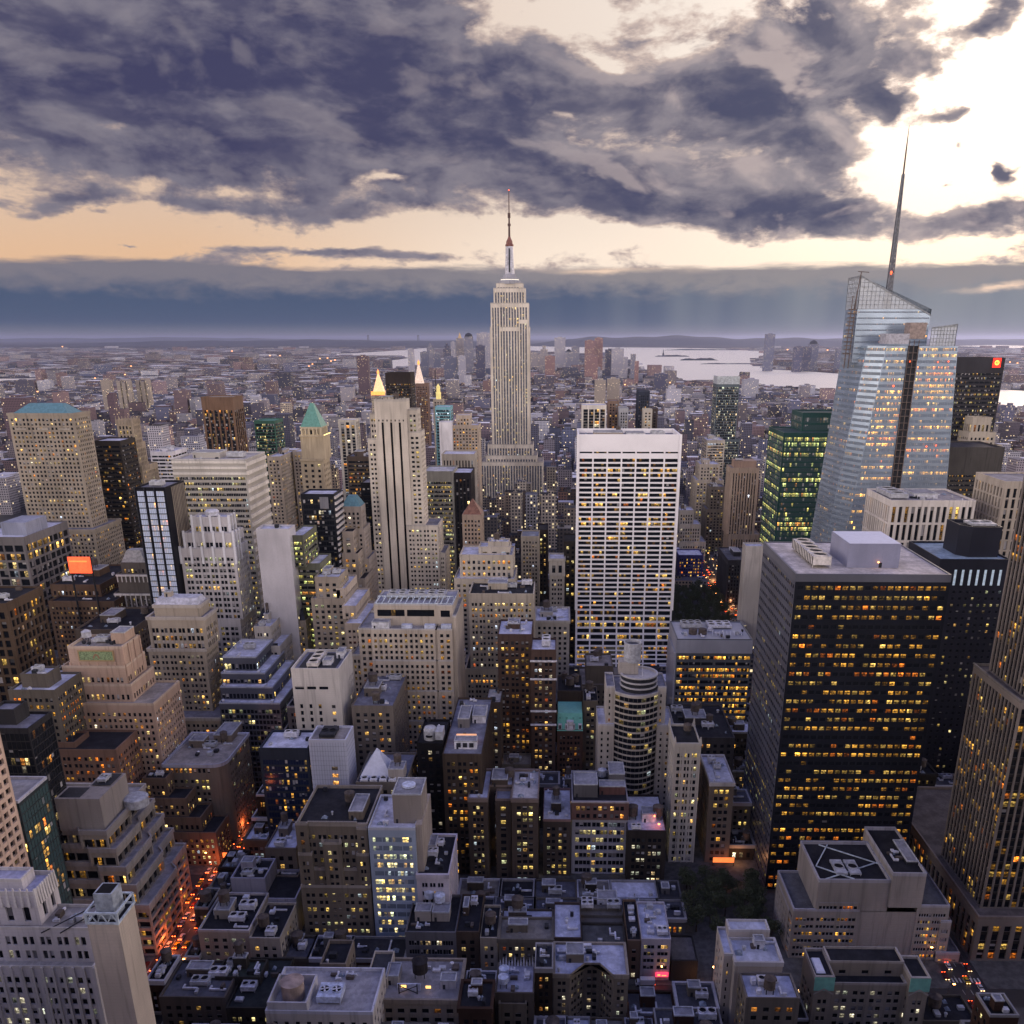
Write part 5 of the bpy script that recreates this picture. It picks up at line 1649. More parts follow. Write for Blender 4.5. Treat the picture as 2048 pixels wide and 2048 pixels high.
# ribbon glass office beside the dark tower
b = tower('office_block', 'grey office block with blank metal band above orange lit ribbon windows, right of centre', 'office block',
          [(1354, 1505, 1281, 560, 40)], (.13, .15, .18), Style(bay=8.5, pat=((.03, .97),), fl=4.2, fz=(.3, .82), sub=6, rec=.2, lit=.75, hue='amber', br=1.05, rowcor=1.0, rowp=.6, mg=.5, top=10), R_GREY, bot=1440, seed=97, low=1, kind='metal', sides='N')
x0, x1, y0, y1, z = b.T[0]
b.piece('metal_band', box_q(x0 - .3, x1 + .3, y0 - .5, y1, z - 8.6, z + .4, True), wall_mat((.36, .37, .45), 'metal'))
b.piece('side_wall', box_q(x0 - 1.0, x0 - .02, y0, y1, 0, z - 8.8), wall_mat((.36, .37, .45), 'metal'))
b.piece('rooftop_tanks', lathe([(2.8, z + .4), (2.8, z + 4), (.02, z + 4.8)], 16, x0 + 12, y0 + 13) + lathe([(2.8, z + .4), (2.8, z + 4), (.02, z + 4.8)], 16, x0 + 18.5, y0 + 13), TANK())
q = []
for k in range(9):
    q += bar_q((x0 + 24 + k * 2.4, y0 + 6, z + 1.5), (x0 + 25.5 + k * 2.4, y0 + 16, z + 1.5), .18)
b.piece('roof_pipes', q, DUCT())
cooling_tower(b, x0 + 6, x0 + 20, y0 + 24, y0 + 34, z + .4, 2.4, 3, 2)
cooling_tower(b, x0 + 24, x0 + 40, y0 + 24, y0 + 36, z + .4, 1.6, 3, 2, DUCT())
small_stuff(b, x0, x1, y0 + 1, y0 + 22, z + .4, 14, np.random.default_rng(4))
b.finish()
b = tower('office_building', 'narrow white gothic office building with corner finials beside the bowed glass tower', 'building',
          [(1350, 1401, 1490, 412, 24)], (.50, .48, .47), Style(bay=3.6, pat=((.17, .83),), fl=3.8, fz=(.2, .82), rec=.5, lit=.22, hue='yellow', mg=.7, top=4, sub=2), R_DARK, bot=1727, seed=98, low=1, cor=.4)
x0, x1, y0, y1, z = b.T[0]
q = []
for (xx, yy) in ((x0, y0), (x1, y0), (x0, y1), (x1, y1)):
    q += frustum_q((xx - .8, xx + .8, yy - .8, yy + .8), (xx - .2, xx + .2, yy - .2, yy + .2), z, z + 4.5)
for k in range(5):
    xx = x0 + k * (x1 - x0) / 4
    q += box_q(xx - .3, xx + .3, y0 - .4, y0 - .02, 0, z, True)
b.piece('finials', q, b.wall)
water_tank(b, x0 + 8, y0 + 14, z, 2.1, 3)
b.finish()
tower('office_building', 'small brick building with pale attic and lavender roof beside the dark glass tower', 'building',
      [(1420, 1469, 1568, 412, 32)], (.20, .165, .15), 'P3', R_LAV, bot=1710, seed=99, cor=.8, over=dict(lit=.25, hue='amber', bay=8, fl=4), rt=dict(tank=0, unit=2, house=0, small=4), trim=(.5, .47, .48))
tower('office_building', 'low tank-topped roofs wedged between the ribbon lit office and the white gothic building', 'building',
      [(1352, 1470, 1478, 470, 50)], (.09, .085, .09), 'P', R_DARK, bot=1560, seed=100, rt=dict(tank=3, unit=2, house=1, small=10), over=dict(lit=.1))

# ================================================================== bottom centre right
b = tower('office_building', 'grey grid-faced block with brick top storeys and rooftop bulkheads, bottom centre', 'office block',
          [(1144, 1257, 1606, 400, 34)], (.30, .30, .34), Style(bay=9, pat=((.05, .27), (.30, .52), (.54, .74), (.77, .97)), fl=4.1, fz=(.15, .78), rec=.8, lit=.3, hue='yellow', blind=.35, mg=1.4, top=10, rowcor=.5), R_DARK, bot=1760, seed=101, low=1)
x0, x1, y0, y1, z = b.T[0]

b.face([(x0 - .25, y0 - .5, z - 9.2), (x1 + .25, y0 - .5, z - 9.2), (x1 + .25, y0 - .5, z + .4), (x0 - .25, y0 - .5, z + .4)], ST_['P3'].but(lit=.35, blind=.6, bay=9, fl=4.2, top=1), 'brick_storeys', wall_mat((.17, .095, .085), 'brick'))
b.piece('parapet', box_q(x0 - .4, x1 + .4, y0 - .7, y0 + .2, z + .4, z + 1.2, True), wall_mat((.45, .4, .42)))
bulkhead(b, x0 + 1, x0 + 13, y0 + 6, y0 + 20, z, 7, wall_mat((.12, .115, .125)))
bulkhead(b, x0 + 14, x1 - 1, y0 + 9, y0 + 16, z, 4.5, wall_mat((.14, .07, .065)))
bulkhead(b, x1 - 9, x1 - 1, y0 + 16, y0 + 30, z, 8, wall_mat((.12, .115, .125)))
for k in range(2):
    water_tank(b, x0 + 16 + k * 5.4, y0 + 24, z + 1, 2.2, 3.6, flat_mat('pale_conical', (.40, .42, .5), .4))
b.finish()
b = tower('office_building', 'dark block with snow-pale roof and pink top storey left of the grey grid-faced block', 'building',
          [(1086, 1142, 1643, 398, 34)], (.085, .07, .068), 'P2', (.62, .62, .7), bot=1790, seed=102, over=dict(lit=.45, hue='yellow', blind=.4), rt=dict(tank=1, unit=0, house=1, small=8), trim=(.24, .15, .14))
b = tower('office_building', 'black brick block with white rooftop hut glowing red, right of the grey grid-faced block', 'building',
          [(1255, 1333, 1665, 392, 38)], (.05, .043, .043), 'P3', R_LAV, bot=1810, seed=103, low=1, over=dict(lit=.5, hue='pale', bay=8))
x0, x1, y0, y1, z = b.T[0]
hut = bulkhead(b, x0 + 8, x0 + 15, y0 + 10, y0 + 18, z, 4.5, flat_mat('white_render', (.7, .7, .76), .6))
b.piece('red_lamp', lathe([(.05, z + 4), (.5, z + 4.5), (.05, z + 5)], 10, x0 + 14, y0 + 8.6), flat_mat('red_lamp', (.8, .1, .05), .5, emis=(1, .16, .05), est=9))
b.piece('red_lamp', lathe([(.05, z + 1.4), (.6, z + 2), (.05, z + 2.6)], 10, x0 + 16, y0 + 5), flat_mat('red_lamp', (.8, .1, .05), .5, emis=(1, .16, .05), est=9))
ld = bpy.data.lights.new('red_lamp_light', 'POINT')
ld.energy = 260
ld.color = (1, .14, .05)
ld.shadow_soft_size = .5
lo = bpy.data.objects.new('red_lamp_light', ld)
COL.objects.link(lo)
lo.parent = b.root
lo.location = (x0 + 15 - b.o[0], y0 + 5.5 - b.o[1], z + 3.2)
water_tank(b, x0 + 3.5, y0 + 14, z, 2.6, 5)
water_tank(b, x1 - 3, y0 + 14, z, 2.6, 5)
cooling_tower(b, x0 + 2, x0 + 7, y0 + 2, y0 + 5, z, 1.5, 2, 1, DUCT())
b.finish()
tower('townhouse', 'low townhouse with flat lavender roof and awning, left of the sunken court', 'building',
      [(1108, 1163, 1880, 319, 26)], (.09, .07, .065), 'P2', (.5, .52, .66), bot=1950, seed=104, over=dict(lit=.2, hue='amber'), rt=dict(tank=0, unit=0, house=0, small=4))
b = tower('office_building', 'dark building with sunken stepped rear court and white skylights, bottom centre right', 'building',
          [(1163, 1253, 1895, 318, 16, 'blank')], (.07, .065, .065), 'P', (.10, .10, .10), bot=1960, seed=105, low=1)
x0, x1, y0, y1, z = b.T[0]
for k in range(5):
    b.piece('terrace_step', box_q(x0, x1, y1 + .01 + k * 3, y1 + 3 + k * 3, 0, z - 6 + k * 1.5), wall_mat((.14, .125, .11)))
bulkhead(b, x0 + 8, x0 + 17, y1 + 16, y1 + 23, z - 2, 4, flat_mat('white_render', (.7, .7, .76), .6))
cooling_tower(b, x0 + .5, x0 + 6, y1 + 11, y1 + 17, z, 2, 2, 2, DUCT())
cooling_tower(b, x1 - 7, x1 - 1, y1 + 11, y1 + 16, z, 2, 2, 1)
small_stuff(b, x0, x1, y0, y1, z, 3, np.random.default_rng(1))
b.finish()
FOOT.append((x0, x1, y0, y1 + 24))
tower('townhouse', 'slim tan townhouse left of the white four-storey shopfront building', 'building',
      [(1255, 1282, 1885, 319, 30)], (.2, .14, .11), 'P', R_DARK, bot=1940, seed=106, over=dict(lit=.2), rt=dict(tank=0, unit=1, house=0, small=6))
b = tower('shop_building', 'white four-storey building with paired windows and pink neon over its ground floor', 'building',
          [(1283, 1342, 1882, 318.5, 27)], (.42, .41, .46), Style(bay=6.6, pat=((.12, .36), (.38, .62), (.64, .88)), fl=3.4, fz=(.2, .74), lit=.2, hue='yellow', mg=.4, top=1.2, bot=5.0), (.5, .52, .66), bot=1945, seed=107, low=1)
x0, x1, y0, y1, z = b.T[0]
neon = flat_mat('pink_neon', (1, .1, .2), .5, emis=(1, .05, .12), est=1.6)
b.piece('neon_sign', box_q(x0 + 6.6, x0 + 12, y0 - .8, y0 - .4, 2.4, 4.6, True), neon)
b.piece('neon_letters', box_q(x0 + 7.4, x0 + 8.6, y0 - .9, y0 - .82, 3, 3.8, True) + box_q(x0 + 9.2, x0 + 11.2, y0 - .9, y0 - .82, 3, 3.4, True), flat_mat('orange_neon', (1, .5, .1), .5, emis=(1, .40, .10), est=1.6))
small_stuff(b, x0, x1, y0, y1, z, 14, np.random.default_rng(10))
cooling_tower(b, x0 + 7, x1 - 1, y0 + 3, y0 + 8, z, 1.6, 2, 1, DUCT())
b.finish()
tower('shop_building', 'single-storey building with plain grey flat roof beside the dark plaza trees', 'building',
      [(1343, 1396, 1925, 318, 18, 'blank')], (.05, .05, .05), 'P', (.16, .145, .14), bot=1960, seed=108)

# concave beige building at the bottom
Y = 288
x0, z = at_y(1107, 1952, Y)
x1, _ = at_y(1257, 1952, Y)
b = Bld('apartment_building', 'beige building with concave bay front and lavender roof at the bottom edge centre', 'building', (x0 + x1) / 2, 300, (.25, .215, .18), seed=109, trim=(.3, .26, .22))
wdt = x1 - x0
poly = [(x0, Y), (x0 + wdt * .22, Y), (x0 + wdt * .42, Y + 7), (x0 + wdt * .63, Y + 7), (x0 + wdt * .80, Y), (x1, Y), (x1, Y + 20), (x0, Y + 20)]
cst = ST_['P2'].but(bay=3.6, pat=((.12, .44), (.56, .88)), lit=.2, hue='pale', fl=3.6, mg=.6, top=1.8, blind=.3)
b.prism(poly, 0, z, [cst.but(mg=1.2), cst, cst, cst, cst.but(mg=1.2), cst, None, cst], roof=(.5, .52, .66), parapet=1.0, cornice=.3)
small_stuff(b, x0 + wdt * .3, x0 + wdt * .75, Y + 8, Y + 20, z, 8, np.random.default_rng(3))
bulkhead(b, x0 + 5, x0 + 12, Y + 8, Y + 15, z, 4)
small_stuff(b, x0, x0 + 6, Y, Y + 18, z, 4, np.random.default_rng(4))
b.finish()
FOOT.append((x0, x1, Y, Y + 22))
PROT.append((1107, 1257, 2048, Y))

# stepped grey tower lower right
Y = 335
x0, z = at_y(1637, 1765, Y)
xm, _ = at_y(1782, 1765, Y)
x1, z2 = at_y(1853, 1753, Y - 1)
b = Bld('office_tower', 'grey stepped concrete tower with two tall blank blocks and open roof wells, lower right', 'office block', (x0 + x1) / 2, Y + 15, (.30, .28, .285), seed=110, trim=(.40, .39, .44), keep=100)
win = Style(bay=8.2, pat=((.06, .94),), fl=3.75, fz=(.28, .74), rec=.4, sub=5, mul=.35, lit=.33, hue='amber', rowcor=.4, mg=.8, top=2.4, br=1.1)
zs1 = at_y(1585, 1818, Y + 1)[1]
xs1 = at_y(1585, 1818, Y + 1)[0]
zs2, xs2 = at_y(1897, 1811, Y + 1)[1], at_y(1897, 1811, Y + 1)[0]
b.box(x0, xm, Y, Y + 32, zs1, z, None, 'N', roof=R_DARK, parapet=1.6)
b.box(xm + .02, x1, Y - 1, Y + 38, zs2, z2, None, 'N', roof=R_DARK, parapet=1.6)
b.box(xs1, x0 + (xm - x0) * .62, Y + 1 - 1.6, Y + 30, 0, zs1, win, 'NE', roof=(.12, .12, .13))
b.face([(x0, Y - .6, zs1), (x0 + (xm - x0) * .62, Y - .6, zs1), (x0 + (xm - x0) * .62, Y - .6, zs1 + 4.4), (x0, Y - .6, zs1 + 4.4)], win.but(top=.6))
b.box(x0 + (xm - x0) * .62, x1 - 1.4, Y - .3, Y + 30, 0, zs1, None, 'N')
b.box(x1 - 1.4, xs2, Y - .6, Y + 32, 0, zs2, win.but(bay=6.6), 'NW', roof=(.12, .12, .13))
for (pa, pt) in ((1903, 1846), (1918, 1907), (1924, 1940)):
    xq, zq = at_y(pa, pt, Y - 1)
    b.box(xs2 - 3, xq, Y - 1.0 - (pt - 1840) * .012, Y + 34, 0, zq, win.but(bay=6.6), 'NW', roof=(.12, .12, .13))
xl2, zl2 = at_y(1571, 1800, Y + 12)
b.box(xl2, xs1 - .01, Y + 5, Y + 28, 0, zs1 - 4, Style(bay=4, pat=((.1, .9),), lit=.1, fz=(.3, .8)), 'NE', roof=R_GREY)
q = []
for (a_, c_) in (((x0, Y), (xm, Y + 16)), ((x0 + 8, Y + 30), (xm, Y + 14)), ((x0 + 2, Y + 12), (x0 + 12, Y + 30)), ((x0 + 2, Y + 12), (x0 + 16, Y + 2))):
    q += bar_q((*a_, z + .6), (*c_, z + .6), .22)
b.piece('roof_bracing', q, flat_mat('pale_steel', (.55, .62, .68), .4))
cooling_tower(b, x0 + 9, x0 + 14, Y + 5, Y + 16, z, .8, 1, 1)
cooling_tower(b, x0 + 15, x0 + 20, Y + 5, Y + 16, z, .8, 1, 1)
bulkhead(b, xm + 9, xm + 14, Y + 8, Y + 26, z2 - .01, 1.5, DARKM())
small_stuff(b, xm + 2, x1 - 1, Y + 2, Y + 20, z2, 6, np.random.default_rng(6))
b.finish()
FOOT.append((xl2, xs2 + 8, Y - 3, Y + 40))
PROT.append((1565, 1930, 2048, Y))

# dark roofed building with green copper corners
Y = 285
x0, z = at_y(1631, 1957, Y)
x1, _ = at_y(1860, 1962, Y)
b = Bld('office_building', 'beige building with black roofs and two green copper gable corners, bottom right', 'building', (x0 + x1) / 2, 300, (.27, .24, .215), seed=111, trim=(.42, .38, .35))
wdt = x1 - x0
pav = ST_['P2'].but(lit=.1, hue='pale', fl=3.6, top=9, bay=6)
cen = ST_['P2'].but(lit=.4, hue='pale', fl=3.6, top=2, bay=6.5, blind=.4)
b.box(x0, x0 + wdt * .165, Y, Y + 17, 0, z, pav, 'NEW', roof=R_DARK, cornice=.3)
b.box(x1 - wdt * .165, x1, Y, Y + 13, 0, z, pav, 'NEW', roof=R_DARK, cornice=.3)
b.box(x0 + wdt * .165 + .02, x1 - wdt * .165 - .02, Y + 2.6, Y + 17, 0, z - 5, cen, 'N', roof=R_DARK)
b.box(x0 + wdt * .165 + .02, x1 - wdt * .165 - .02, Y + 8, Y + 17, z - 5, z + 1, Style(bay=8, pat=((.35, .65),), fl=6, fz=(.2, .55), lit=0, top=1), 'N', roof=R_DARK)
for xx in (x0, x1 - wdt * .165):
    ww = wdt * .165
    b.piece('copper_panel', box_q(xx - .25, xx + ww + .25, Y - .35, Y - .03, z - 5.5, z + .8, True), flat_mat('green_copper_bright', (.20, .48, .40), .5, var=.15))
    gq = [[(xx - .2, Y - .45, z - 7.4), (xx + ww / 2, Y - .45, z - 5.0), (xx + ww / 2, Y - .45, z - 4.2), (xx - .2, Y - .45, z - 6.6)],
          [(xx + ww / 2, Y - .45, z - 5.0), (xx + ww + .2, Y - .45, z - 7.4), (xx + ww + .2, Y - .45, z - 6.6), (xx + ww / 2, Y - .45, z - 4.2)]]
    b.piece('gable_moulding', gq, wall_mat((.42, .38, .35)))
b.piece('skylight', frustum_q((x0 + 1.2, x0 + 4.8, Y + 3, Y + 12), (x0 + 1.6, x0 + 4.4, Y + 3.5, Y + 11.5), z, z + .7), flat_mat('white_panel', (.68, .7, .8), .4, var=.1))
b.finish()
FOOT.append((x0, x1, Y, Y + 28))
# white narrow tower, bottom right
Y = 284
x0, z = at_y(1470, 1928, Y)
x1, _ = at_y(1566, 1928, Y)
b = Bld('apartment_tower', 'narrow white stone tower with lavender roof and red glow between its piers, bottom right', 'building', (x0 + x1) / 2, 295, (.46, .42, .41), seed=112, trim=(.55, .52, .52))
b.spm = wall_mat((.10, .07, .06))
b.box(x0, x1, Y, Y + 15, 0, z, Style(bay=3.3, pat=((.3, .7),), fl=3.7, fz=(.15, .75), sd=.4, rec=.6, lit=.1, hue='warm', mg=.8, top=3.6), 'N', roof=(.52, .54, .66), cornice=.3)

b.box(x0 - 3.5, x0 - .02, Y + 4, Y + 21, 0, z + .5, Style(bay=5, pat=((.3, .6),), lit=.05), 'NE', roof=(.52, .54, .66))
b.box(x0, x1 - 2, Y + 15.02, Y + 22, 0, z + 3.5, None, 'NW', roof=(.52, .54, .66))
bulkhead(b, x0 + 9, x0 + 13, Y + 9, Y + 13, z, 3.5, DUCT())
small_stuff(b, x0, x1, Y, Y + 14, z, 6, np.random.default_rng(9))
gx0, gz = at_y(1506, 1990, Y)
q = []
for k in range(4):
    xx = gx0 + .2 + k * 2.1
    q += box_q(xx, xx + 1.1, Y - .5, Y - .08, gz - 1, gz + 4.8, True)
b.piece('neon_sign', q, flat_mat('red_neon', (1, .15, .05), .5, emis=(1, .09, .03), est=1.4))
b.finish()
FOOT.append((x0 - 4, x1, Y, Y + 35))
tower('shop_building', 'low roof with lavender covering beside the white narrow tower at the bottom edge', 'building',
      [(1492, 1600, 2000, 268, 14)], (.2, .18, .17), 'P', (.5, .52, .66), bot=2048, seed=113, rt=dict(tank=1, unit=1, house=0, small=8), over=dict(lit=.2))

# huge dark slab right and its neighbours
b = tower('office_tower', 'huge black slab tower with rows of amber windows and tan flat roof, right', 'skyscraper',
          [(1592, 1903, 1150, 388, 67)], (.018, .021, .032), 'P', (.50, .44, .42), bot=2048, seed=114, kind='metal', low=1, sides='', par=0, keep=100)
b.Q.clear(); b.P.clear()
x0, x1, y0, y1, z = b.T[0]
ds = Style(bay=3.3, pat=((.12, .88),), fl=4.55, fz=(.3, .7), rec=.22, lit=.86, hue='amber', rowcor=1.0, rowp=.72, br=.62, mg=.9, top=3.6, blind=.03)
b.face([(x0, y0, 0), (x1, y0, 0), (x1, y0, z), (x0, y0, z)], ds)
b.face([(x0, y1, 0), (x0, y0, 0), (x0, y0, z), (x0, y1, z)], ds.but(lit=.22, br=.35, hue='yellow'), 'side_wall', wall_mat((.07, .075, .11), 'metal'))
b.face([(x1, y0, 0), (x1, y1, 0), (x1, y1, z), (x1, y0, z)], ds.but(lit=.2))
b.face([(x1, y1, 0), (x0, y1, 0), (x0, y1, z), (x1, y1, z)], None)
b.add('roof', [[(x0 + .3, y0 + .3, z), (x1 - .3, y0 + .3, z), (x1 - .3, y1 - .3, z), (x0 + .3, y1 - .3, z)]], roof_mat((.66, .60, .57)))
q = []
for (a0, a1, c0_, c1_) in ((x0 - .1, x1 + .1, y0 - .1, y0 + .7), (x0 - .1, x1 + .1, y1 - .7, y1), (x0 - .1, x0 + .7, y0 + .7, y1 - .7), (x1 - .7, x1 + .1, y0 + .7, y1 - .7)):
    q += box_q(a0, a1, c0_, c1_, z - 3, z + .5)
b.add('parapet', q, wall_mat((.10, .105, .14), 'metal'))
pa, pz = at_y(1683, 1130, y0 + 22)
pb_, _ = at_y(1784, 1130, y0 + 22)
b.piece('penthouse', box_q(pa, pb_, y0 + 14, y0 + 42, z, z + 11), wall_mat((.27, .28, .40), 'metal'))
b.piece('penthouse_roof', [[(pa + .2, y0 + 14.2, z + 11.05), (pb_ - .2, y0 + 14.2, z + 11.05), (pb_ - .2, y0 + 41.8, z + 11.05), (pa + .2, y0 + 41.8, z + 11.05)]], flat_mat('white_roof', (.68, .70, .80), .6, var=.06))
b.piece('door', box_q(pb_ - 9, pb_ - 7.6, y0 + 13.9, y0 + 13.98, z, z + 2.4, True), DARKM())
b.piece('beacon', lathe([(.05, z + 2.4), (.45, z + 2.8), (.05, z + 3.2)], 10, pb_ - 9.6, y0 + 13), flat_mat('orange_beacon', (1, .4, .1), .5, emis=(1, .34, .1), est=8))
ct0 = at_y(1623, 1118, y0 + 14)[0]
cu = cooling_tower(b, ct0, ct0 + 8.5, y0 + 12, y0 + 50, z, 4.0, 1, 5, flat_mat('cream_sheet', (.50, .46, .42), .5), 1.6)
q = []
for k in range(14):
    q += bar_q((ct0 - .1, y0 + 12 + k * 2.8, z + 1.4), (ct0 - .1, y0 + 12 + k * 2.8, z + 5.8), .14)
b.piece('louvre', q, DARKM())
b.finish()

b = tower('office_tower', 'dark navy tower with chamfered corner, pale blue roof and black drum, far right', 'skyscraper',
          [(1880, 2022, 1122, 500, 48)], (.03, .033, .05), Style(bay=3.6, pat=((.3, .7),), fl=3.9, fz=(.3, .7), rec=.3, lit=.14, hue='yellow', top=16, br=.8), (.32, .42, .52), bot=1400, seed=115, kind='metal', low=1)
x0, x1, y0, y1, z = b.T[0]
b.prism([(x0 + 15, y0 + 16), (x0 + 20, y0 + 10), (x1 - 3, y0 + 10), (x1 - 3, y0 + 34), (x0 + 15, y0 + 34)], z, z + 16, None, roof=R_DARK, parapet=1.4)
cooling_tower(b, x0 + 22, x0 + 36, y0 + 16, y0 + 28, z + 16, 1.2, 2, 1)
q = []
for k in range(7):
    xx = x0 + 9 + k * 4.2
    q += box_q(xx, xx + 1.3, y0 - .2, y0 - .04, z - 14, z - 5, True)
b.piece('lit_louvres', q, flat_mat('pale_slot', (.5, .58, .66), .4, emis=(.5, .65, .8), est=.35))
b.finish()
b = tower('office_building', 'flat block ringed by tall white piers with rooftop plant, below the faceted glass skyscraper', 'office block',
          [(1782, 1952, 1004, 600, 50)], (.60, .57, .58), Style(bay=4.2, pat=((.22, .78),), fl=12, fz=(.04, .92), rec=1.2, lit=.2, hue='amber', top=2.2, mg=.8, br=.8), (.33, .31, .33), bot=1080, seed=116, low=1, par=1.2)
x0, x1, y0, y1, z = b.T[0]
cooling_tower(b, x0 + 3, x0 + 15, y0 + 10, y0 + 40, z, 3, 1, 3)
bulkhead(b, x0 + 20, x0 + 36, y0 + 14, y0 + 34, z, 3, DUCT())
small_stuff(b, x0 + 16, x1 - 2, y0 + 3, y1 - 2, z, 16, np.random.default_rng(14), 1.6)
b.finish()
tower('office_building', 'pale pier-fronted block cropped by the right edge above the navy tower', 'office block',
      [(2010, 2110, 966, 600, 44)], (.40, .36, .33), Style(bay=4.5, pat=((.25, .75),), fl=7, fz=(.05, .9), rec=.8, lit=.08, top=3), R_GREY, bot=1100, seed=117)
b = tower('office_tower', 'dark glass slab with red lit emblem panel near its top corner at the right edge', 'skyscraper',
          [(1900, 2011, 718, 900, 50)], (.045, .045, .055), 'R', R_DARK, bot=900, seed=118, kind='metal', low=1, over=dict(lit=.28, hue='yellow', rowcor=.5, br=.5, top=12, bay=5))
x0, x1, y0, y1, z = b.T[0]
sa, sz = at_y(1984, 735, y0)
sb, sz2 = at_y(2003, 716, y0)
b.piece('emblem_panel', box_q(sa, sb, y0 - .6, y0 - .05, sz, sz2, True), flat_mat('red_emblem', (.9, .03, .02), .5, emis=(1, .03, .015), est=1.6))
em = []
mx, mz, r = (sa + sb) / 2, (sz + sz2) / 2, (sb - sa) * .3
for k in range(12):                                     # ring and crossing bar, read as a knot emblem from afar
    a0, a1 = 2 * pi * k / 12, 2 * pi * (k + 1) / 12
    em.append([(mx + r * cos(a0), y0 - .75, mz + r * sin(a0)), (mx + r * cos(a1), y0 - .75, mz + r * sin(a1)), (mx + .62 * r * cos(a1), y0 - .75, mz + .62 * r * sin(a1)), (mx + .62 * r * cos(a0), y0 - .75, mz + .62 * r * sin(a0))])
em += box_q(mx - .12 * r, mx + .12 * r, y0 - .8, y0 - .72, mz - r, mz + r, True)
b.piece('emblem', em, flat_mat('orange_emblem', (1, .6, .1), .5, emis=(1, .5, .06), est=2.5))
b.finish()
b = tower('art_deco_tower', 'cream stepped art deco tower below the slab with the red emblem', 'building',
          [(1946, 1984, 838, 880, 18, ST_['V'].but(bay=4, fl=8)), (1938, 1992, 868, 876, 26), (1922, 2004, 893, 872, 34)], (.42, .38, .34), 'P', (.4, .36, .33), bot=900, seed=119, par=1.5)
tower('office_tower', 'charcoal ribbed block with one glowing orange floor right of the faceted glass skyscraper', 'skyscraper',
      [(1893, 2010, 897, 800, 50)], (.09, .085, .085), Style(bay=5, pat=((.04, .96),), fl=4, fz=(.4, .8), sub=4, rec=.2, lit=.4, hue='amber', rowcor=.9, top=22, br=.8), (.05, .05, .06), bot=1040, seed=120)
b = tower('glass_tower', 'dark green glass tower with bright yellow lit floors left of the faceted glass skyscraper', 'skyscraper',
          [(1606, 1690, 828, 830, 40, ST_['RG'].but(lit=.0, fl=6)), (1568, 1690, 868, 806, 60)], (.03, .09, .085), 'RG', (.06, .10, .10), bot=1070, seed=121, kind='metal',
          over=dict(lit=.34, hue='green', rowcor=1.0, rowp=.8, fl=4.4), glass=window_mat('green_window_glass', (.05, .085, .09), .12))

# giant dark ribbed tower at the right edge
b = Bld('office_tower', 'giant dark tower with pale continuous piers cropped by the right edge', 'skyscraper', 225, 360, (.10, .08, .072), seed=122, wallkind='metal', trim=(.2, .18, .17), keep=100)
gp = Style(bay=3.1, pat=((.26, 1.0),), fl=3.9, fz=(.12, .8), sd=.45, rec=.6, lit=.24, hue='amber', br=.6, mg=.4, top=2, rowcor=.4, blind=.05)
b.spm = wall_mat((.03, .026, .025), 'metal')
b.wall = wall_mat((.22, .19, .175), 'metal')
b.box(184, 290, 334, 455, 0, 22, Style(bay=5, pat=((.2, .8),), fl=4.2, fz=(.2, .85), sd=.5, rec=.8, lit=.4, hue='amber', top=3), 'NE', roof=(.14, .12, .115), parapet=1.4, pm=wall_mat((.24, .2, .18)))
b.box(188, 291, 342, 386, 22, 120.5, gp, 'NE', roof=(.14, .12, .115), parapet=1.2)
b.box(192, 292, 345, 380, 120.5, 232, gp, 'NE', roof=(.14, .12, .115))
b.finish()
FOOT.append((184, 300, 300, 455))

# ================================================================== faceted glass skyscraper with spire
Y = 690
gm = flat_mat('crystal_mullion', (.27, .31, .37), .3, var=.1)
b = Bld('faceted_glass_skyscraper', 'faceted blue glass skyscraper with slanted open crown and tall lattice spire, right', 'skyscraper', 255, 715, (.30, .35, .42), seed=123, wallkind='metal', trim=(.32, .36, .42), keep=100,
        glass=window_mat('pale_blue_glass', (.17, .21, .27), .12))
b.wall = flat_mat('pale_glass_spandrel', (.34, .42, .53), .18, .45, nscale=.04, var=.25)
cs = Style(bay=5.5, pat=((.02, .98),), fl=4.15, fz=(.18, .66), rec=.12, sub=4, mg=.5, top=0, lit=.5, hue='amber', rowcor=1.0, rowp=.75, br=1.5, mul=.25, blind=.05)
cs.mul = .25
csd = cs.but(lit=.3, br=.5, rowp=.4)


def P3(px, py, yy):
    x, zq = at_y(px, py, yy)
    return (x, yy, zq)


def side_pt(px, zz, yy):                               # x on plane yy at height zz for a pixel column
    lo_, hi_ = 0, 2400
    for _ in range(40):
        m_ = (lo_ + hi_) / 2
        if at_y(px, m_, yy)[1] > zz: lo_ = m_
        else: hi_ = m_
    return at_y(px, lo_, yy)[0]


# front half: corner points (front plane Y, chamfer back plane Y+22)
ztop = at_y(1800, 692, Y)[1]
zlow = at_y(1700, 1075, Y)[1]


def ext(pa, pya, pb2, pyb, yy, zq):                    # a straight pixel edge continued to height zq on plane yy
    xa_, za_ = at_y(pa, pya, yy)
    xb3, zb3 = at_y(pb2, pyb, yy)
    t = (zq - za_) / (zb3 - za_)
    return xa_ + (xb3 - xa_) * t


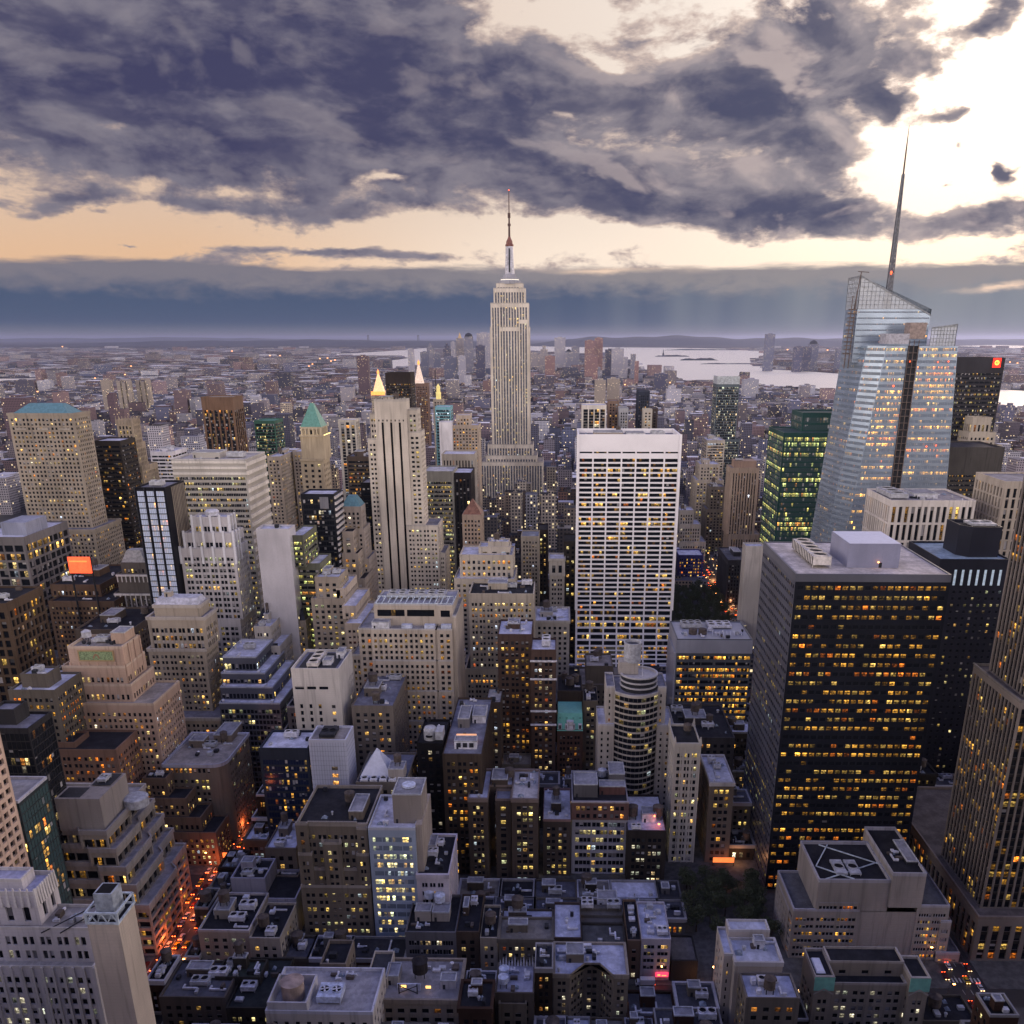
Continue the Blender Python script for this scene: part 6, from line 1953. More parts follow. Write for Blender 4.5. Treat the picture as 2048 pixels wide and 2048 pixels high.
xR0, xRt = ext(1916, 690, 1893, 980, Y, 0), ext(1916, 690, 1893, 980, Y, ztop)
xF0, xFt = ext(1772, 700, 1690, 1075, Y, 0), ext(1772, 700, 1690, 1075, Y, ztop)
xF0 = min(xF0, xFt - 14)
xE0 = ext(1695, 730, 1640, 1075, Y + 24, 0)
xEt = ext(1695, 730, 1640, 1075, Y + 24, ztop)
F = [(xF0, Y, 0), (xR0, Y, 0), (xRt, Y, ztop), (xFt, Y, ztop)]
xs0, xst = xF0 + (xR0 - xF0) * .44, xFt + (xRt - xFt) * .30
xs0b, xstb = xs0 + 7, xst + 8
b.face([(xF0, Y, 0), (xs0, Y, 0), (xst, Y, ztop), (xFt, Y, ztop)], cs)
b.face([(xs0b, Y, 0), (xR0, Y, 0), (xRt, Y, ztop), (xstb, Y, ztop)], cs)
# chamfer facet catching the western light, then the east flank
b.face([(xE0, Y + 24, 0), (xF0, Y, 0), (xFt, Y, ztop), (xFt - 9, Y + 16, ztop)], csd)
b.face([(xE0, Y + 56, 0), (xE0, Y + 24, 0), (xFt - 9, Y + 16, ztop), (xEt + 4, Y + 56, ztop)], csd)
b.face([(xR0, Y, 0), (xR0, Y + 56, 0), (xRt, Y + 56, ztop), (xRt, Y, ztop)], cs.but(lit=.1))
b.add('wall', [[(xs0, Y + 1.6, 0), (xs0b, Y + 1.6, 0), (xstb, Y + 1.6, ztop), (xst, Y + 1.6, ztop)]], DARKM())
b.add('roof', [[(xFt - 9, Y + 16, ztop), (xFt, Y, ztop), (xRt, Y, ztop), (xRt, Y + 56, ztop)], [(xFt - 9, Y + 16, ztop), (xRt, Y + 56, ztop), (xEt + 4, Y + 56, ztop), (xEt + 4, Y + 40, ztop)]], roof_mat(R_GREY))
# hoist track in the slot
q = []
nf_ = 52
for k in range(nf_):
    t = k / nf_
    zq = ztop * t
    xa_ = xs0 + (xst - xs0) * t
    q += box_q(xa_ + .4, xa_ + 7.2, Y - .8, Y + 1.4, zq, zq + .45)
for dx_ in (.4, 3.7, 7.0):
    q += bar_q((xs0 + dx_, Y - 1.0, 0), (xst + dx_, Y - 1.0, ztop + 4), .22)
b.piece('hoist_track', q, flat_mat('rusty_scaffold', (.13, .10, .09), .7))
lq = []
for (px_, py_) in ((1787, 772), (1771, 889)):
    xx, zq = at_y(px_, py_, Y - 2)
    lq += lathe([(.05, zq - .8), (.8, zq), (.05, zq + .8)], 8, xx, Y - 2)
for (px_, py_) in ((1820, 723), (1876, 724), (1897, 723), (1853, 893), (1872, 891)):
    xx, zq = at_y(px_, py_, Y - .6)
    lq += lathe([(.05, zq - .6), (.6, zq), (.05, zq + .6)], 8, xx, Y - .6)
b.piece('work_lights', lq, flat_mat('red_beacon', (.6, .05, .02), .5, emis=(1, .10, .03), est=4))
# rear half rises behind
Yr = Y + 26
xa_, zpk = at_y(1722.7, 552, Yr)
xb_3, zlo = at_y(1861, 630, Yr)
xbot0 = ext(1722.7, 600, 1697, 730, Yr, ztop - 12)
zroofr = at_y(1800, 618, Yr)[1]
b.face([(xbot0 + 2, Yr, ztop - 12), (xb_3, Yr, ztop - 12), (xb_3, Yr, zroofr), (xa_, Yr, zroofr)], cs.but(fz=(.35, .6), lit=.05))
b.face([(xbot0 + 2, Yr + 30, ztop - 12), (xbot0 + 2, Yr, ztop - 12), (xa_, Yr, zroofr), (xa_, Yr + 30, zroofr)], csd)
b.face([(xb_3, Yr, ztop - 12), (xb_3, Yr + 30, ztop - 12), (xb_3, Yr + 30, zroofr), (xb_3, Yr, zroofr)], csd)
b.add('roof', [[(xa_, Yr, zroofr), (xb_3, Yr, zroofr), (xb_3, Yr + 30, zroofr), (xa_, Yr + 30, zroofr)]], roof_mat(R_GREY))
# open glass crown: frame and panes, the sky shows through
crown_glass = bpy.data.materials.new('crown_glass')
crown_glass.use_nodes = True
ct = NT(crown_glass.node_tree)
crown_glass.node_tree.nodes.clear()
tr_ = ct.n('ShaderNodeBsdfTransparent')
tr_.inputs[0].default_value = (.78, .82, .86, 1)
g2 = ct.n('ShaderNodeBsdfPrincipled')
g2.inputs['Base Color'].default_value = (.7, .74, .78, 1)
g2.inputs['Roughness'].default_value = .15
mx_ = ct.n('ShaderNodeMixShader')
mx_.inputs[0].default_value = .5
crown_glass.node_tree.links.new(tr_.outputs[0], mx_.inputs[1])
crown_glass.node_tree.links.new(g2.outputs[0], mx_.inputs[2])
finish_mat(ct, mx_.outputs[0])


def screen(b, p0, p1, z0, za, zb2, nu, step, name='crown_screen'):
    """slanted glass screen standing on z0 between plan points p0,p1 with top heights za..zb2"""
    p0, p1 = np.array(p0, float), np.array(p1, float)
    b.piece(name, [[(*p0, z0), (*p1, z0), (*p1, zb2), (*p0, za)]], crown_glass)
    q = []
    for k in range(nu + 1):
        t = k / nu
        p = p0 * (1 - t) + p1 * t
        zt_ = za + (zb2 - za) * t
        q += bar_q((*p, z0), (*p, zt_), .16)
    zq = z0
    while zq < max(za, zb2):
        t0, t1 = 0, 1
        if za > zb2 and zq > zb2: t1 = (za - zq) / (za - zb2)
        if zb2 > za and zq > za: t0 = (zq - za) / (zb2 - za)
        a_, c_ = p0 * (1 - t0) + p1 * t0, p0 * (1 - t1) + p1 * t1
        if np.linalg.norm(a_ - c_) > .5:
            q += bar_q((*a_, zq), (*c_, zq), .16)
        zq += step
    q += bar_q((*p0, za), (*p1, zb2), .45)
    b.piece('crown_frame', q, flat_mat('crown_steel', (.25, .27, .30), .4))


screen(b, (xa_, Yr), (xb_3, Yr), zroofr, zpk, zlo, 18, 3.0)
screen(b, (xb_3, Yr + 30), (xa_, Yr + 30), zroofr, zlo, zpk, 18, 3.0)
screen(b, (xa_, Yr + 30), (xa_, Yr), zroofr, zpk, zpk, 8, 3.0)
screen(b, (xb_3, Yr), (xb_3, Yr + 30), zroofr, zlo, zlo, 8, 3.0)
xfr, zfr = at_y(1864, 656, Y + 6)
screen(b, (xfr, Y + 6), (xRt, Y + 6), ztop, zfr, at_y(1906, 649, Y + 6)[1], 8, 2.6)
screen(b, (xRt, Y + 6), (xRt, Y + 40), ztop, at_y(1906, 649, Y + 6)[1], zfr, 8, 2.6)
# plant on the lower roof and builders' hoist cage
xp, zp = at_y(1768, 688, Y + 1)
xp2, _ = at_y(1815, 688, Y + 1)
b.piece('plant_deck', box_q(xp, xp2, Y - 1, Y + 12, zp, zp + 7, True), flat_mat('grey_tarpaulin', (.40, .40, .46), .6))
xp3, zp3 = at_y(1817, 672, Y + 2)
xp4, _ = at_y(1850, 672, Y + 2)
b.piece('plant_deck', box_q(xp3, xp4, Y + 1, Y + 12, zp3 - 2, zp3 + 9, True), flat_mat('brown_tarpaulin', (.30, .24, .22), .6))
q = []
for k in range(12):                                   # open edge with builders' hoist on the far left corner
    za_ = ztop - 6 + k * (zroofr + 8 - ztop) / 12
    t = k / 12
    xx = xbot0 - 2 + (xa_ - xbot0 - 1) * t
    q += box_q(xx - 2.4, xx + 1.6, Yr - 2, Yr + 4, za_, za_ + .8, True)
q += bar_q((xbot0 - 4, Yr - 2, ztop - 16), (xa_ - 5, Yr - 2, zroofr + 9), .3) + bar_q((xbot0 - 1, Yr - 2, ztop - 16), (xa_ - 2.4, Yr - 2, zroofr + 9), .3)
q += bar_q((xa_ - 3, Yr - 1, zroofr), (xa_ - .5, Yr - 1, zpk + 3), .3) + bar_q((xa_ - 3, Yr - 1, zpk + 3), (xa_ + 5, Yr - 1, zpk + 2.4), .25)
b.piece('builders_hoist', q, flat_mat('rusty_scaffold', (.13, .10, .09), .7))
# lattice spire
xs_, zs0 = at_y(1781, 585, Yr + 12)
xs2_, ztip = at_y(1815, 251, Yr + 12)
sq = []
xs_ = (xs_ + xs2_) / 2
nseg = 26
zend = zs0 + (ztip - zs0) * .72
for i in range(4):
    a = pi / 4 + i * pi / 2
    sq += bar_q((xs_ + 2.7 * cos(a), Yr + 12 + 2.7 * sin(a), zroofr), (xs_ + .8 * cos(a), Yr + 12 + .8 * sin(a), zend), .32)
for k in range(nseg):
    t0, t1 = k / nseg, (k + 1) / nseg
    z0_, z1_ = zroofr + (zend - zroofr) * t0, zroofr + (zend - zroofr) * t1
    r0, r1 = 2.7 + (.8 - 2.7) * t0, 2.7 + (.8 - 2.7) * t1
    for i in range(4):
        a0, a1 = pi / 4 + i * pi / 2, pi / 4 + (i + 1) * pi / 2
        sq += bar_q((xs_ + r0 * cos(a0), Yr + 12 + r0 * sin(a0), z0_), (xs_ + r1 * cos(a1), Yr + 12 + r1 * sin(a1), z1_), .16)
sq += lathe([(1.5, zroofr), (1.1, zroofr + (zend - zroofr) * .55), (.5, zend)], 8, xs_, Yr + 12)
b.piece('spire', sq, flat_mat('spire_white', (.16, .17, .20), .4))
b.piece('spire_tip', lathe([(.62, zend), (.5, zend + (ztip - zend) * .5), (.12, ztip)], 8, xs_, Yr + 12), flat_mat('mast_red_brown', (.10, .06, .055), .6))
b.piece('beacon', lathe([(.05, zs0 + 12), (.6, zs0 + 12.6), (.6, zs0 + 14), (.05, zs0 + 14.6)], 8, xs_ - 1, Yr + 9), flat_mat('red_beacon', (.6, .05, .02), .5, emis=(1, .10, .03), est=4))
b.finish()
FOOT.append((xE0, xR0, Y - 2, Y + 58))
PROT.append((1640, 1916, 1080, Y))

# ================================================================== bottom left and centre
b = tower('office_building', 'crenellated beige brick block with bay fronts and yellow lit windows, bottom centre left', 'office block',
          [(592, 735, 1652, 345, 36)], (.24, .205, .175), ST_['P3'].but(lit=.34, hue='yellow', fl=3.9, bay=7.4, blind=.35, top=3.5), R_DARK, bot=1930, seed=130, low=1, trim=(.34, .30, .27), par=1.6)
x0, x1, y0, y1, z = b.T[0]
wdt = x1 - x0
sty2 = ST_['P2'].but(lit=.35, hue='yellow', fl=3.9, bay=5.4, blind=.35, top=2.2)
for (a, c_, ztop_, dy) in ((0, .2, z - 14, 1.6), (.37, .62, z - 8, 2.2), (.82, 1, z - 14, 1.6), (.2, .82, z - 22, .9), (.0, 1, z - 30, 1.2)):
    b.box(x0 + a * wdt, x0 + c_ * wdt, y0 - dy - (1.2 if ztop_ < z - 25 else 0), y0 + .1, 0, ztop_, sty2, 'NEW', roof=R_DARK, parapet=1.5)
b.box(x0, x0 + .17 * wdt, y0 - 1.2, y0 + .1, z - 14, z + 1, ST_['P'].but(lit=.3, bay=4), 'NEW', roof=R_DARK, parapet=1.2)
b.box(x1 - .15 * wdt, x1, y0 - 1.2, y0 + .1, z - 14, z - 1, ST_['P'].but(lit=.1, bay=3), 'NEW', roof=R_DARK, parapet=1.2)
q = []
for k in range(22):
    xx = x0 + .18 * wdt + k * (.66 * wdt) / 21
    q += box_q(xx - .45, xx + .45, y0 - .25, y0 + .55, z + 1.6, z + 2.4, True)
for (a, zq) in ((.37, z - 8), (.62, z - 8)):
    q += frustum_q((x0 + a * wdt - .6, x0 + a * wdt + .6, y0 - 2.8, y0 - 1.6), (x0 + a * wdt - .1, x0 + a * wdt + .1, y0 - 2.3, y0 - 2.1), zq + 1, zq + 4.2)
b.piece('crenellations', q, b.trim)
water_tank(b, x0 + wdt * .62, y0 + 20, z, 2.3, 4)
bulkhead(b, x0 + wdt * .7, x0 + wdt * .9, y0 + 6, y0 + 22, z, 4)
small_stuff(b, x0 + 2, x1 - 2, y0 + 4, y1 - 2, z, 6, np.random.default_rng(5))
b.finish()
b = tower('glass_building', 'pale blue glass fronted building with white roof and tan stair tower, bottom centre', 'office block',
          [(736, 830, 1660, 342, 30)], (.36, .44, .56), Style(bay=4.3, pat=((.04, .96),), fl=4.3, fz=(.3, .86), sub=3, rec=.15, lit=.5, hue='yellow', rowcor=.7, br=1.3, mg=1.5, top=3, blind=.2), (.62, .62, .72), bot=1880, seed=131, low=1, kind='metal', sides='N',
          glass=window_mat('pale_blue_glass', (.17, .21, .27), .12), par=1.3, trim=(.6, .62, .7))
x0, x1, y0, y1, z = b.T[0]
b.piece('side_wall', box_q(x1 + .02, x1 + 2.8, y0 + 1.5, y1, 0, z + 2), wall_mat((.42, .36, .31)))
ha, _ = at_y(788, 1650, y0 + 6)
st_t = bulkhead(b, ha, x1 + 2.4, y0 + 6, y0 + 22, z, 14, wall_mat((.33, .29, .26)))
b.piece('roof_dish', lathe([(.02, z + 15.2), (3.0, z + 15.3), (3.0, z + 14.4)], 20, (ha + x1) / 2 + 1, y0 + 14), flat_mat('blue_white_sheet', (.55, .6, .75), .5))
small_stuff(b, x0 + 1, ha - 1, y0 + 2, y1 - 2, z, 5, np.random.default_rng(5))
b.finish()
b = tower('townhouse', 'white ornate narrow facade with arched corner attic beside the blue glass front, bottom centre', 'building',
          [(833, 897, 1752, 340, 34)], (.56, .53, .60), Style(bay=4.2, pat=((.12, .42), (.5, .82)), fl=4.0, fz=(.2, .75), rec=.6, lit=.25, hue='amber', mg=1.8, top=2.5), R_DARK, bot=1880, seed=132, cor=.7, rt=dict(tank=0, unit=2, house=1, small=10), over=None)
b = tower('office_building', 'dark glass fronted block with white dish-topped tanks on its roof, bottom centre', 'office block',
          [(810, 912, 1868, 321, 28)], (.17, .17, .19), Style(bay=5, pat=((.05, .95),), fl=3.9, fz=(.25, .8), sub=4, rec=.4, lit=.22, hue='pale', mul=.2), R_DARK, bot=1990, seed=133, low=1)
x0, x1, y0, y1, z = b.T[0]
bulkhead(b, x0 + 3, x0 + 10, y0 + 9, y0 + 15, z, 5, wall_mat((.4, .36, .33)))
bulkhead(b, x0 + 10.5, x0 + 18, y0 + 9, y0 + 16, z, 4.4, wall_mat((.4, .36, .33)))
for (dx_, dy_) in ((8, 20), (13.5, 22), (13, 17)):
    water_tank(b, x0 + dx_, y0 + dy_, z + 3, 2.4, 3.2, flat_mat('blue_white_sheet', (.55, .6, .75), .5))
small_stuff(b, x0, x1, y0, y0 + 8, z, 4, np.random.default_rng(6))
b.finish()
tower('townhouse', 'small cream townhouse with round-cornered windows and water tank, lower centre', 'building',
      [(960, 995, 1880, 319.5, 24)], (.30, .27, .24), 'P', R_DARK, bot=1930, seed=134, rt=dict(tank=1, unit=1, house=0, small=5), over=dict(lit=.05, bay=3))
tower('townhouse', 'dark brick townhouse between the twin-winged block and bottom lane', 'building',
      [(912, 958, 1868, 321, 28)], (.10, .075, .065), 'P', R_DARK, bot=1930, seed=135, rt=dict(tank=0, unit=1, house=1, small=6), over=dict(lit=.15))
b = tower('shop_building', 'building with spiky white roof ornaments and round skylights, bottom centre', 'building',
      [(990, 1068, 1990, 283, 18)], (.13, .11, .10), 'P', (.45, .45, .55), bot=2048, seed=136, low=1, over=dict(lit=.1))
x0, x1, y0, y1, z = b.T[0]
q = []
for k in range(12):
    xx = x0 + 1 + k * (x1 - x0 - 2) / 11
    q += frustum_q((xx - .45, xx + .45, y1 - 1, y1), (xx - .04, xx + .04, y1 - .55, y1 - .45), z, z + 3 + (k % 3))
b.piece('finials', q, flat_mat('white_render', (.7, .7, .76), .6))
for k in range(2):
    water_tank(b, x0 + 3, y0 + 5 + k * 5, z, 2.0, 2.6, flat_mat('blue_white_sheet', (.55, .6, .75), .5))
small_stuff(b, x0, x1, y0, y1 - 2, z, 12, np.random.default_rng(6))
b.finish()
tower('shop_building', 'small dark flat-roofed building with tan front cropped by the bottom edge', 'building',
      [(997, 1053, 2012, 281, 11)], (.22, .19, .16), 'P', R_DARK, bot=2048, seed=137, over=dict(lit=.05))
# pale building with round tank and fans
Y = 258
x0, z = at_y(560, 2003, Y + 2)
x0, z = at_y(530, 2022, Y)
x1, _ = at_y(745, 2022, Y)
b = Bld('office_building', 'pale building with big round wooden tank and four-bladed roof fans at the bottom edge', 'office block', (x0 + x1) / 2, Y + 10, (.55, .52, .52), seed=138, trim=(.66, .66, .74))
b.box(x0, x1, Y, Y + 24, 0, z - 1.2, Style(bay=4, pat=((.3, .7),), fl=4, lit=.05, blind=.3), 'NEW', roof=(.42, .40, .42), parapet=1.4)
wx0, wx1 = x0 + .8, x0 + 15
wq = []
for (a0, a1, c0_, c1_) in ((wx0, wx1, Y + .5, Y + 1.1), (wx0, wx1, Y + 15.4, Y + 16), (wx0, wx0 + .6, Y + 1.1, Y + 15.4), (wx1 - .6, wx1, Y + 1.1, Y + 15.4)):
    wq += box_q(a0, a1, c0_, c1_, z - 1.2, z + 3.4)
b.piece('screen_wall', wq, wall_mat((.62, .6, .64)))
b.piece('water_tank', lathe([(4.1, z - .6), (4.1, z + 6.2), (4.3, z + 6.3), (.02, z + 7.2)], 28, (wx0 + wx1) / 2, Y + 8.5), flat_mat('pinkish_tank', (.38, .29, .25), .8, nscale=.3))
cooling_tower(b, wx1 + 2.2, wx1 + 11, Y + 5, Y + 13, z - 1.2, 2.6, 2, 1, flat_mat('blue_white_sheet', (.55, .6, .75), .5))
fx = wx1 + 2.2
for k in range(2):
    cxk = fx + 2.2 + k * 4.4
    for a in range(4):
        an = a * pi / 2 + .3
        q = [[(cxk + .2 * cos(an + 1.57), Y + 9 + .2 * sin(an + 1.57), z + 2.75), (cxk + 1.6 * cos(an + .25), Y + 9 + 1.6 * sin(an + .25), z + 2.75), (cxk + 1.6 * cos(an - .25), Y + 9 + 1.6 * sin(an - .25), z + 2.75), (cxk + .2 * cos(an - 1.57), Y + 9 + .2 * sin(an - 1.57), z + 2.75)]]
        b.piece('fan_blade', q, DUCT())
small_stuff(b, wx1 + 2, x1 - 1, Y + 14, Y + 23, z - 1.2, 6, np.random.default_rng(6))
b.finish()
FOOT.append((x0, x1, Y, Y + 26))
b = tower('office_building', 'tan office building with lit roof terrace and black tank, bottom centre', 'building',
          [(758, 918, 2002, 276, 24)], (.28, .24, .21), Style(bay=4.4, pat=((.2, .75),), fl=3.9, fz=(.25, .78), rec=.5, lit=.03, blind=.1), (.34, .32, .33), bot=2048, seed=139, low=1, cor=.5)
x0, x1, y0, y1, z = b.T[0]
b.piece('terrace_sign', box_q(x0 + 6, x0 + 15, y0 + 6, y0 + 6.6, z, z + 3), flat_mat('lit_white_panel', (.6, .62, .75), .5))
b.piece('sign_light', box_q(x0 + 7.5, x0 + 9.5, y0 + 5.9, y0 + 5.98, z + 1.4, z + 2.6, True) + box_q(x0 + 17, x0 + 19, y0 + 5.9, y0 + 5.98, z + 1.2, z + 2.4, True), flat_mat('amber_sign', (1, .6, .2), .5, emis=(1, .55, .15), est=2.2))
q = []
for xx in (x0 + 7, x0 + 14):
    q += box_q(xx - .2, xx + .2, y0 + 4, y0 + 4.4, z, z + 4.5)
q += bar_q((x0 + 7, y0 + 4.2, z + .3), (x0 + 14, y0 + 4.2, z + 3.8), .12) + bar_q((x0 + 14, y0 + 4.2, z + .3), (x0 + 7, y0 + 4.2, z + 3.8), .12)
b.piece('tank_frame', q, DARKM())
water_tank(b, x0 + 14, y0 + 13, z + 1.5, 3.0, 5.0, flat_mat('black_tank', (.035, .032, .035), .9))
bulkhead(b, x0 + 1, x0 + 6, y0 + 9, y0 + 17, z, 4, wall_mat((.45, .42, .40)))
bulkhead(b, x1 - 8, x1 - 2, y0 + 7, y0 + 12, z, 3.6, wall_mat((.5, .48, .52)))
small_stuff(b, x0 + 8, x1 - 1, y0 + 12, y1, z, 8, np.random.default_rng(16))
b.finish()
b = tower('office_building', 'square tan tower block with dark flat roof and rounded duct, bottom left of centre', 'building',
          [(640, 692, 1934, 285, 15)], (.27, .23, .2), 'P', R_DARK, bot=2000, seed=140, over=dict(lit=.03, bay=3.2, blind=.1), rt=dict(tank=0, unit=0, house=0, small=2), par=1.5)
tower('office_building', 'small cream windowless block with corrugated dark roof near the bottom centre', 'building',
      [(733, 774, 1962, 283, 17, 'blank')], (.45, .41, .38), 'P', (.07, .07, .075), bot=2010, seed=141)
b = tower('office_building', 'low block with blank lavender wall and small skylit roof beside the avenue', 'building',
          [(461, 530, 1760, 352, 17, 'blank'), (455, 592, 1800, 347, 24, 'blank')], (.34, .34, .42), 'P', R_DARK, bot=1900, seed=142, rt=dict(tank=0, unit=2, house=1, small=8))
tower('office_building', 'tan walled low block with yellowish penthouse between the lavender wall and the crenellated block', 'building',
      [(530, 592, 1700, 372, 26), (520, 596, 1755, 366, 34)], (.24, .20, .18), 'P', R_LAV, bot=1800, seed=143, rt=FULL, over=dict(lit=.03))
tower('office_building', 'cream block with rows of small pale windows beside the avenue, lower left', 'building',
      [(396, 498, 1864, 321, 28)], (.32, .29, .27), ST_['P'].but(bay=4, lit=.45, hue='pale', br=.45), R_DARK, bot=1935, seed=144, rt=dict(tank=1, unit=2, house=1, small=8), trim=(.5, .46, .47))
b = tower('office_building', 'stone block with pale stepped party wall left of the crenellated block', 'building',
          [(498, 560, 1880, 319, 26)], (.36, .33, .31), 'P', R_DARK, bot=1935, seed=145, rt=dict(tank=1, unit=1, house=0, small=6), over=dict(lit=.05))
tower('shop_building', 'low dark-roofed building with white frame hut at the bottom left beside the avenue', 'building',
      [(318, 450, 1998, 279, 22)], (.14, .12, .11), 'P', (.13, .13, .15), bot=2048, seed=146, rt=dict(tank=0, unit=2, house=1, small=14))
tower('shop_building', 'black flat-roofed shed with skylight slot and lit windows near the bottom edge', 'building',
      [(452, 545, 2020, 276, 30)], (.06, .055, .05), 'P2', (.035, .04, .04), bot=2048, seed=147, rt=dict(tank=0, unit=1, house=0, small=5), over=dict(lit=.5, hue='yellow'))
tower('office_building', 'dark low building with plant-covered roof between the cream block and black shed', 'building',
      [(430, 520, 1958, 290, 11)], (.07, .065, .06), 'P', (.05, .06, .05), bot=2000, seed=148, rt=dict(tank=1, unit=1, house=1, small=8), over=dict(lit=.1))

# ================================================================== landmarks beyond
b = Bld('gold_pyramid_tower', 'lit golden pyramid roofed tower with pink glow just behind the tall striped tower', 'tower', *at_y(756, 790, 1900)[:1], 1910, LIME, seed=150, keep=0)
xg, zg = at_y(756, 786, 1900)
zap = at_y(756, 742, 1912)[1]
b.box(xg - 14, xg + 14, 1900, 1926, 0, zg, ST_['PS'], 'NW')
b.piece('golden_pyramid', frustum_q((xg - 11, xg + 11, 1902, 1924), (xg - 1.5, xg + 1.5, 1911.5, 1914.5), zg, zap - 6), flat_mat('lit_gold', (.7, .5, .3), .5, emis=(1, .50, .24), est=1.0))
b.piece('lantern', lathe([(2, zap - 6), (2.4, zap - 2), (.05, zap + 4)], 10, xg, 1913), flat_mat('orange_lantern', (1, .4, .1), .5, emis=(1, .30, .07), est=1.5))
b.piece('lit_cornice', box_q(xg - 14, xg + 14, 1898.5, 1899.9, zg - 4, zg + 3, True), flat_mat('orange_lantern', (1, .4, .1), .5, emis=(1, .30, .07), est=1.5))
b.finish()
b = Bld('campanile_tower', 'brown slab tower topped by a white lit lantern right of the striped tower', 'tower', *at_y(843, 790, 1700)[:1], 1715, (.24, .16, .14), seed=151, keep=0)
xg, zg = at_y(843, 768, 1700)
b.box(xg - 11, xg + 11, 1700, 1722, 0, zg, ST_['V'], 'NW', roof=LIME)
zap = at_y(836, 722, 1710)[1]
xm = at_y(838, 750, 1710)[0]
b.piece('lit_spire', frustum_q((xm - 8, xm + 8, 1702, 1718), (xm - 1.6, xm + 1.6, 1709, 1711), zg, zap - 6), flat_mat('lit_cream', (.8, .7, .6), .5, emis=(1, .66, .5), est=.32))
b.piece('lantern', lathe([(2, zap - 6), (2.2, zap - 2), (.05, zap + 2)], 10, xm, 1710), flat_mat('orange_lantern', (1, .4, .1), .5, emis=(1, .30, .07), est=1.5))
b.finish()
b = Bld('round_topped_tower', 'small tower with glowing yellow cylinder top between the campanile and the tallest skyscraper', 'tower', *at_y(876, 790, 1500)[:1], 1510, LIME, seed=152, keep=0)
xg, zg = at_y(876, 800, 1500)
b.box(xg - 8, xg + 8, 1500, 1516, 0, zg, ST_['P'], 'NW', roof=LIME)
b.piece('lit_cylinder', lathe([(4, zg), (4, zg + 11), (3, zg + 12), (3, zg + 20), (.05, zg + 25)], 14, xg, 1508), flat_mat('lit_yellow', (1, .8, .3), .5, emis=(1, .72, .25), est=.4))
b.piece('mast', bar_q((xg - 4, 1508, zg + 12), (xg - 4, 1508, zg + 46), .6), DARKM())
b.finish()
tower('office_tower', 'dark brown slab block behind the gold pyramid and the striped tower', 'skyscraper', [(770, 821, 747, 1400, 40)], (.05, .04, .04), 'R', R_DARK, bot=820, seed=153, keep=0, over=dict(lit=.3, hue='warm', br=.35, top=14))
tower('glass_tower', 'light turquoise glass tower with a white slab attached, left of the tallest skyscraper', 'building', [(870, 901, 815, 1150, 26)], (.16, .36, .42), 'RG', R_LAV, bot=900, seed=154, keep=0, over=dict(lit=.25, hue='white'))
tower('office_tower', 'blank white slab in front of the turquoise tower', 'building', [(878, 904, 846, 1120, 20, 'blank')], (.66, .66, .7), 'P', R_LAV, bot=910, seed=155, keep=0)
tower('apartment_building', 'stepped cream building with orange lit windows left of the tallest skyscraper', 'building', [(912, 940, 832, 1130, 24), (903, 957, 852, 1125, 34)], (.40, .34, .30), 'P', R_LAV, bot=900, seed=156, keep=40, over=dict(lit=.35, hue='amber'))
tower('office_building', 'block with close white columns in front of the stepped cream building', 'building', [(883, 949, 910, 1020, 34)], (.36, .33, .31), Style(bay=3.4, pat=((.3, .7),), fl=14, fz=(.05, .8), rec=.8, lit=.05, top=3), R_LAV, bot=945, seed=157, keep=40)
tower('apartment_building', 'cream slab beyond the banded slab, left of the clock style tower', 'building', [(585, 610, 905, 1000, 30)], (.36, .32, .3), 'P', R_LAV, bot=960, seed=158, keep=0)

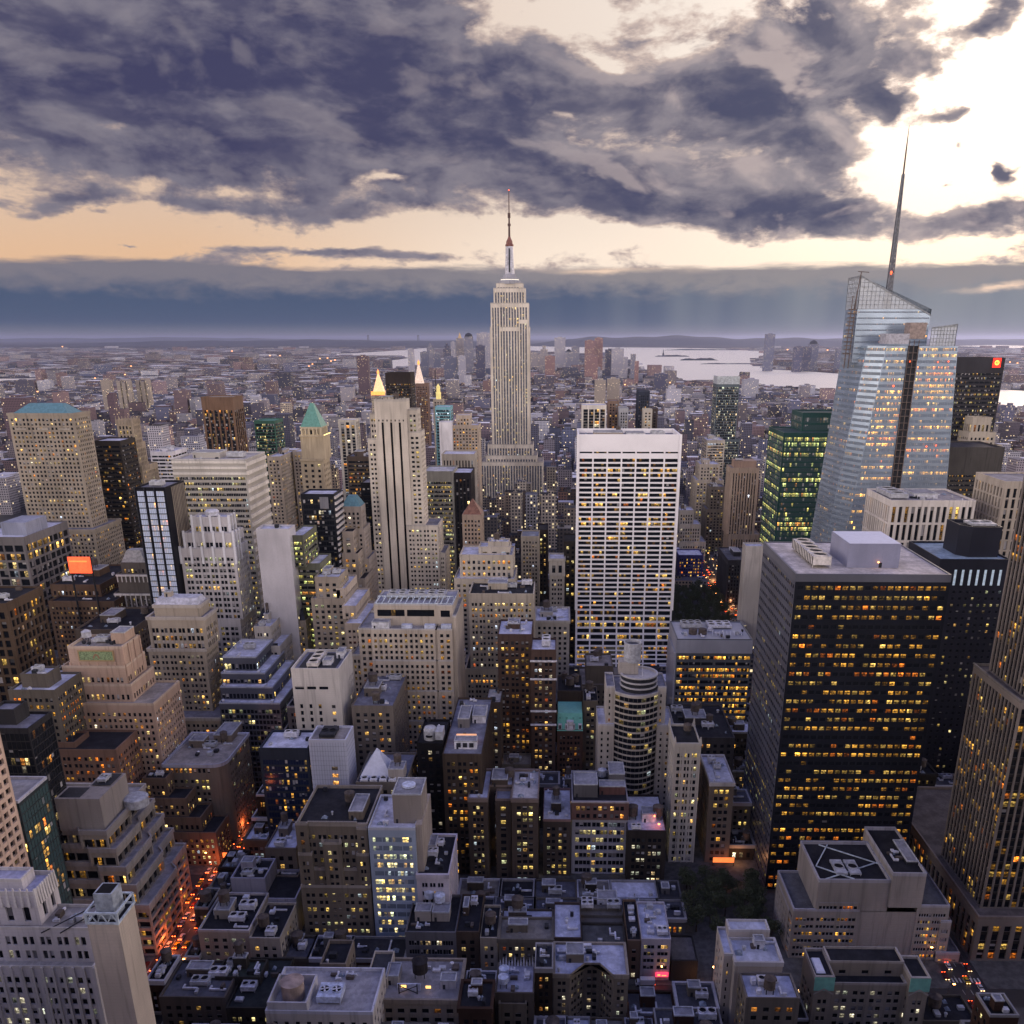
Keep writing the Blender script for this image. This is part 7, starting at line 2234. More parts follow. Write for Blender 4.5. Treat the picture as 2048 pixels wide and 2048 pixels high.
# ================================================================== lower city skyline, river towers (seen through the haze)
sky_rng = np.random.default_rng(5)
LM = [  # pl, pr, top, Y, shape, label
    (815, 827, 698, 5200, 'slab', 'pale blue twin-edged slab at the left end of the far downtown skyline'),
    (840, 856, 704, 6000, 'slab', 'short grey block near the left end of the downtown skyline'),
    (853, 866, 689, 6300, 'step', 'stepped blue tower left of the gold-tipped spire downtown'),
    (866, 880, 706, 5800, 'slab', 'low violet block in the downtown skyline'),
    (886, 900, 690, 6200, 'step', 'dark blue stepped tower downtown'),
    (901, 910, 684, 6500, 'slab', 'thin pale tower with a red light downtown'),
    (912, 926, 676, 6600, 'gold', 'grey tower with a gold pyramid tip, highest of the left downtown cluster'),
    (928, 945, 673, 6400, 'dome', 'broad blue tower with rounded top downtown'),
    (887, 912, 714, 5400, 'slab', 'wide violet block below the gold-tipped tower downtown'),
    (916, 930, 712, 5300, 'slab', 'pale banded block below the domed tower downtown'),
    (951, 969, 691, 5600, 'slab', 'dark blue slab left of the tallest skyscraper, far downtown'),
    (953, 981, 666, 6500, 'slab', 'pale lilac broad tower touching the tallest skyscraper, far downtown'),
    (1062, 1075, 706, 6000, 'slab', 'dull low block immediately right of the tallest skyscraper downtown'),
    (1076, 1100, 696, 6200, 'step', 'stepped violet tower with pointed top downtown'),
    (1090, 1110, 712, 5500, 'slab', 'reddish block in front of the pointed violet tower downtown'),
    (1109, 1131, 675, 6500, 'slab', 'tall pale blue tower standing alone on the downtown skyline'),
    (1143, 1159, 693, 6300, 'slab', 'grey blue block in the middle of the right downtown cluster'),
    (1132, 1143, 703, 6000, 'dome', 'small domed block between two blue towers downtown'),
    (1170, 1190, 681, 6400, 'slab', 'blue tower left of the reddish tower downtown'),
    (1190, 1206, 676, 6500, 'slab', 'reddish tower on the right of the downtown skyline'),
    (1170, 1196, 712, 5400, 'slab', 'wide brick-coloured block at the foot of the blue and reddish towers'),
    (1211, 1230, 699, 5800, 'slab', 'dark blue block with slanted top near the water downtown'),
    (1224, 1248, 697, 5700, 'slab', 'light grey broad tower near the water downtown'),
    (1247, 1256, 714, 5600, 'slab', 'small violet block right of the light grey downtown tower'),
    (1262, 1272, 708, 5500, 'slab', 'thin twin tower beside the harbour water downtown'),
    (1270, 1278, 722, 5300, 'slab', 'pinkish block at the waterside end of the downtown skyline'),
    (713, 735, 712, 4300, 'slab', 'dark plum slab tower left of the river reach'),
    (1533, 1551, 668, 7800, 'slab', 'tall lone glass tower on the far bank across the river'),
    (1590, 1607, 693, 7600, 'slab', 'dark blue block among the far bank towers'),
    (1607, 1624, 694, 7700, 'slab', 'second dark blue block among the far bank towers'),
    (1620, 1638, 688, 7900, 'dome', 'round-topped grey tower on the far bank'),
    (1676, 1700, 698, 7600, 'slab', 'grey block on the far bank just left of the faceted glass skyscraper'),
    (1310, 1336, 748, 4600, 'slab', 'broad dark violet block at the shore left of the river bend'),
    (1190, 1212, 760, 3700, 'slab', 'cream apartment slab in the low-rise district before the downtown skyline'),
    (1215, 1240, 757, 3800, 'slab', 'beige apartment slab right of the cream one before the downtown skyline'),
    (560, 578, 806, 1900, 'slab', 'tan tower in the mid distance left of the green pyramid tower'),
    (232, 262, 762, 3300, 'slab', 'cream apartment slabs in the far left district'),
    (270, 300, 760, 3350, 'slab', 'second row of cream apartment slabs in the far left district'),
    (200, 218, 760, 3300, 'slab', 'narrow cream apartment slab at the far left'),
    (0, 50, 795, 2100, 'slab', 'brown apartment slab behind the roof of the hipped roof tower'),
    (212, 226, 785, 2500, 'slab', 'dark brown apartment tower beyond the gothic tower'),
]
FARW = {}


def far_mat(name='far_facade'):
    """window grid drawn in metres from the mesh UVs; per-building colour comes from attribute bc"""
    if name in MATS:
        return MATS[name]
    m, t = new_mat(name)
    uv = t.n('ShaderNodeUVMap', uv_map='UVMap')
    bc = t.n('ShaderNodeAttribute', attribute_name='bc')
    sp = t.n('ShaderNodeSeparateXYZ')
    t.set(sp.inputs[0], uv.outputs[0])
    u, v = t.m('DIVIDE', sp.outputs[0], 3.6), t.m('DIVIDE', sp.outputs[1], 3.7)
    fu, fv = t.m('FRACT', u), t.m('FRACT', v)
    inw = t.m('MULTIPLY', t.m('LESS_THAN', t.m('ABSOLUTE', t.m('SUBTRACT', fu, .5)), .27), t.m('LESS_THAN', t.m('ABSOLUTE', t.m('SUBTRACT', fv, .5)), .28))
    cb = t.n('ShaderNodeCombineXYZ')
    t.set(cb.inputs[0], t.m('FLOOR', u))
    t.set(cb.inputs[1], t.m('FLOOR', v))
    wn = t.n('ShaderNodeTexWhiteNoise', noise_dimensions='2D')
    t.set(wn.inputs['Vector'], cb.outputs[0])
    sc_ = t.n('ShaderNodeSeparateColor')
    t.set(sc_.inputs[0], wn.outputs['Color'])
    inw = t.m('MULTIPLY', inw, t.m('GREATER_THAN', bc.outputs['Alpha'], .5))
    lit = t.m('MULTIPLY', inw, t.m('GREATER_THAN', wn.outputs['Value'], .93))
    b_ = t.n('ShaderNodeBsdfPrincipled')
    t.set(b_.inputs['Base Color'], t.mix(inw, bc.outputs['Color'], (.03, .033, .045)))
    b_.inputs['Roughness'].default_value = .8
    b_.inputs['Specular IOR Level'].default_value = .1
    t.set(b_.inputs['Emission Color'], t.mix(sc_.outputs[0], (1, .45, .12), (1, .8, .45)))
    t.set(b_.inputs['Emission Strength'], t.m('MULTIPLY', lit, t.m('MULTIPLY_ADD', sc_.outputs[1], 1.5, .5)))
    finish_mat(t, b_.outputs[0])
    m.cycles.emission_sampling = 'NONE'
    MATS[name] = m
    return m


def city_mesh(name, boxes, cols, roofs, origin=(0, 0, 0)):
    """boxes (n,6): x0,x1,y0,y1,z0,z1 ; a box each without bottom; roofs drawn plain"""
    B = np.asarray(boxes, np.float64)
    n = len(B)
    x0, x1, y0, y1, z0, z1 = [B[:, i] for i in range(6)]

    def q(*pts):
        return np.stack([np.stack(p, -1) for p in pts], 1)
    F = [q((x0, y0, z0), (x1, y0, z0), (x1, y0, z1), (x0, y0, z1)), q((x1, y0, z0), (x1, y1, z0), (x1, y1, z1), (x1, y0, z1)),
         q((x1, y1, z0), (x0, y1, z0), (x0, y1, z1), (x1, y1, z1)), q((x0, y1, z0), (x0, y0, z0), (x0, y0, z1), (x0, y1, z1)),
         q((x0, y0, z1), (x1, y0, z1), (x1, y1, z1), (x0, y1, z1))]
    V = np.stack(F, 1).reshape(-1, 4, 3) - np.array(origin)
    me = mesh_quads(name, V)
    l = me.uv_layers.new(name='UVMap')
    w_, d_, h_ = x1 - x0, y1 - y0, z1 - z0
    off = np.arange(n) * 37.7 % 9000
    UV = np.zeros((n, 5, 4, 2))
    for f, wd in ((0, w_), (1, d_), (2, w_), (3, d_)):
        o_ = off + f * 61
        UV[:, f, 0, 0] = o_; UV[:, f, 1, 0] = o_ + wd; UV[:, f, 2, 0] = o_ + wd; UV[:, f, 3, 0] = o_
        UV[:, f, 2, 1] = h_; UV[:, f, 3, 1] = h_
    l.data.foreach_set('uv', UV.astype(np.float32).ravel())
    a = me.attributes.new('bc', 'FLOAT_COLOR', 'POINT')
    C_ = np.ones((n, 5, 4, 4))
    C_[:, :4, :, :3] = np.asarray(cols)[:, None, None, :]
    C_[:, 4, :, :3] = np.asarray(roofs)[:, None, :]
    C_[:, 4, :, 3] = 0
    a.data.foreach_set('color', C_.astype(np.float32).ravel())
    return me


HZ = []
for (pl, pr, pt, Yb, shp, lab) in LM:
    x0, z = at_y(pl, pt, Yb)
    x1, _ = at_y(pr, pt, Yb)
    w_ = x1 - x0
    d_ = max(w_ * .8, 20)
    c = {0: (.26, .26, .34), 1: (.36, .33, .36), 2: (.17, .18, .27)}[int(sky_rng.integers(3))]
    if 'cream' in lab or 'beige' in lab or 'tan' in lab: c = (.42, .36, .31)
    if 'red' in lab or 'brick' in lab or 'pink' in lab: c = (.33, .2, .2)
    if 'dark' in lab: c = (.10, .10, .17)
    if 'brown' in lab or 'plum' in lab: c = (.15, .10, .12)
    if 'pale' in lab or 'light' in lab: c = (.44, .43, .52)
    r_ = empty('tower', ((x0 + x1) / 2, Yb + d_ / 2, 0))
    tag(r_, lab, 'tower', 'far towers')
    o = (r_.location[0], r_.location[1], 0)
    bx = [(x0, x1, Yb, Yb + d_, 0, z)]
    if shp == 'step':
        bx = [(x0, x1, Yb, Yb + d_, 0, z - w_ * .5), (x0 + w_ * .2, x1 - w_ * .2, Yb + d_ * .2, Yb + d_ * .8, z - w_ * .5, z - w_ * .1), (x0 + w_ * .36, x1 - w_ * .36, Yb + d_ * .35, Yb + d_ * .65, z - w_ * .1, z + w_ * .2)]
    if 'rows' in lab or 'slabs' in lab:
        bx = [(x0 + k * w_ / 3, x0 + (k + .7) * w_ / 3, Yb, Yb + 18, 0, z - (k % 2) * 5) for k in range(3)]
    if shp == 'slab' and w_ > 30:
        bx.append((x0 + w_ * .3, x0 + w_ * .7, Yb + d_ * .2, Yb + d_ * .8, z, z + 5))
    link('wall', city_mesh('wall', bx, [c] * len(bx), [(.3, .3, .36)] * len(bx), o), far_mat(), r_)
    if shp in ('dome', 'gold'):
        q = lathe([(w_ * .48, z), (w_ * .4, z + w_ * .22), (w_ * .2, z + w_ * .36), (.1, z + w_ * .42)], 12, (x0 + x1) / 2, Yb + d_ / 2) if shp == 'dome' else frustum_q((x0 + w_ * .25, x1 - w_ * .25, Yb + d_ * .25, Yb + d_ * .75), ((x0 + x1) / 2 - .6, (x0 + x1) / 2 + .6, Yb + d_ * .5 - .6, Yb + d_ * .5 + .6), z, z + w_ * .75)
        link('roof', mesh_quads('roof', np.asarray(q, float) - np.array(o)), flat_mat('dull_gold', (.6, .42, .22), .4) if shp == 'gold' else SLATE, r_)
    if Yb > 2600:
        HZ.append((x0 - 8, x1 + 8, Yb - 8, Yb + d_ + 8))

# ================================================================== ground, streets, pavements
def sheet(name, pts, z, mat, kind='structure'):
    me = mesh_pd(name, [(x, y, z) for x, y in pts], [list(range(len(pts)))])
    o = link(name, me, mat)
    return tag(o, kind=kind)


gm_, t = new_mat('city_ground')
co = t.n('ShaderNodeTexCoord').outputs['Object']
n1 = t.noise(t.mapping(co, scale=(.004, .004, .004)), 1.0, 6, .7)
n2 = t.noise(t.mapping(co, scale=(.0006, .0006, .0006)), 1.0, 4, .6)
cg = t.mix(t.sstep(n1, .35, .65), (.03, .028, .035), (.09, .08, .09))
cg = t.mix(t.m('MULTIPLY', t.sstep(n2, .5, .62), .7), cg, (.045, .06, .045))
bb = t.n('ShaderNodeBsdfPrincipled')
t.set(bb.inputs['Base Color'], cg)
bb.inputs['Roughness'].default_value = .9
bb.inputs['Specular IOR Level'].default_value = .05
finish_mat(t, bb.outputs[0])
sheet('ground', [(-260000, -60000), (260000, -60000), (260000, 300000), (-260000, 300000)], -0.2, gm_)
am, t = new_mat('asphalt')
co = t.n('ShaderNodeTexCoord').outputs['Object']
n1 = t.noise(t.mapping(co, scale=(.25, .25, .25)), 1.0, 5, .7)
bb = t.n('ShaderNodeBsdfPrincipled')
t.set(bb.inputs['Base Color'], t.mix(n1, (.018, .018, .021), (.045, .044, .046)))
bb.inputs['Roughness'].default_value = .55
finish_mat(t, bb.outputs[0])
sheet('road', [(-900, 60), (900, 60), (900, 1500), (-900, 1500)], -0.1, am)
pave = flat_mat('pavement_concrete', (.10, .097, .095), .85, nscale=.3)
STREETS = [226 + 4, 310, 390, 470, 550, 630, 714, 800, 880, 960, 1040, 1120, 1200, 1280, 1362, 1440]
AVES = [-580, -455, -335, -162.5 - 9, 176, 460, 740]
AW = 24.0


def blocks():
    xs_ = sorted(AVES)
    for i in range(len(xs_) - 1):
        for j in range(len(STREETS) - 1):
            h0 = 9 if STREETS[j] not in (714, 1362) else 15
            h1 = 9 if STREETS[j + 1] not in (714, 1362) else 15
            yield xs_[i] + AW / 2 - 4.5, xs_[i + 1] - AW / 2 + 4.5, STREETS[j] + h0 - 3.5, STREETS[j + 1] - h1 + 3.5


pq = []
for (a, c_, d_, e_) in blocks():
    pq += box_q(a, c_, d_, e_, -.1, .05)
o = link('pavement', mesh_quads('pavement', pq), pave)
tag(o, kind='structure')
mk = flat_mat('road_paint', (.55, .54, .50), .7)
lq = []
for ax_ in (-171.5, 176):
    for dx_ in (-3.4, 0, 3.4):
        for y_ in np.arange(240, 1000, 9.0):
            lq.append([(ax_ + dx_ - .08, y_, -.09), (ax_ + dx_ + .08, y_, -.09), (ax_ + dx_ + .08, y_ + 3, -.09), (ax_ + dx_ - .08, y_ + 3, -.09)])
    for sy in STREETS:
        for k in range(9):
            for side in (-12.5, 9.5):
                lq.append([(ax_ - 7 + k * 1.6, sy + side, -.09), (ax_ - 6.3 + k * 1.6, sy + side, -.09), (ax_ - 6.3 + k * 1.6, sy + side + 3, -.09), (ax_ - 7 + k * 1.6, sy + side + 3, -.09)])
tag(link('road_marking', mesh_quads('road_marking', lq), mk), kind='structure')

# ------------------------------------------------------------------ vehicles
car_cols = [(.55, .36, .03), (.55, .36, .03), (.03, .03, .035), (.35, .36, .38), (.5, .5, .52), (.12, .02, .02), (.03, .05, .12)]
car_names = ['yellow', 'yellow', 'black', 'silver', 'white', 'dark red', 'dark blue']
tail = flat_mat('tail_light', (1, .1, .04), .4, emis=(1, .09, .018), est=15)
head = flat_mat('head_light', (1, .9, .7), .4, emis=(1, .62, .25), est=6)


def make_car(col, name, L=4.6, Wd=1.85, H=1.45, van=False):
    r = empty(name, (0, 0, 0))
    h = Wd / 2
    body = box_q(-h, h, -L / 2, L / 2, .35, .85 if not van else 2.4, True)
    if not van:
        body += frustum_q((-h + .08, h - .08, -L * .26, L * .24), (-h + .3, h - .3, -L * .14, L * .12), .85, H)
    o = link('body', mesh_quads('body', body), flat_mat('car_paint_%d' % int(sum(col) * 1000), col, .25, var=.05), r)
    if not van:
        link('window', mesh_quads('window', np.asarray(frustum_q((-h + .06, h - .06, -L * .265, L * .245), (-h + .24, h - .24, -L * .165, L * .145), .9, H - .12)[:4])), DARKM(), r)
    for sx_ in (-1, 1):
        for yy in (-L * .3, L * .3):
            q = lathe([(.02, -.1), (.34, -.1), (.34, .1), (.02, .1)], 10)
            q = np.asarray(q, float)[..., [2, 0, 1]] + np.array([sx_ * (h - .08), yy, .35])
            link('wheel', mesh_quads('wheel', q), DARKM(), r)
        link('tail_light', mesh_quads('tail_light', box_q(sx_ * (h - .35) - .28, sx_ * (h - .35) + .28, -L / 2 - .06, -L / 2 - .01, .55, .9, True)), tail, r)
        link('headlight', mesh_quads('headlight', box_q(sx_ * (h - .35) - .25, sx_ * (h - .35) + .25, L / 2 + .01, L / 2 + .06, .5, .75, True)), head, r)
    return r


def copy_tree(o, parent=None):
    c = o.copy()
    COL.objects.link(c)
    c.parent = parent
    for ch in list(o.children):
        copy_tree(ch, c)
    return c


protos = []
for i, (c, nm) in enumerate(zip(car_cols, car_names)):
    protos.append([make_car(c, 'car', van=False), False, nm])
crng = np.random.default_rng(77)
ncar = 0


def put_car(x, y, away=True, where='in the tail light queue on the left avenue'):
    global ncar
    k = int(crng.integers(len(protos)))
    p = protos[k]
    if not p[1]:
        o = p[0]
        p[1] = True
    else:
        o = copy_tree(p[0])
    o.location = (x, y, -.1)
    o.rotation_euler = (0, 0, 0 if away else pi)
    tag(o, '%s car %s' % (p[2], where), 'car', '%s cars %s' % (p[2], where))
    ncar += 1
    return o


for lane, xx in enumerate((-180.6, -176.6, -172.6, -168.6)):
    y_ = 300 + crng.uniform(0, 5)
    while y_ < 640:
        dens = .92 if y_ < 420 and lane < 3 else .5
        if crng.random() < dens:
            put_car(xx + crng.uniform(-.25, .25), y_)
        y_ += crng.uniform(5.6, 8.5)
for lane, xx in enumerate((168.5, 172.5, 176.5, 180.5)):
    y_ = 262 + crng.uniform(0, 12)
    while y_ < 345:
        if crng.random() < .45:
            put_car(xx, y_, False, 'on the wide avenue at the lower right')
        y_ += crng.uniform(7, 14)
    y_ = 740
    while y_ < 1120:
        if crng.random() < .6:
            put_car(xx + crng.uniform(-.5, .5), y_, lane % 2 == 0, 'on the avenue beside the park')
        y_ += crng.uniform(8, 15)
for i in range(7):
    o = put_car(40 + i * 13 + crng.uniform(-2, 2), 308 + (i % 2) * 4.2, True, 'on the cross street at the bottom')
    o.rotation_euler = (0, 0, pi / 2)
# box trucks on the cross street
def make_truck(col, lab, x, y):
    r = empty('box_truck', (x, y, -.1), pi / 2)
    tag(r, lab, 'truck')
    link('cargo_box', mesh_quads('cargo_box', box_q(-1.25, 1.25, -4.6, 1.6, .9, 3.5, True)), flat_mat('truck_box_white', col, .5, var=.08), r)
    cb = link('cab', mesh_quads('cab', box_q(-1.15, 1.15, 1.75, 3.6, .6, 1.5, True) + frustum_q((-1.15, 1.15, 1.75, 3.5), (-1.05, 1.05, 1.8, 2.9), 1.5, 2.5)), DUCT(), r)
    link('windscreen', mesh_quads('windscreen', [[(-1.0, 3.46, 1.6), (1.0, 3.46, 1.6), (.95, 2.98, 2.4), (-.95, 2.98, 2.4)]]), DARKM(), cb)
    for sx_ in (-1, 1):
        for yy in (-3.4, 2.6):
            q = np.asarray(lathe([(.02, -.15), (.5, -.15), (.5, .15), (.02, .15)], 12), float)[..., [2, 0, 1]] + np.array([sx_ * 1.05, yy, .5])
            link('wheel', mesh_quads('wheel', q), DARKM(), r)
        link('tail_light', mesh_quads('tail_light', box_q(sx_ * .95 - .12, sx_ * .95 + .12, -4.68, -4.61, .9, 1.2, True)), tail, r)


tx, ty = on_z(1288, 1962, 2)
make_truck((.72, .70, .74), 'white box truck parked in front of the white shopfront building', tx, ty)
tx, ty = on_z(1400, 1975, 2)
make_truck((.6, .6, .66), 'grey white box truck on the cross street beside the white narrow tower', tx, ty)
tx, ty = on_z(1372, 1995, 1)
tp = link('tarpaulin', mesh_quads('tarpaulin', frustum_q((-3.2, 3.2, -1.4, 1.4), (-2.8, 2.8, -.5, .5), 0, 1.5)), flat_mat('blue_tarpaulin', (.10, .08, .5), .6), loc=(tx, ty, 0))
tag(tp, 'blue tarpaulin over a stack in the cross street', 'tarpaulin')
tx, ty = on_z(1358, 2001, 1)
tp = link('tarpaulin', mesh_quads('tarpaulin', frustum_q((-1.6, 1.6, -1.6, 1.6), (-.5, .5, -.4, .4), 0, 1.7)), flat_mat('blue_tarpaulin', (.10, .08, .5), .6), loc=(tx, ty, 0), )
tag(tp, 'small peaked blue tarpaulin left of the long one in the cross street', 'tarpaulin')

# ------------------------------------------------------------------ street lamps
lamp_pole = flat_mat('lamp_pole', (.06, .06, .06), .5)
lamp_glow = flat_mat('lamp_glow', (1, .5, .15), .5, emis=(1, .42, .10), est=22)


def make_lamp():
    r = empty('street_lamp')
    link('pole', mesh_quads('pole', lathe([(.14, 0), (.08, 8)], 8) + bar_q((0, 0, 8), (1.8, 0, 8.4), .06)), lamp_pole, r)
    link('lamp_head', mesh_quads('lamp_head', box_q(1.5, 2.4, -.22, .22, 8.3, 8.5, True)), lamp_glow, r)
    return r


lp = make_lamp()
spots = [(-184.5, y, 0, 'left avenue') for y in range(304, 760, 33)] + [(-158.5, y + 14, pi, 'left avenue') for y in range(304, 760, 33)] + \
        [(163, y, 0, 'right avenue') for y in range(260, 350, 24)] + [(188, y, pi, 'right avenue by the park') for y in range(740, 1120, 33)] + [(163, y, 0, 'right avenue by the park') for y in range(750, 1120, 33)] + \
        [(45 + k * 22, 319, -pi / 2, 'bottom cross street') for k in range(5)]
for i, (x_, y_, rz, wh) in enumerate(spots):
    o = lp if i == 0 else copy_tree(lp)
    o.location = (x_, y_, 0)
    o.rotation_euler = (0, 0, rz)
    tag(o, 'dark street lamp with glowing orange head along the ' + wh, 'street lamp', 'street lamps along the ' + wh)
# the light those lamps and cars throw on the road
for i, (x_, y_, e_) in enumerate([(-176, 312, 2600), (-176, 338, 2600), (-176, 366, 2600), (-175, 398, 2600), (-175, 440, 2200), (-175, 500, 2000), (-174, 570, 2000), (95, 410, 900), (176, 300, 600), (178, 900, 4000), (178, 1010, 4000), (60, 312, 500)]):
    l_ = bpy.data.lights.new('street_light', 'POINT')
    l_.energy = e_ * 1.5
    l_.color = (1, .19, .05) if x_ < 0 else (1, .42, .16)
    l_.shadow_soft_size = 1.2
    lo = bpy.data.objects.new('street_light', l_)
    COL.objects.link(lo)
    lo.location = (x_, y_, 5)
# shop fronts glowing along the avenue and by the plaza
for (pa, py_, w_, lab) in ((446, 1712, 9, 'glowing orange shop sign at the avenue corner of the rounded stone building'), (1447, 1722, 11, 'orange lit shop awning below the small brick building by the plaza')):
    xx, yy = on_z(pa, py_, 3)
    r = empty('shop_sign', (xx, yy, 0))
    tag(r, lab, 'sign')
    link('sign_panel', mesh_quads('sign_panel', box_q(-w_ / 2, w_ / 2, -.2, .2, 2.2, 5, True)), flat_mat('orange_lit_shop', (1, .3, .1), .5, emis=(1, .22, .05), est=1.3), r)
    link('sign_post', mesh_quads('sign_post', box_q(-w_ / 2, -w_ / 2 + .3, -.15, .15, -.1, 2.2) + box_q(w_ / 2 - .3, w_ / 2, -.15, .15, -.1, 2.2)), DARKM(), r)
xx, zz0 = at_y(143, 1145, 584)
x2, zz1 = at_y(181, 1113, 584)
r = empty('neon_sign', ((xx + x2) / 2, 583, 0))
tag(r, 'large red and orange neon billboard on the lower wall of the beige hipped roof tower', 'sign')
link('neon_panel', mesh_quads('neon_panel', np.asarray(box_q(xx, x2, 582, 583, zz0, zz1, True), float) - np.array(r.location)), flat_mat('red_neon', (1, .15, .05), .5, emis=(1, .09, .03), est=1.4), r)
link('neon_band', mesh_quads('neon_band', np.asarray(box_q(xx + .8, x2 - 2, 581.8, 581.95, zz0 + (zz1 - zz0) * .70, zz0 + (zz1 - zz0) * .78, True), float) - np.array(r.location)), flat_mat('dull_orange_neon', (1, .3, .1), .5, emis=(1, .26, .05), est=1.1), r)
link('support_frame', mesh_quads('support_frame', np.asarray(box_q(xx, xx + .5, 583.02, 584.5, 0, zz1) + box_q(x2 - .5, x2, 583.02, 584.5, 0, zz1), float) - np.array(r.location)), DARKM(), r)

# ------------------------------------------------------------------ trees
leaf, t = new_mat('foliage')
co = t.n('ShaderNodeTexCoord').outputs['Object']
n1 = t.noise(t.mapping(co, scale=(.9, .9, .9)), 1.0, 3, .6)
bb = t.n('ShaderNodeBsdfPrincipled')
t.set(bb.inputs['Base Color'], t.mix(n1, (.020, .034, .016), (.075, .085, .035)))
bb.inputs['Roughness'].default_value = .8
finish_mat(t, bb.outputs[0])
bark = flat_mat('bark', (.06, .045, .035), .9)


def make_tree(seed, R=5.0, Ht=12.0):
    rg = np.random.default_rng(seed)
    r = empty('tree')
    q = []
    pts = [(0, 0, 0), (rg.uniform(-.3, .3), rg.uniform(-.3, .3), Ht * .4)]
    q += lathe([(.32, 0), (.22, Ht * .4)], 7)
    clumps = []
    for k in range(9):
        a = rg.uniform(0, 2 * pi)
        rr = R * rg.uniform(.25, .8)
        tip = np.array([rr * cos(a), rr * sin(a), Ht * rg.uniform(.5, .9)])
        q += bar_q((0, 0, Ht * .36), tip, .08)
        clumps.append((tip, R * rg.uniform(.28, .5)))
    clumps.append((np.array([0, 0, Ht * .82]), R * .5))
    link('trunk', mesh_quads('trunk', q), bark, r)
    L = []
    for tip, cr_ in clumps:
        n_ = 130
        d = rg.normal(size=(n_, 3))
        d /= np.linalg.norm(d, axis=1)[:, None]
        p = tip + d * (cr_ * rg.uniform(.4, 1.0, n_) ** .5)[:, None] * np.array([1, 1, .8])
        a_ = rg.normal(size=(n_, 3))
        b_ = rg.normal(size=(n_, 3))
        a_ /= np.linalg.norm(a_, axis=1)[:, None]
        b_ -= (a_ * b_).sum(1)[:, None] * a_
        b_ /= np.linalg.norm(b_, axis=1)[:, None]
        s_ = rg.uniform(.22, .5, n_)[:, None]
        L.append(np.stack([p - a_ * s_, p + b_ * s_ * .6, p + a_ * s_, p - b_ * s_ * .6], 1))
    link('crown', mesh_quads('crown', np.concatenate(L)), leaf, r)
    return r


tp_ = [make_tree(1), make_tree(2, 4.4, 11), make_tree(3, 5.6, 13)]
used = [False] * 3
trng = np.random.default_rng(9)


def put_tree(x_, y_, wh):
    k = int(trng.integers(3))
    o = tp_[k] if not used[k] else copy_tree(tp_[k])
    used[k] = True
    o.location = (x_, y_, 0)
    o.rotation_euler = (0, 0, trng.uniform(0, 6.28))
    s_ = trng.uniform(.8, 1.2)
    o.scale = (s_, s_, s_)
    tag(o, 'dark green leafy tree ' + wh, 'tree', 'trees ' + wh)


for i in range(7):
    for j in range(5):
        if trng.random() < .85:
            put_tree(66 + j * 7.5 + trng.uniform(-2, 2), 344 + i * 7.5 + trng.uniform(-2, 2), 'in the small dark plaza beside the black slab tower')
for i in range(16):
    for j in range(8):
        xx, yy = 96 + j * 10 + trng.uniform(-3, 3), 805 + i * 9.5 + trng.uniform(-3, 3)
        if trng.random() < .92:
            put_tree(xx, yy, 'in the park behind the ribbon lit office block')
FOOT.append((86, 172, 725, 968))
FOOT.append((60, 103, 325, 408))
PROT.append((1345, 1450, 1240, 805))

# ================================================================== infill buildings
def free(x0, x1, y0, y1, m=1.0):
    for (a, c_, d_, e_) in FOOT:
        if x0 < c_ + m and x1 > a - m and y0 < e_ + m and y1 > d_ - m:
            return False
    return True


def cap_h(x0, x1, y0, y1, h):
    """lower the infill until it leaves the recognisable buildings behind it in view"""
    while h > 8:
        ok_ = True
        p = [proj(x, y0, h) for x in (x0, x1)] + [proj(x, y1, h) for x in (x0, x1)]
        a, c_ = min(q_[0] for q_ in p), max(q_[0] for q_ in p)
        top = min(q_[1] for q_ in p)
        for (l, r_, bt, Yp) in PROT:
            if Yp > y0 and a < r_ - 2 and c_ > l + 2 and top < bt:
                ok_ = False
                break
        if ok_:
            return h
        h -= 4
    return 0 if h <= 8 and proj((x0 + x1) / 2, y0, 8)[1] > 2100 else max(h, 8)


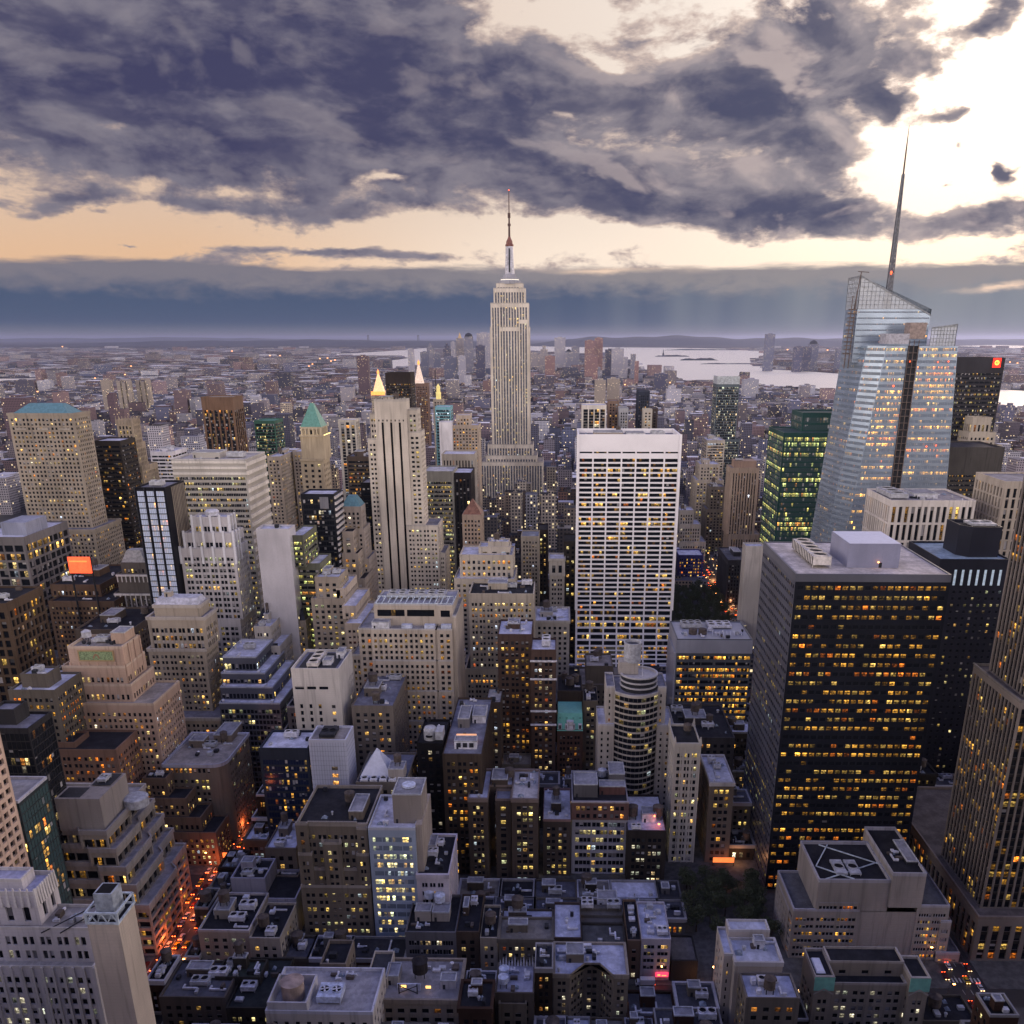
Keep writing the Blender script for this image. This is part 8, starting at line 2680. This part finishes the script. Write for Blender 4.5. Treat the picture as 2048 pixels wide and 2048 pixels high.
frng = np.random.default_rng(2024)
pal = [(TAUPE, 'taupe stone'), (BRICK, 'red brick'), (DBRICK, 'dark brick'), (TAN, 'tan brick'), (GREY, 'grey concrete'), (CREAM, 'cream stone'), ((.10, .09, .09), 'sooty'), ((.20, .17, .15), 'brown stone')]
roofs = [((.12, .12, .145), 'grey'), (R_DARK, 'black'), (R_LAV, 'pale lavender'), ((.05, .05, .058), 'slate grey'), ((.22, .2, .18), 'tan'), ((.018, .018, .02), 'black'), (R_DARK, 'black'), ((.08, .08, .095), 'charcoal')]
cands = []
y0_skip = True
for (a, c_, d_, e_) in blocks():
    if e_ > 1330: continue
    bx0, bx1, by0, by1 = a + 3.5, c_ - 3.5, d_ + 3.5, e_ - 3.5
    nrow = 4
    for row in range(nrow):
        ya = by0 + (by1 - by0) * row / nrow + .1
        yb = by0 + (by1 - by0) * (row + 1) / nrow - .1
        inner = row in (1, 2)
        # stretches of this strip that nothing occupies yet
        cuts = sorted((f[0], f[1]) for f in FOOT if f[2] < yb - .5 and f[3] > ya + .5 and f[1] > bx0 and f[0] < bx1)
        spans, cur = [], bx0
        for (f0, f1) in cuts:
            if f0 - cur > 6: spans.append((cur, f0 - .3))
            cur = max(cur, f1 + .3)
        if bx1 - cur > 6: spans.append((cur, bx1))
        for (s0, s1) in spans:
            x_ = s0
            while x_ < s1 - 5:
                w_ = frng.uniform(9, 23)
                if s1 - (x_ + w_) < 8: w_ = s1 - x_
                X0, X1 = x_ + .05, x_ + w_ - .05
                x_ += w_
                if X1 - X0 < 4: continue
                if y0_skip and inner and frng.random() < .12: continue
                pa_, pb_ = proj(X0, ya, 25), proj(X1, ya, 25)
                if pb_[0] < -60 or pa_[0] > 2110 or pa_[1] > 2200: continue
                h = frng.choice([frng.uniform(10, 22), frng.uniform(16, 38), frng.uniform(30, 65)], p=[.4, .42, .18])
                if inner: h *= .75
                if ya > 700: h = h * 1.5
                h = cap_h(X0, X1, ya, yb, h)
                if h < 6: continue
                cands.append((X0, X1, ya, yb, h))
# nearest (largest in the picture) become individual buildings with parts
cands.sort(key=lambda r: r[2])
NI = 235
far_boxes, far_cols, far_roofs = [], [], []
for i, (X0, X1, y0_, y1_, h) in enumerate(cands):
    c, cn = pal[int(frng.integers(len(pal)))]
    rf, rn = roofs[int(frng.integers(len(roofs)))]
    if i < NI:
        near = y0_ < 560
        lab = '%s infill building with %s flat roof in the rows of %s' % (cn, rn, 'the nearer blocks' if near else 'the middle blocks')
        b = Bld('city_building', lab, 'building', (X0 + X1) / 2, (y0_ + y1_) / 2, tuple(v * .42 for v in c), seed=1000 + i, keep=12 if near else 0, trim=[None, (.48, .47, .52), (.3, .29, .3)][i % 3],
                group='%s buildings with %s roofs in the %s blocks' % (cn, rn, 'nearer' if near else 'middle'), wallkind='brick' if 'brick' in cn else 'stone')
        st = ST_[str(frng.choice(['P', 'P2', 'P3', 'PS', 'R', 'V']))].but(lit=float(frng.choice([.1, .25, .4])), hue=str(frng.choice(['warm', 'yellow', 'pale', 'amber'])))
        if frng.random() < .3: st = st.but(rowcor=1.0, rowp=.6)
        h2 = h
        if h > 30 and frng.random() < .5:
            h2 = h * frng.uniform(.6, .8)
            m_ = 2.5
            b.box(X0, X1, y0_, y1_, 0, h2, st, 'NEW', roof=rf, parapet=1.1, cornice=float(frng.choice([0, .4])))
            b.box(X0 + m_, X1 - m_, y0_ + m_, y1_ - m_ * .5, h2, h, st, 'NEW', roof=rf, parapet=1.1)
            rooftop(b, X0 + m_ + .6, X1 - m_ - .6, y0_ + m_ + .6, y1_ - 2, h, i, tank=int(frng.random() < .5), unit=int(X1 - X0 > 16), house=1, small=3)
        else:
            b.box(X0, X1, y0_, y1_, 0, h, st, 'NEW', roof=rf, parapet=1.1, cornice=float(frng.choice([0, .4, .6])))
            rooftop(b, X0 + .8, X1 - .8, y0_ + .8, y1_ - .8, h, i, tank=int(frng.random() < .35), unit=int(frng.random() < .4), house=int(frng.random() < .75), small=int(frng.integers(2, 9)) if near else 3)
        b.finish()
    else:
        k = float(frng.uniform(.8, 1.3))
        far_boxes.append((X0, X1, y0_, y1_, 0, h))
        far_cols.append(tuple(min(.8, v * k) for v in c))
        far_roofs.append(rf)
        if frng.random() < .7:
            w_, d_ = (X1 - X0) * .35, (y1_ - y0_) * .3
            ox, oy = frng.uniform(0, .6) * (X1 - X0), frng.uniform(0, .6) * (y1_ - y0_)
            far_boxes.append((X0 + ox, X0 + ox + w_, y0_ + oy, y0_ + oy + d_, h, h + frng.uniform(2.5, 6)))
            far_cols.append(tuple(min(.8, v * k) for v in c))
            far_roofs.append((.55, .55, .62) if frng.random() < .5 else (.06, .06, .07))

# ------------------------------------------------------------------ the city to the horizon, one uncountable mass
def in_poly(x, y, P_):
    c = False
    j = len(P_) - 1
    for i in range(len(P_)):
        if (P_[i][1] > y) != (P_[j][1] > y) and x < (P_[j][0] - P_[i][0]) * (y - P_[i][1]) / (P_[j][1] - P_[i][1]) + P_[i][0]:
            c = not c
        j = i
    return c


WAT = {
    'river': [(1281, 738), (1330, 757), (1375, 766), (1450, 769), (1536, 775), (1685, 787), (1990, 822), (2200, 850), (2400, 850), (2048, 782), (1990, 779), (1840, 762), (1684, 748), (1600, 742), (1536, 739),
              (1500, 724), (1522, 715), (1536, 704), (1450, 697.5), (1340, 695.5), (1180, 694.5), (1062, 692.5), (1040, 694), (1040, 701), (1200, 712), (1262, 722)],
    'inlet': [(735, 735), (800, 738), (850, 733), (872, 722), (866, 708), (840, 707), (870, 702), (852, 696), (780, 702), (700, 707), (640, 708), (700, 712), (780, 711), (820, 716), (760, 724)],
    'east_river': [(-200, 768), (60, 766), (106, 764), (100, 757), (-200, 759)],
    'far_bay': [(1910, 692), (2048, 697), (2200, 699), (2200, 693), (2048, 691.5), (1990, 690)],
}
wm_, t = new_mat('water')
co = t.n('ShaderNodeTexCoord').outputs['Object']
n1 = t.noise(t.mapping(co, scale=(.11, .23, 1)), 1.0, 3, .7, color=True)
nn = t.vm('ADD', t.vm('MULTIPLY', t.vm('SUBTRACT', n1, (.5, .5, .5)), (1.3, 1.3, 0)), (0, 0, 1))
bb = t.n('ShaderNodeBsdfPrincipled')
bb.inputs['Base Color'].default_value = (1.0, .95, .84, 1)
bb.inputs['Metallic'].default_value = 1.0
bb.inputs['Roughness'].default_value = .5
t.set(bb.inputs['Normal'], t.vm('NORMALIZE', nn))
finish_mat(t, bb.outputs[0])
WP = {}
for nm, pts in WAT.items():
    P_ = [on_z(px, py, 0) for px, py in pts]
    WP[nm] = P_
    sheet('water', P_, 1.0, wm_)
# islands and far shores
isl = flat_mat('island_shore', (.045, .05, .06), .9, nscale=.01)


def ridge(name, px0, px1, pyb, pyt, seed, mat, depth=400, n=40, lab=None):
    """a low landform: its shoreline at row pyb, crest height taken from row pyt"""
    rg = np.random.default_rng(seed)
    x0, y0 = on_z(px0, pyb, 0)
    x1, y1 = on_z(px1, pyb, 0)
    V, F = [], []
    ph = rg.uniform(0, 6, 4)
    for i in range(n + 1):
        t_ = i / n
        x, y = x0 + (x1 - x0) * t_, y0 + (y1 - y0) * t_
        prof = min(1, 6 * t_, 6 * (1 - t_)) ** .7
        hh = CAMH - (CAMH) * ((pyt - HOR) / max(pyb - HOR, .1)) if pyt > HOR else CAMH + (HOR - pyt) / 2040 * y
        hh = max(4, hh) * prof * (.75 + .12 * sin(t_ * 9 + ph[0]) + .08 * sin(t_ * 23 + ph[1]) + .05 * sin(t_ * 61 + ph[2]))
        V += [(x, y, 0), (x, y + depth * .15, hh * .7), (x, y + depth * .5, hh), (x, y + depth, 0)]
    for i in range(n):
        for k in range(3):
            a = i * 4 + k
            F.append((a, a + 4, a + 5, a + 1))
    o = link(name, mesh_pd(name, V, F), mat)
    tag(o, kind='structure')
    return o


ridge('island', 1310, 1381, 713.5, 709.5, 1, isl, 160)
ridge('island', 1361, 1438, 721, 715.5, 2, isl, 160)
ridge('island', 1400, 1540, 728.5, 726.0, 3, isl, 120)
ridge('island', 1330, 1545, 700.5, 698.0, 4, isl, 500)
ridge('hills', 1040, 1900, 691.5, 669.5, 5, isl, 6000, 80)
ridge('hills', 60, 1100, 690.5, 678.5, 6, isl, 5000, 80)
ridge('hills', 1500, 2400, 688, 676.5, 7, isl, 5000, 80)
ridge('hills', -300, 620, 683, 673.8, 8, isl, 9000, 80)
# statue on the harbour island, bridge towers at the narrows
xx, yy = on_z(1327, 712.5, 0)
r = empty('statue', (xx, yy + 40, 0))
tag(r, 'tiny dark statue on a pedestal on the left harbour island', 'statue')
link('pedestal', mesh_quads('pedestal', frustum_q((-14, 14, -14, 14), (-9, 9, -9, 9), 8, 46)), isl, r)
link('figure', mesh_quads('figure', lathe([(7, 46), (5, 70), (3.4, 80), (3, 86), (.3, 92)], 10) + bar_q((3, 0, 76), (6, 0, 97), 1.6)), isl, r)
for (px, nm) in ((737, 'left'), (837, 'right')):
    xx, yy = on_z(px, 689, 0)
    r = empty('bridge_tower', (xx, yy, 0))
    tag(r, 'thin grey suspension bridge tower on the horizon, %s of the two' % nm, 'bridge tower')
    hh = CAMH + (HOR - 670) / 2040 * yy
    link('tower_leg', mesh_quads('tower_leg', box_q(-34, -16, -14, 14, 0, hh)), isl, r)
    link('tower_leg', mesh_quads('tower_leg', box_q(16, 34, -14, 14, 0, hh)), isl, r)
    link('portal_beam', mesh_quads('portal_beam', box_q(-16, 16, -10, 10, hh * .9, hh * .97, True)), isl, r)

crg = np.random.default_rng(31)
allw = list(WP.values())
pts_n = 0


def density_h(x, y):
    """typical building height by district"""
    lm = max(0, 1 - ((x + 150) / 900) ** 2 - ((y - 5900) / 900) ** 2)
    dk = .5 + .5 * sin(x * .0031 + 1.3 * sin(y * .0017)) * cos(y * .0023 + x * .0009)     # districts
    base = 11 + 10 * crg.random() + 16 * dk * crg.random()
    if y < 3000: base += 16 * crg.random() + (45 * crg.random() if crg.random() < .10 + .2 * dk else 0)
    if crg.random() < .03 + .05 * (dk > .75): base += crg.uniform(20, 70)
    return base + 90 * lm * crg.random()


bands = [(1380, 2200, 35, 2.0), (2200, 3400, 48, 2.3), (3400, 5400, 70, 2.6), (5400, 8500, 110, 3.0), (8500, 13500, 190, 4.2), (13500, 24000, 330, 6)]
fb, fc, fr_ = far_boxes, far_cols, far_roofs
# unseen blocks behind the viewpoint and its own tower, added to shade low streets
nrg = np.random.default_rng(88)
fb.append((-62, 62, -46, -7, 0, 251))
fc.append((.4, .37, .34))
fr_.append((.2, .2, .22))
for yb_ in range(-900, 200, 80):
    x = -760
    while x < 760:
        w_ = nrg.uniform(24, 60)
        for (ya_, yc_) in ((yb_ + 8, yb_ + 38), (yb_ + 40, yb_ + 71)):
            if not (x < 75 and x + w_ > -75 and ya_ < 10 and yc_ > -60):
                h = nrg.uniform(60, 215)
                if yc_ > -10:
                    h = min(h, max(0, at_y(1024, 2130, max(yc_, 20))[1] - 6))
                if h > 12:
                    fb.append((x, x + w_ - 1, ya_, yc_, 0, h))
                    fc.append(tuple(np.array([.3, .27, .25]) * nrg.uniform(.5, 1.3)))
                    fr_.append((.15, .15, .18))
        x += w_ + (20 if nrg.random() < .12 else 0)
wallp = np.array([(.34, .27, .23), (.20, .11, .09), (.05, .045, .06), (.50, .43, .37), (.12, .13, .19), (.66, .60, .55), (.07, .06, .075), (.36, .20, .15)])
roofp = np.array([(.12, .12, .16), (.015, .015, .022), (.45, .45, .52), (.05, .05, .065), (.20, .18, .20), (.02, .02, .03), (.10, .085, .085), (.80, .80, .86)])
for (ya, yb, cell, asp) in bands:
    y = ya
    while y < yb:
        xl, xr = -y * .66 - 150, y * .56 + 150
        x = xl
        while x < xr:
            w_ = cell * crg.uniform(.45, .95)
            d_ = cell * crg.uniform(.45, .95)
            cx_, cy_ = x + crg.uniform(0, cell - w_), y + crg.uniform(0, cell - d_)
            x += cell + (cell * .45 if crg.random() < .12 else 0)
            if crg.random() < .12: continue
            if cy_ < 1430 and not free(cx_, cx_ + w_, cy_, cy_ + d_): continue
            if any(in_poly(cx_ + w_ / 2, cy_ + d_ / 2, P_) or in_poly(cx_ + w_ / 2, cy_ - cell, P_) for P_ in allw): continue
            if any(cx_ < q_[1] and cx_ + w_ > q_[0] and cy_ < q_[3] and cy_ + d_ > q_[2] for q_ in HZ): continue
            h = density_h(cx_, cy_)
            if y > 8500: h *= .8
            h = cap_h(cx_, cx_ + w_, cy_, cy_ + d_, h) if y < 2400 else h
            if h < 5: continue
            dk2 = .5 + .5 * sin(cx_ * .0021 + 2) * cos(cy_ * .0015)
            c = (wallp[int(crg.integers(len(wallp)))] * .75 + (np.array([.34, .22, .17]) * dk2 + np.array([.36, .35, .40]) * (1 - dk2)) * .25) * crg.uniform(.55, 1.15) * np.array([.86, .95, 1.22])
            rc = roofp[int(crg.integers(len(roofp)))] * crg.uniform(.8, 1.1)
            fb.append((cx_, cx_ + w_, cy_, cy_ + d_, 0, h))
            fc.append(c)
            fr_.append(rc)
            if y < 5400 and crg.random() < .6:
                ww, dd = w_ * crg.uniform(.2, .5), d_ * crg.uniform(.2, .5)
                ox, oy = crg.uniform(0, w_ - ww), crg.uniform(0, d_ - dd)
                fb.append((cx_ + ox, cx_ + ox + ww, cy_ + oy, cy_ + oy + dd, h, h + crg.uniform(2, 7)))
                fc.append(c)
                fr_.append(roofp[int(crg.integers(len(roofp)))])
        y += cell * 1.06
o = link('distant_and_unseen_city', city_mesh('distant_and_unseen_city', fb, fc, fr_), far_mat())
tag(o, 'mass of low distant city blocks to the horizon, plus unseen ones behind the viewpoint', 'city blocks', kind='stuff')
# scattered far street lights and stadium lamps
q = []
for (px, py) in [(125, 694), (204, 735), (464, 703), (580, 738), (618, 733), (625, 729), (600, 700), (640, 718), (655, 717), (662, 723), (670, 721), (250, 750), (205, 770), (540, 712), (1560, 702), (1575, 700), (1655, 701), (1672, 700), (1700, 702), (1890, 760), (2020, 725), (2035, 727), (190, 757), (262, 733), (1310, 771), (1340, 766), (1650, 790), (1250, 770), (560, 712), (40, 782), (75, 784)]:
    xx, yy = on_z(px, py, 30)
    s_ = yy / 2040 * 1.1
    q += box_q(xx - s_ * 1.3, xx + s_ * 1.3, yy, yy + 2, 30, 30 + s_ * 1.6, True)
o = link('distant_lights', mesh_quads('distant_lights', q), flat_mat('distant_lamp', (1, .5, .2), .5, emis=(1, .38, .13), est=3.5))
tag(o, 'scattered orange lights twinkling across the far districts', 'lights', kind='stuff')

# ------------------------------------------------------------------ haze
hz = link('haze', mesh_quads('haze', box_q(-280000, 280000, -70000, 310000, -1.3, 470, True)))
hm = bpy.data.materials.new('haze')
hm.use_nodes = True
hm.node_tree.nodes.clear()
vo = hm.node_tree.nodes.new('ShaderNodeVolumePrincipled')
vo.inputs['Color'].default_value = (.55, .62, .95, 1)
vo.inputs['Density'].default_value = 0.000017
vo.inputs['Anisotropy'].default_value = 0.6
oo = hm.node_tree.nodes.new('ShaderNodeOutputMaterial')
hm.node_tree.links.new(vo.outputs[0], oo.inputs['Volume'])
hz.data.materials.append(hm)
tag(hz, kind='stuff')
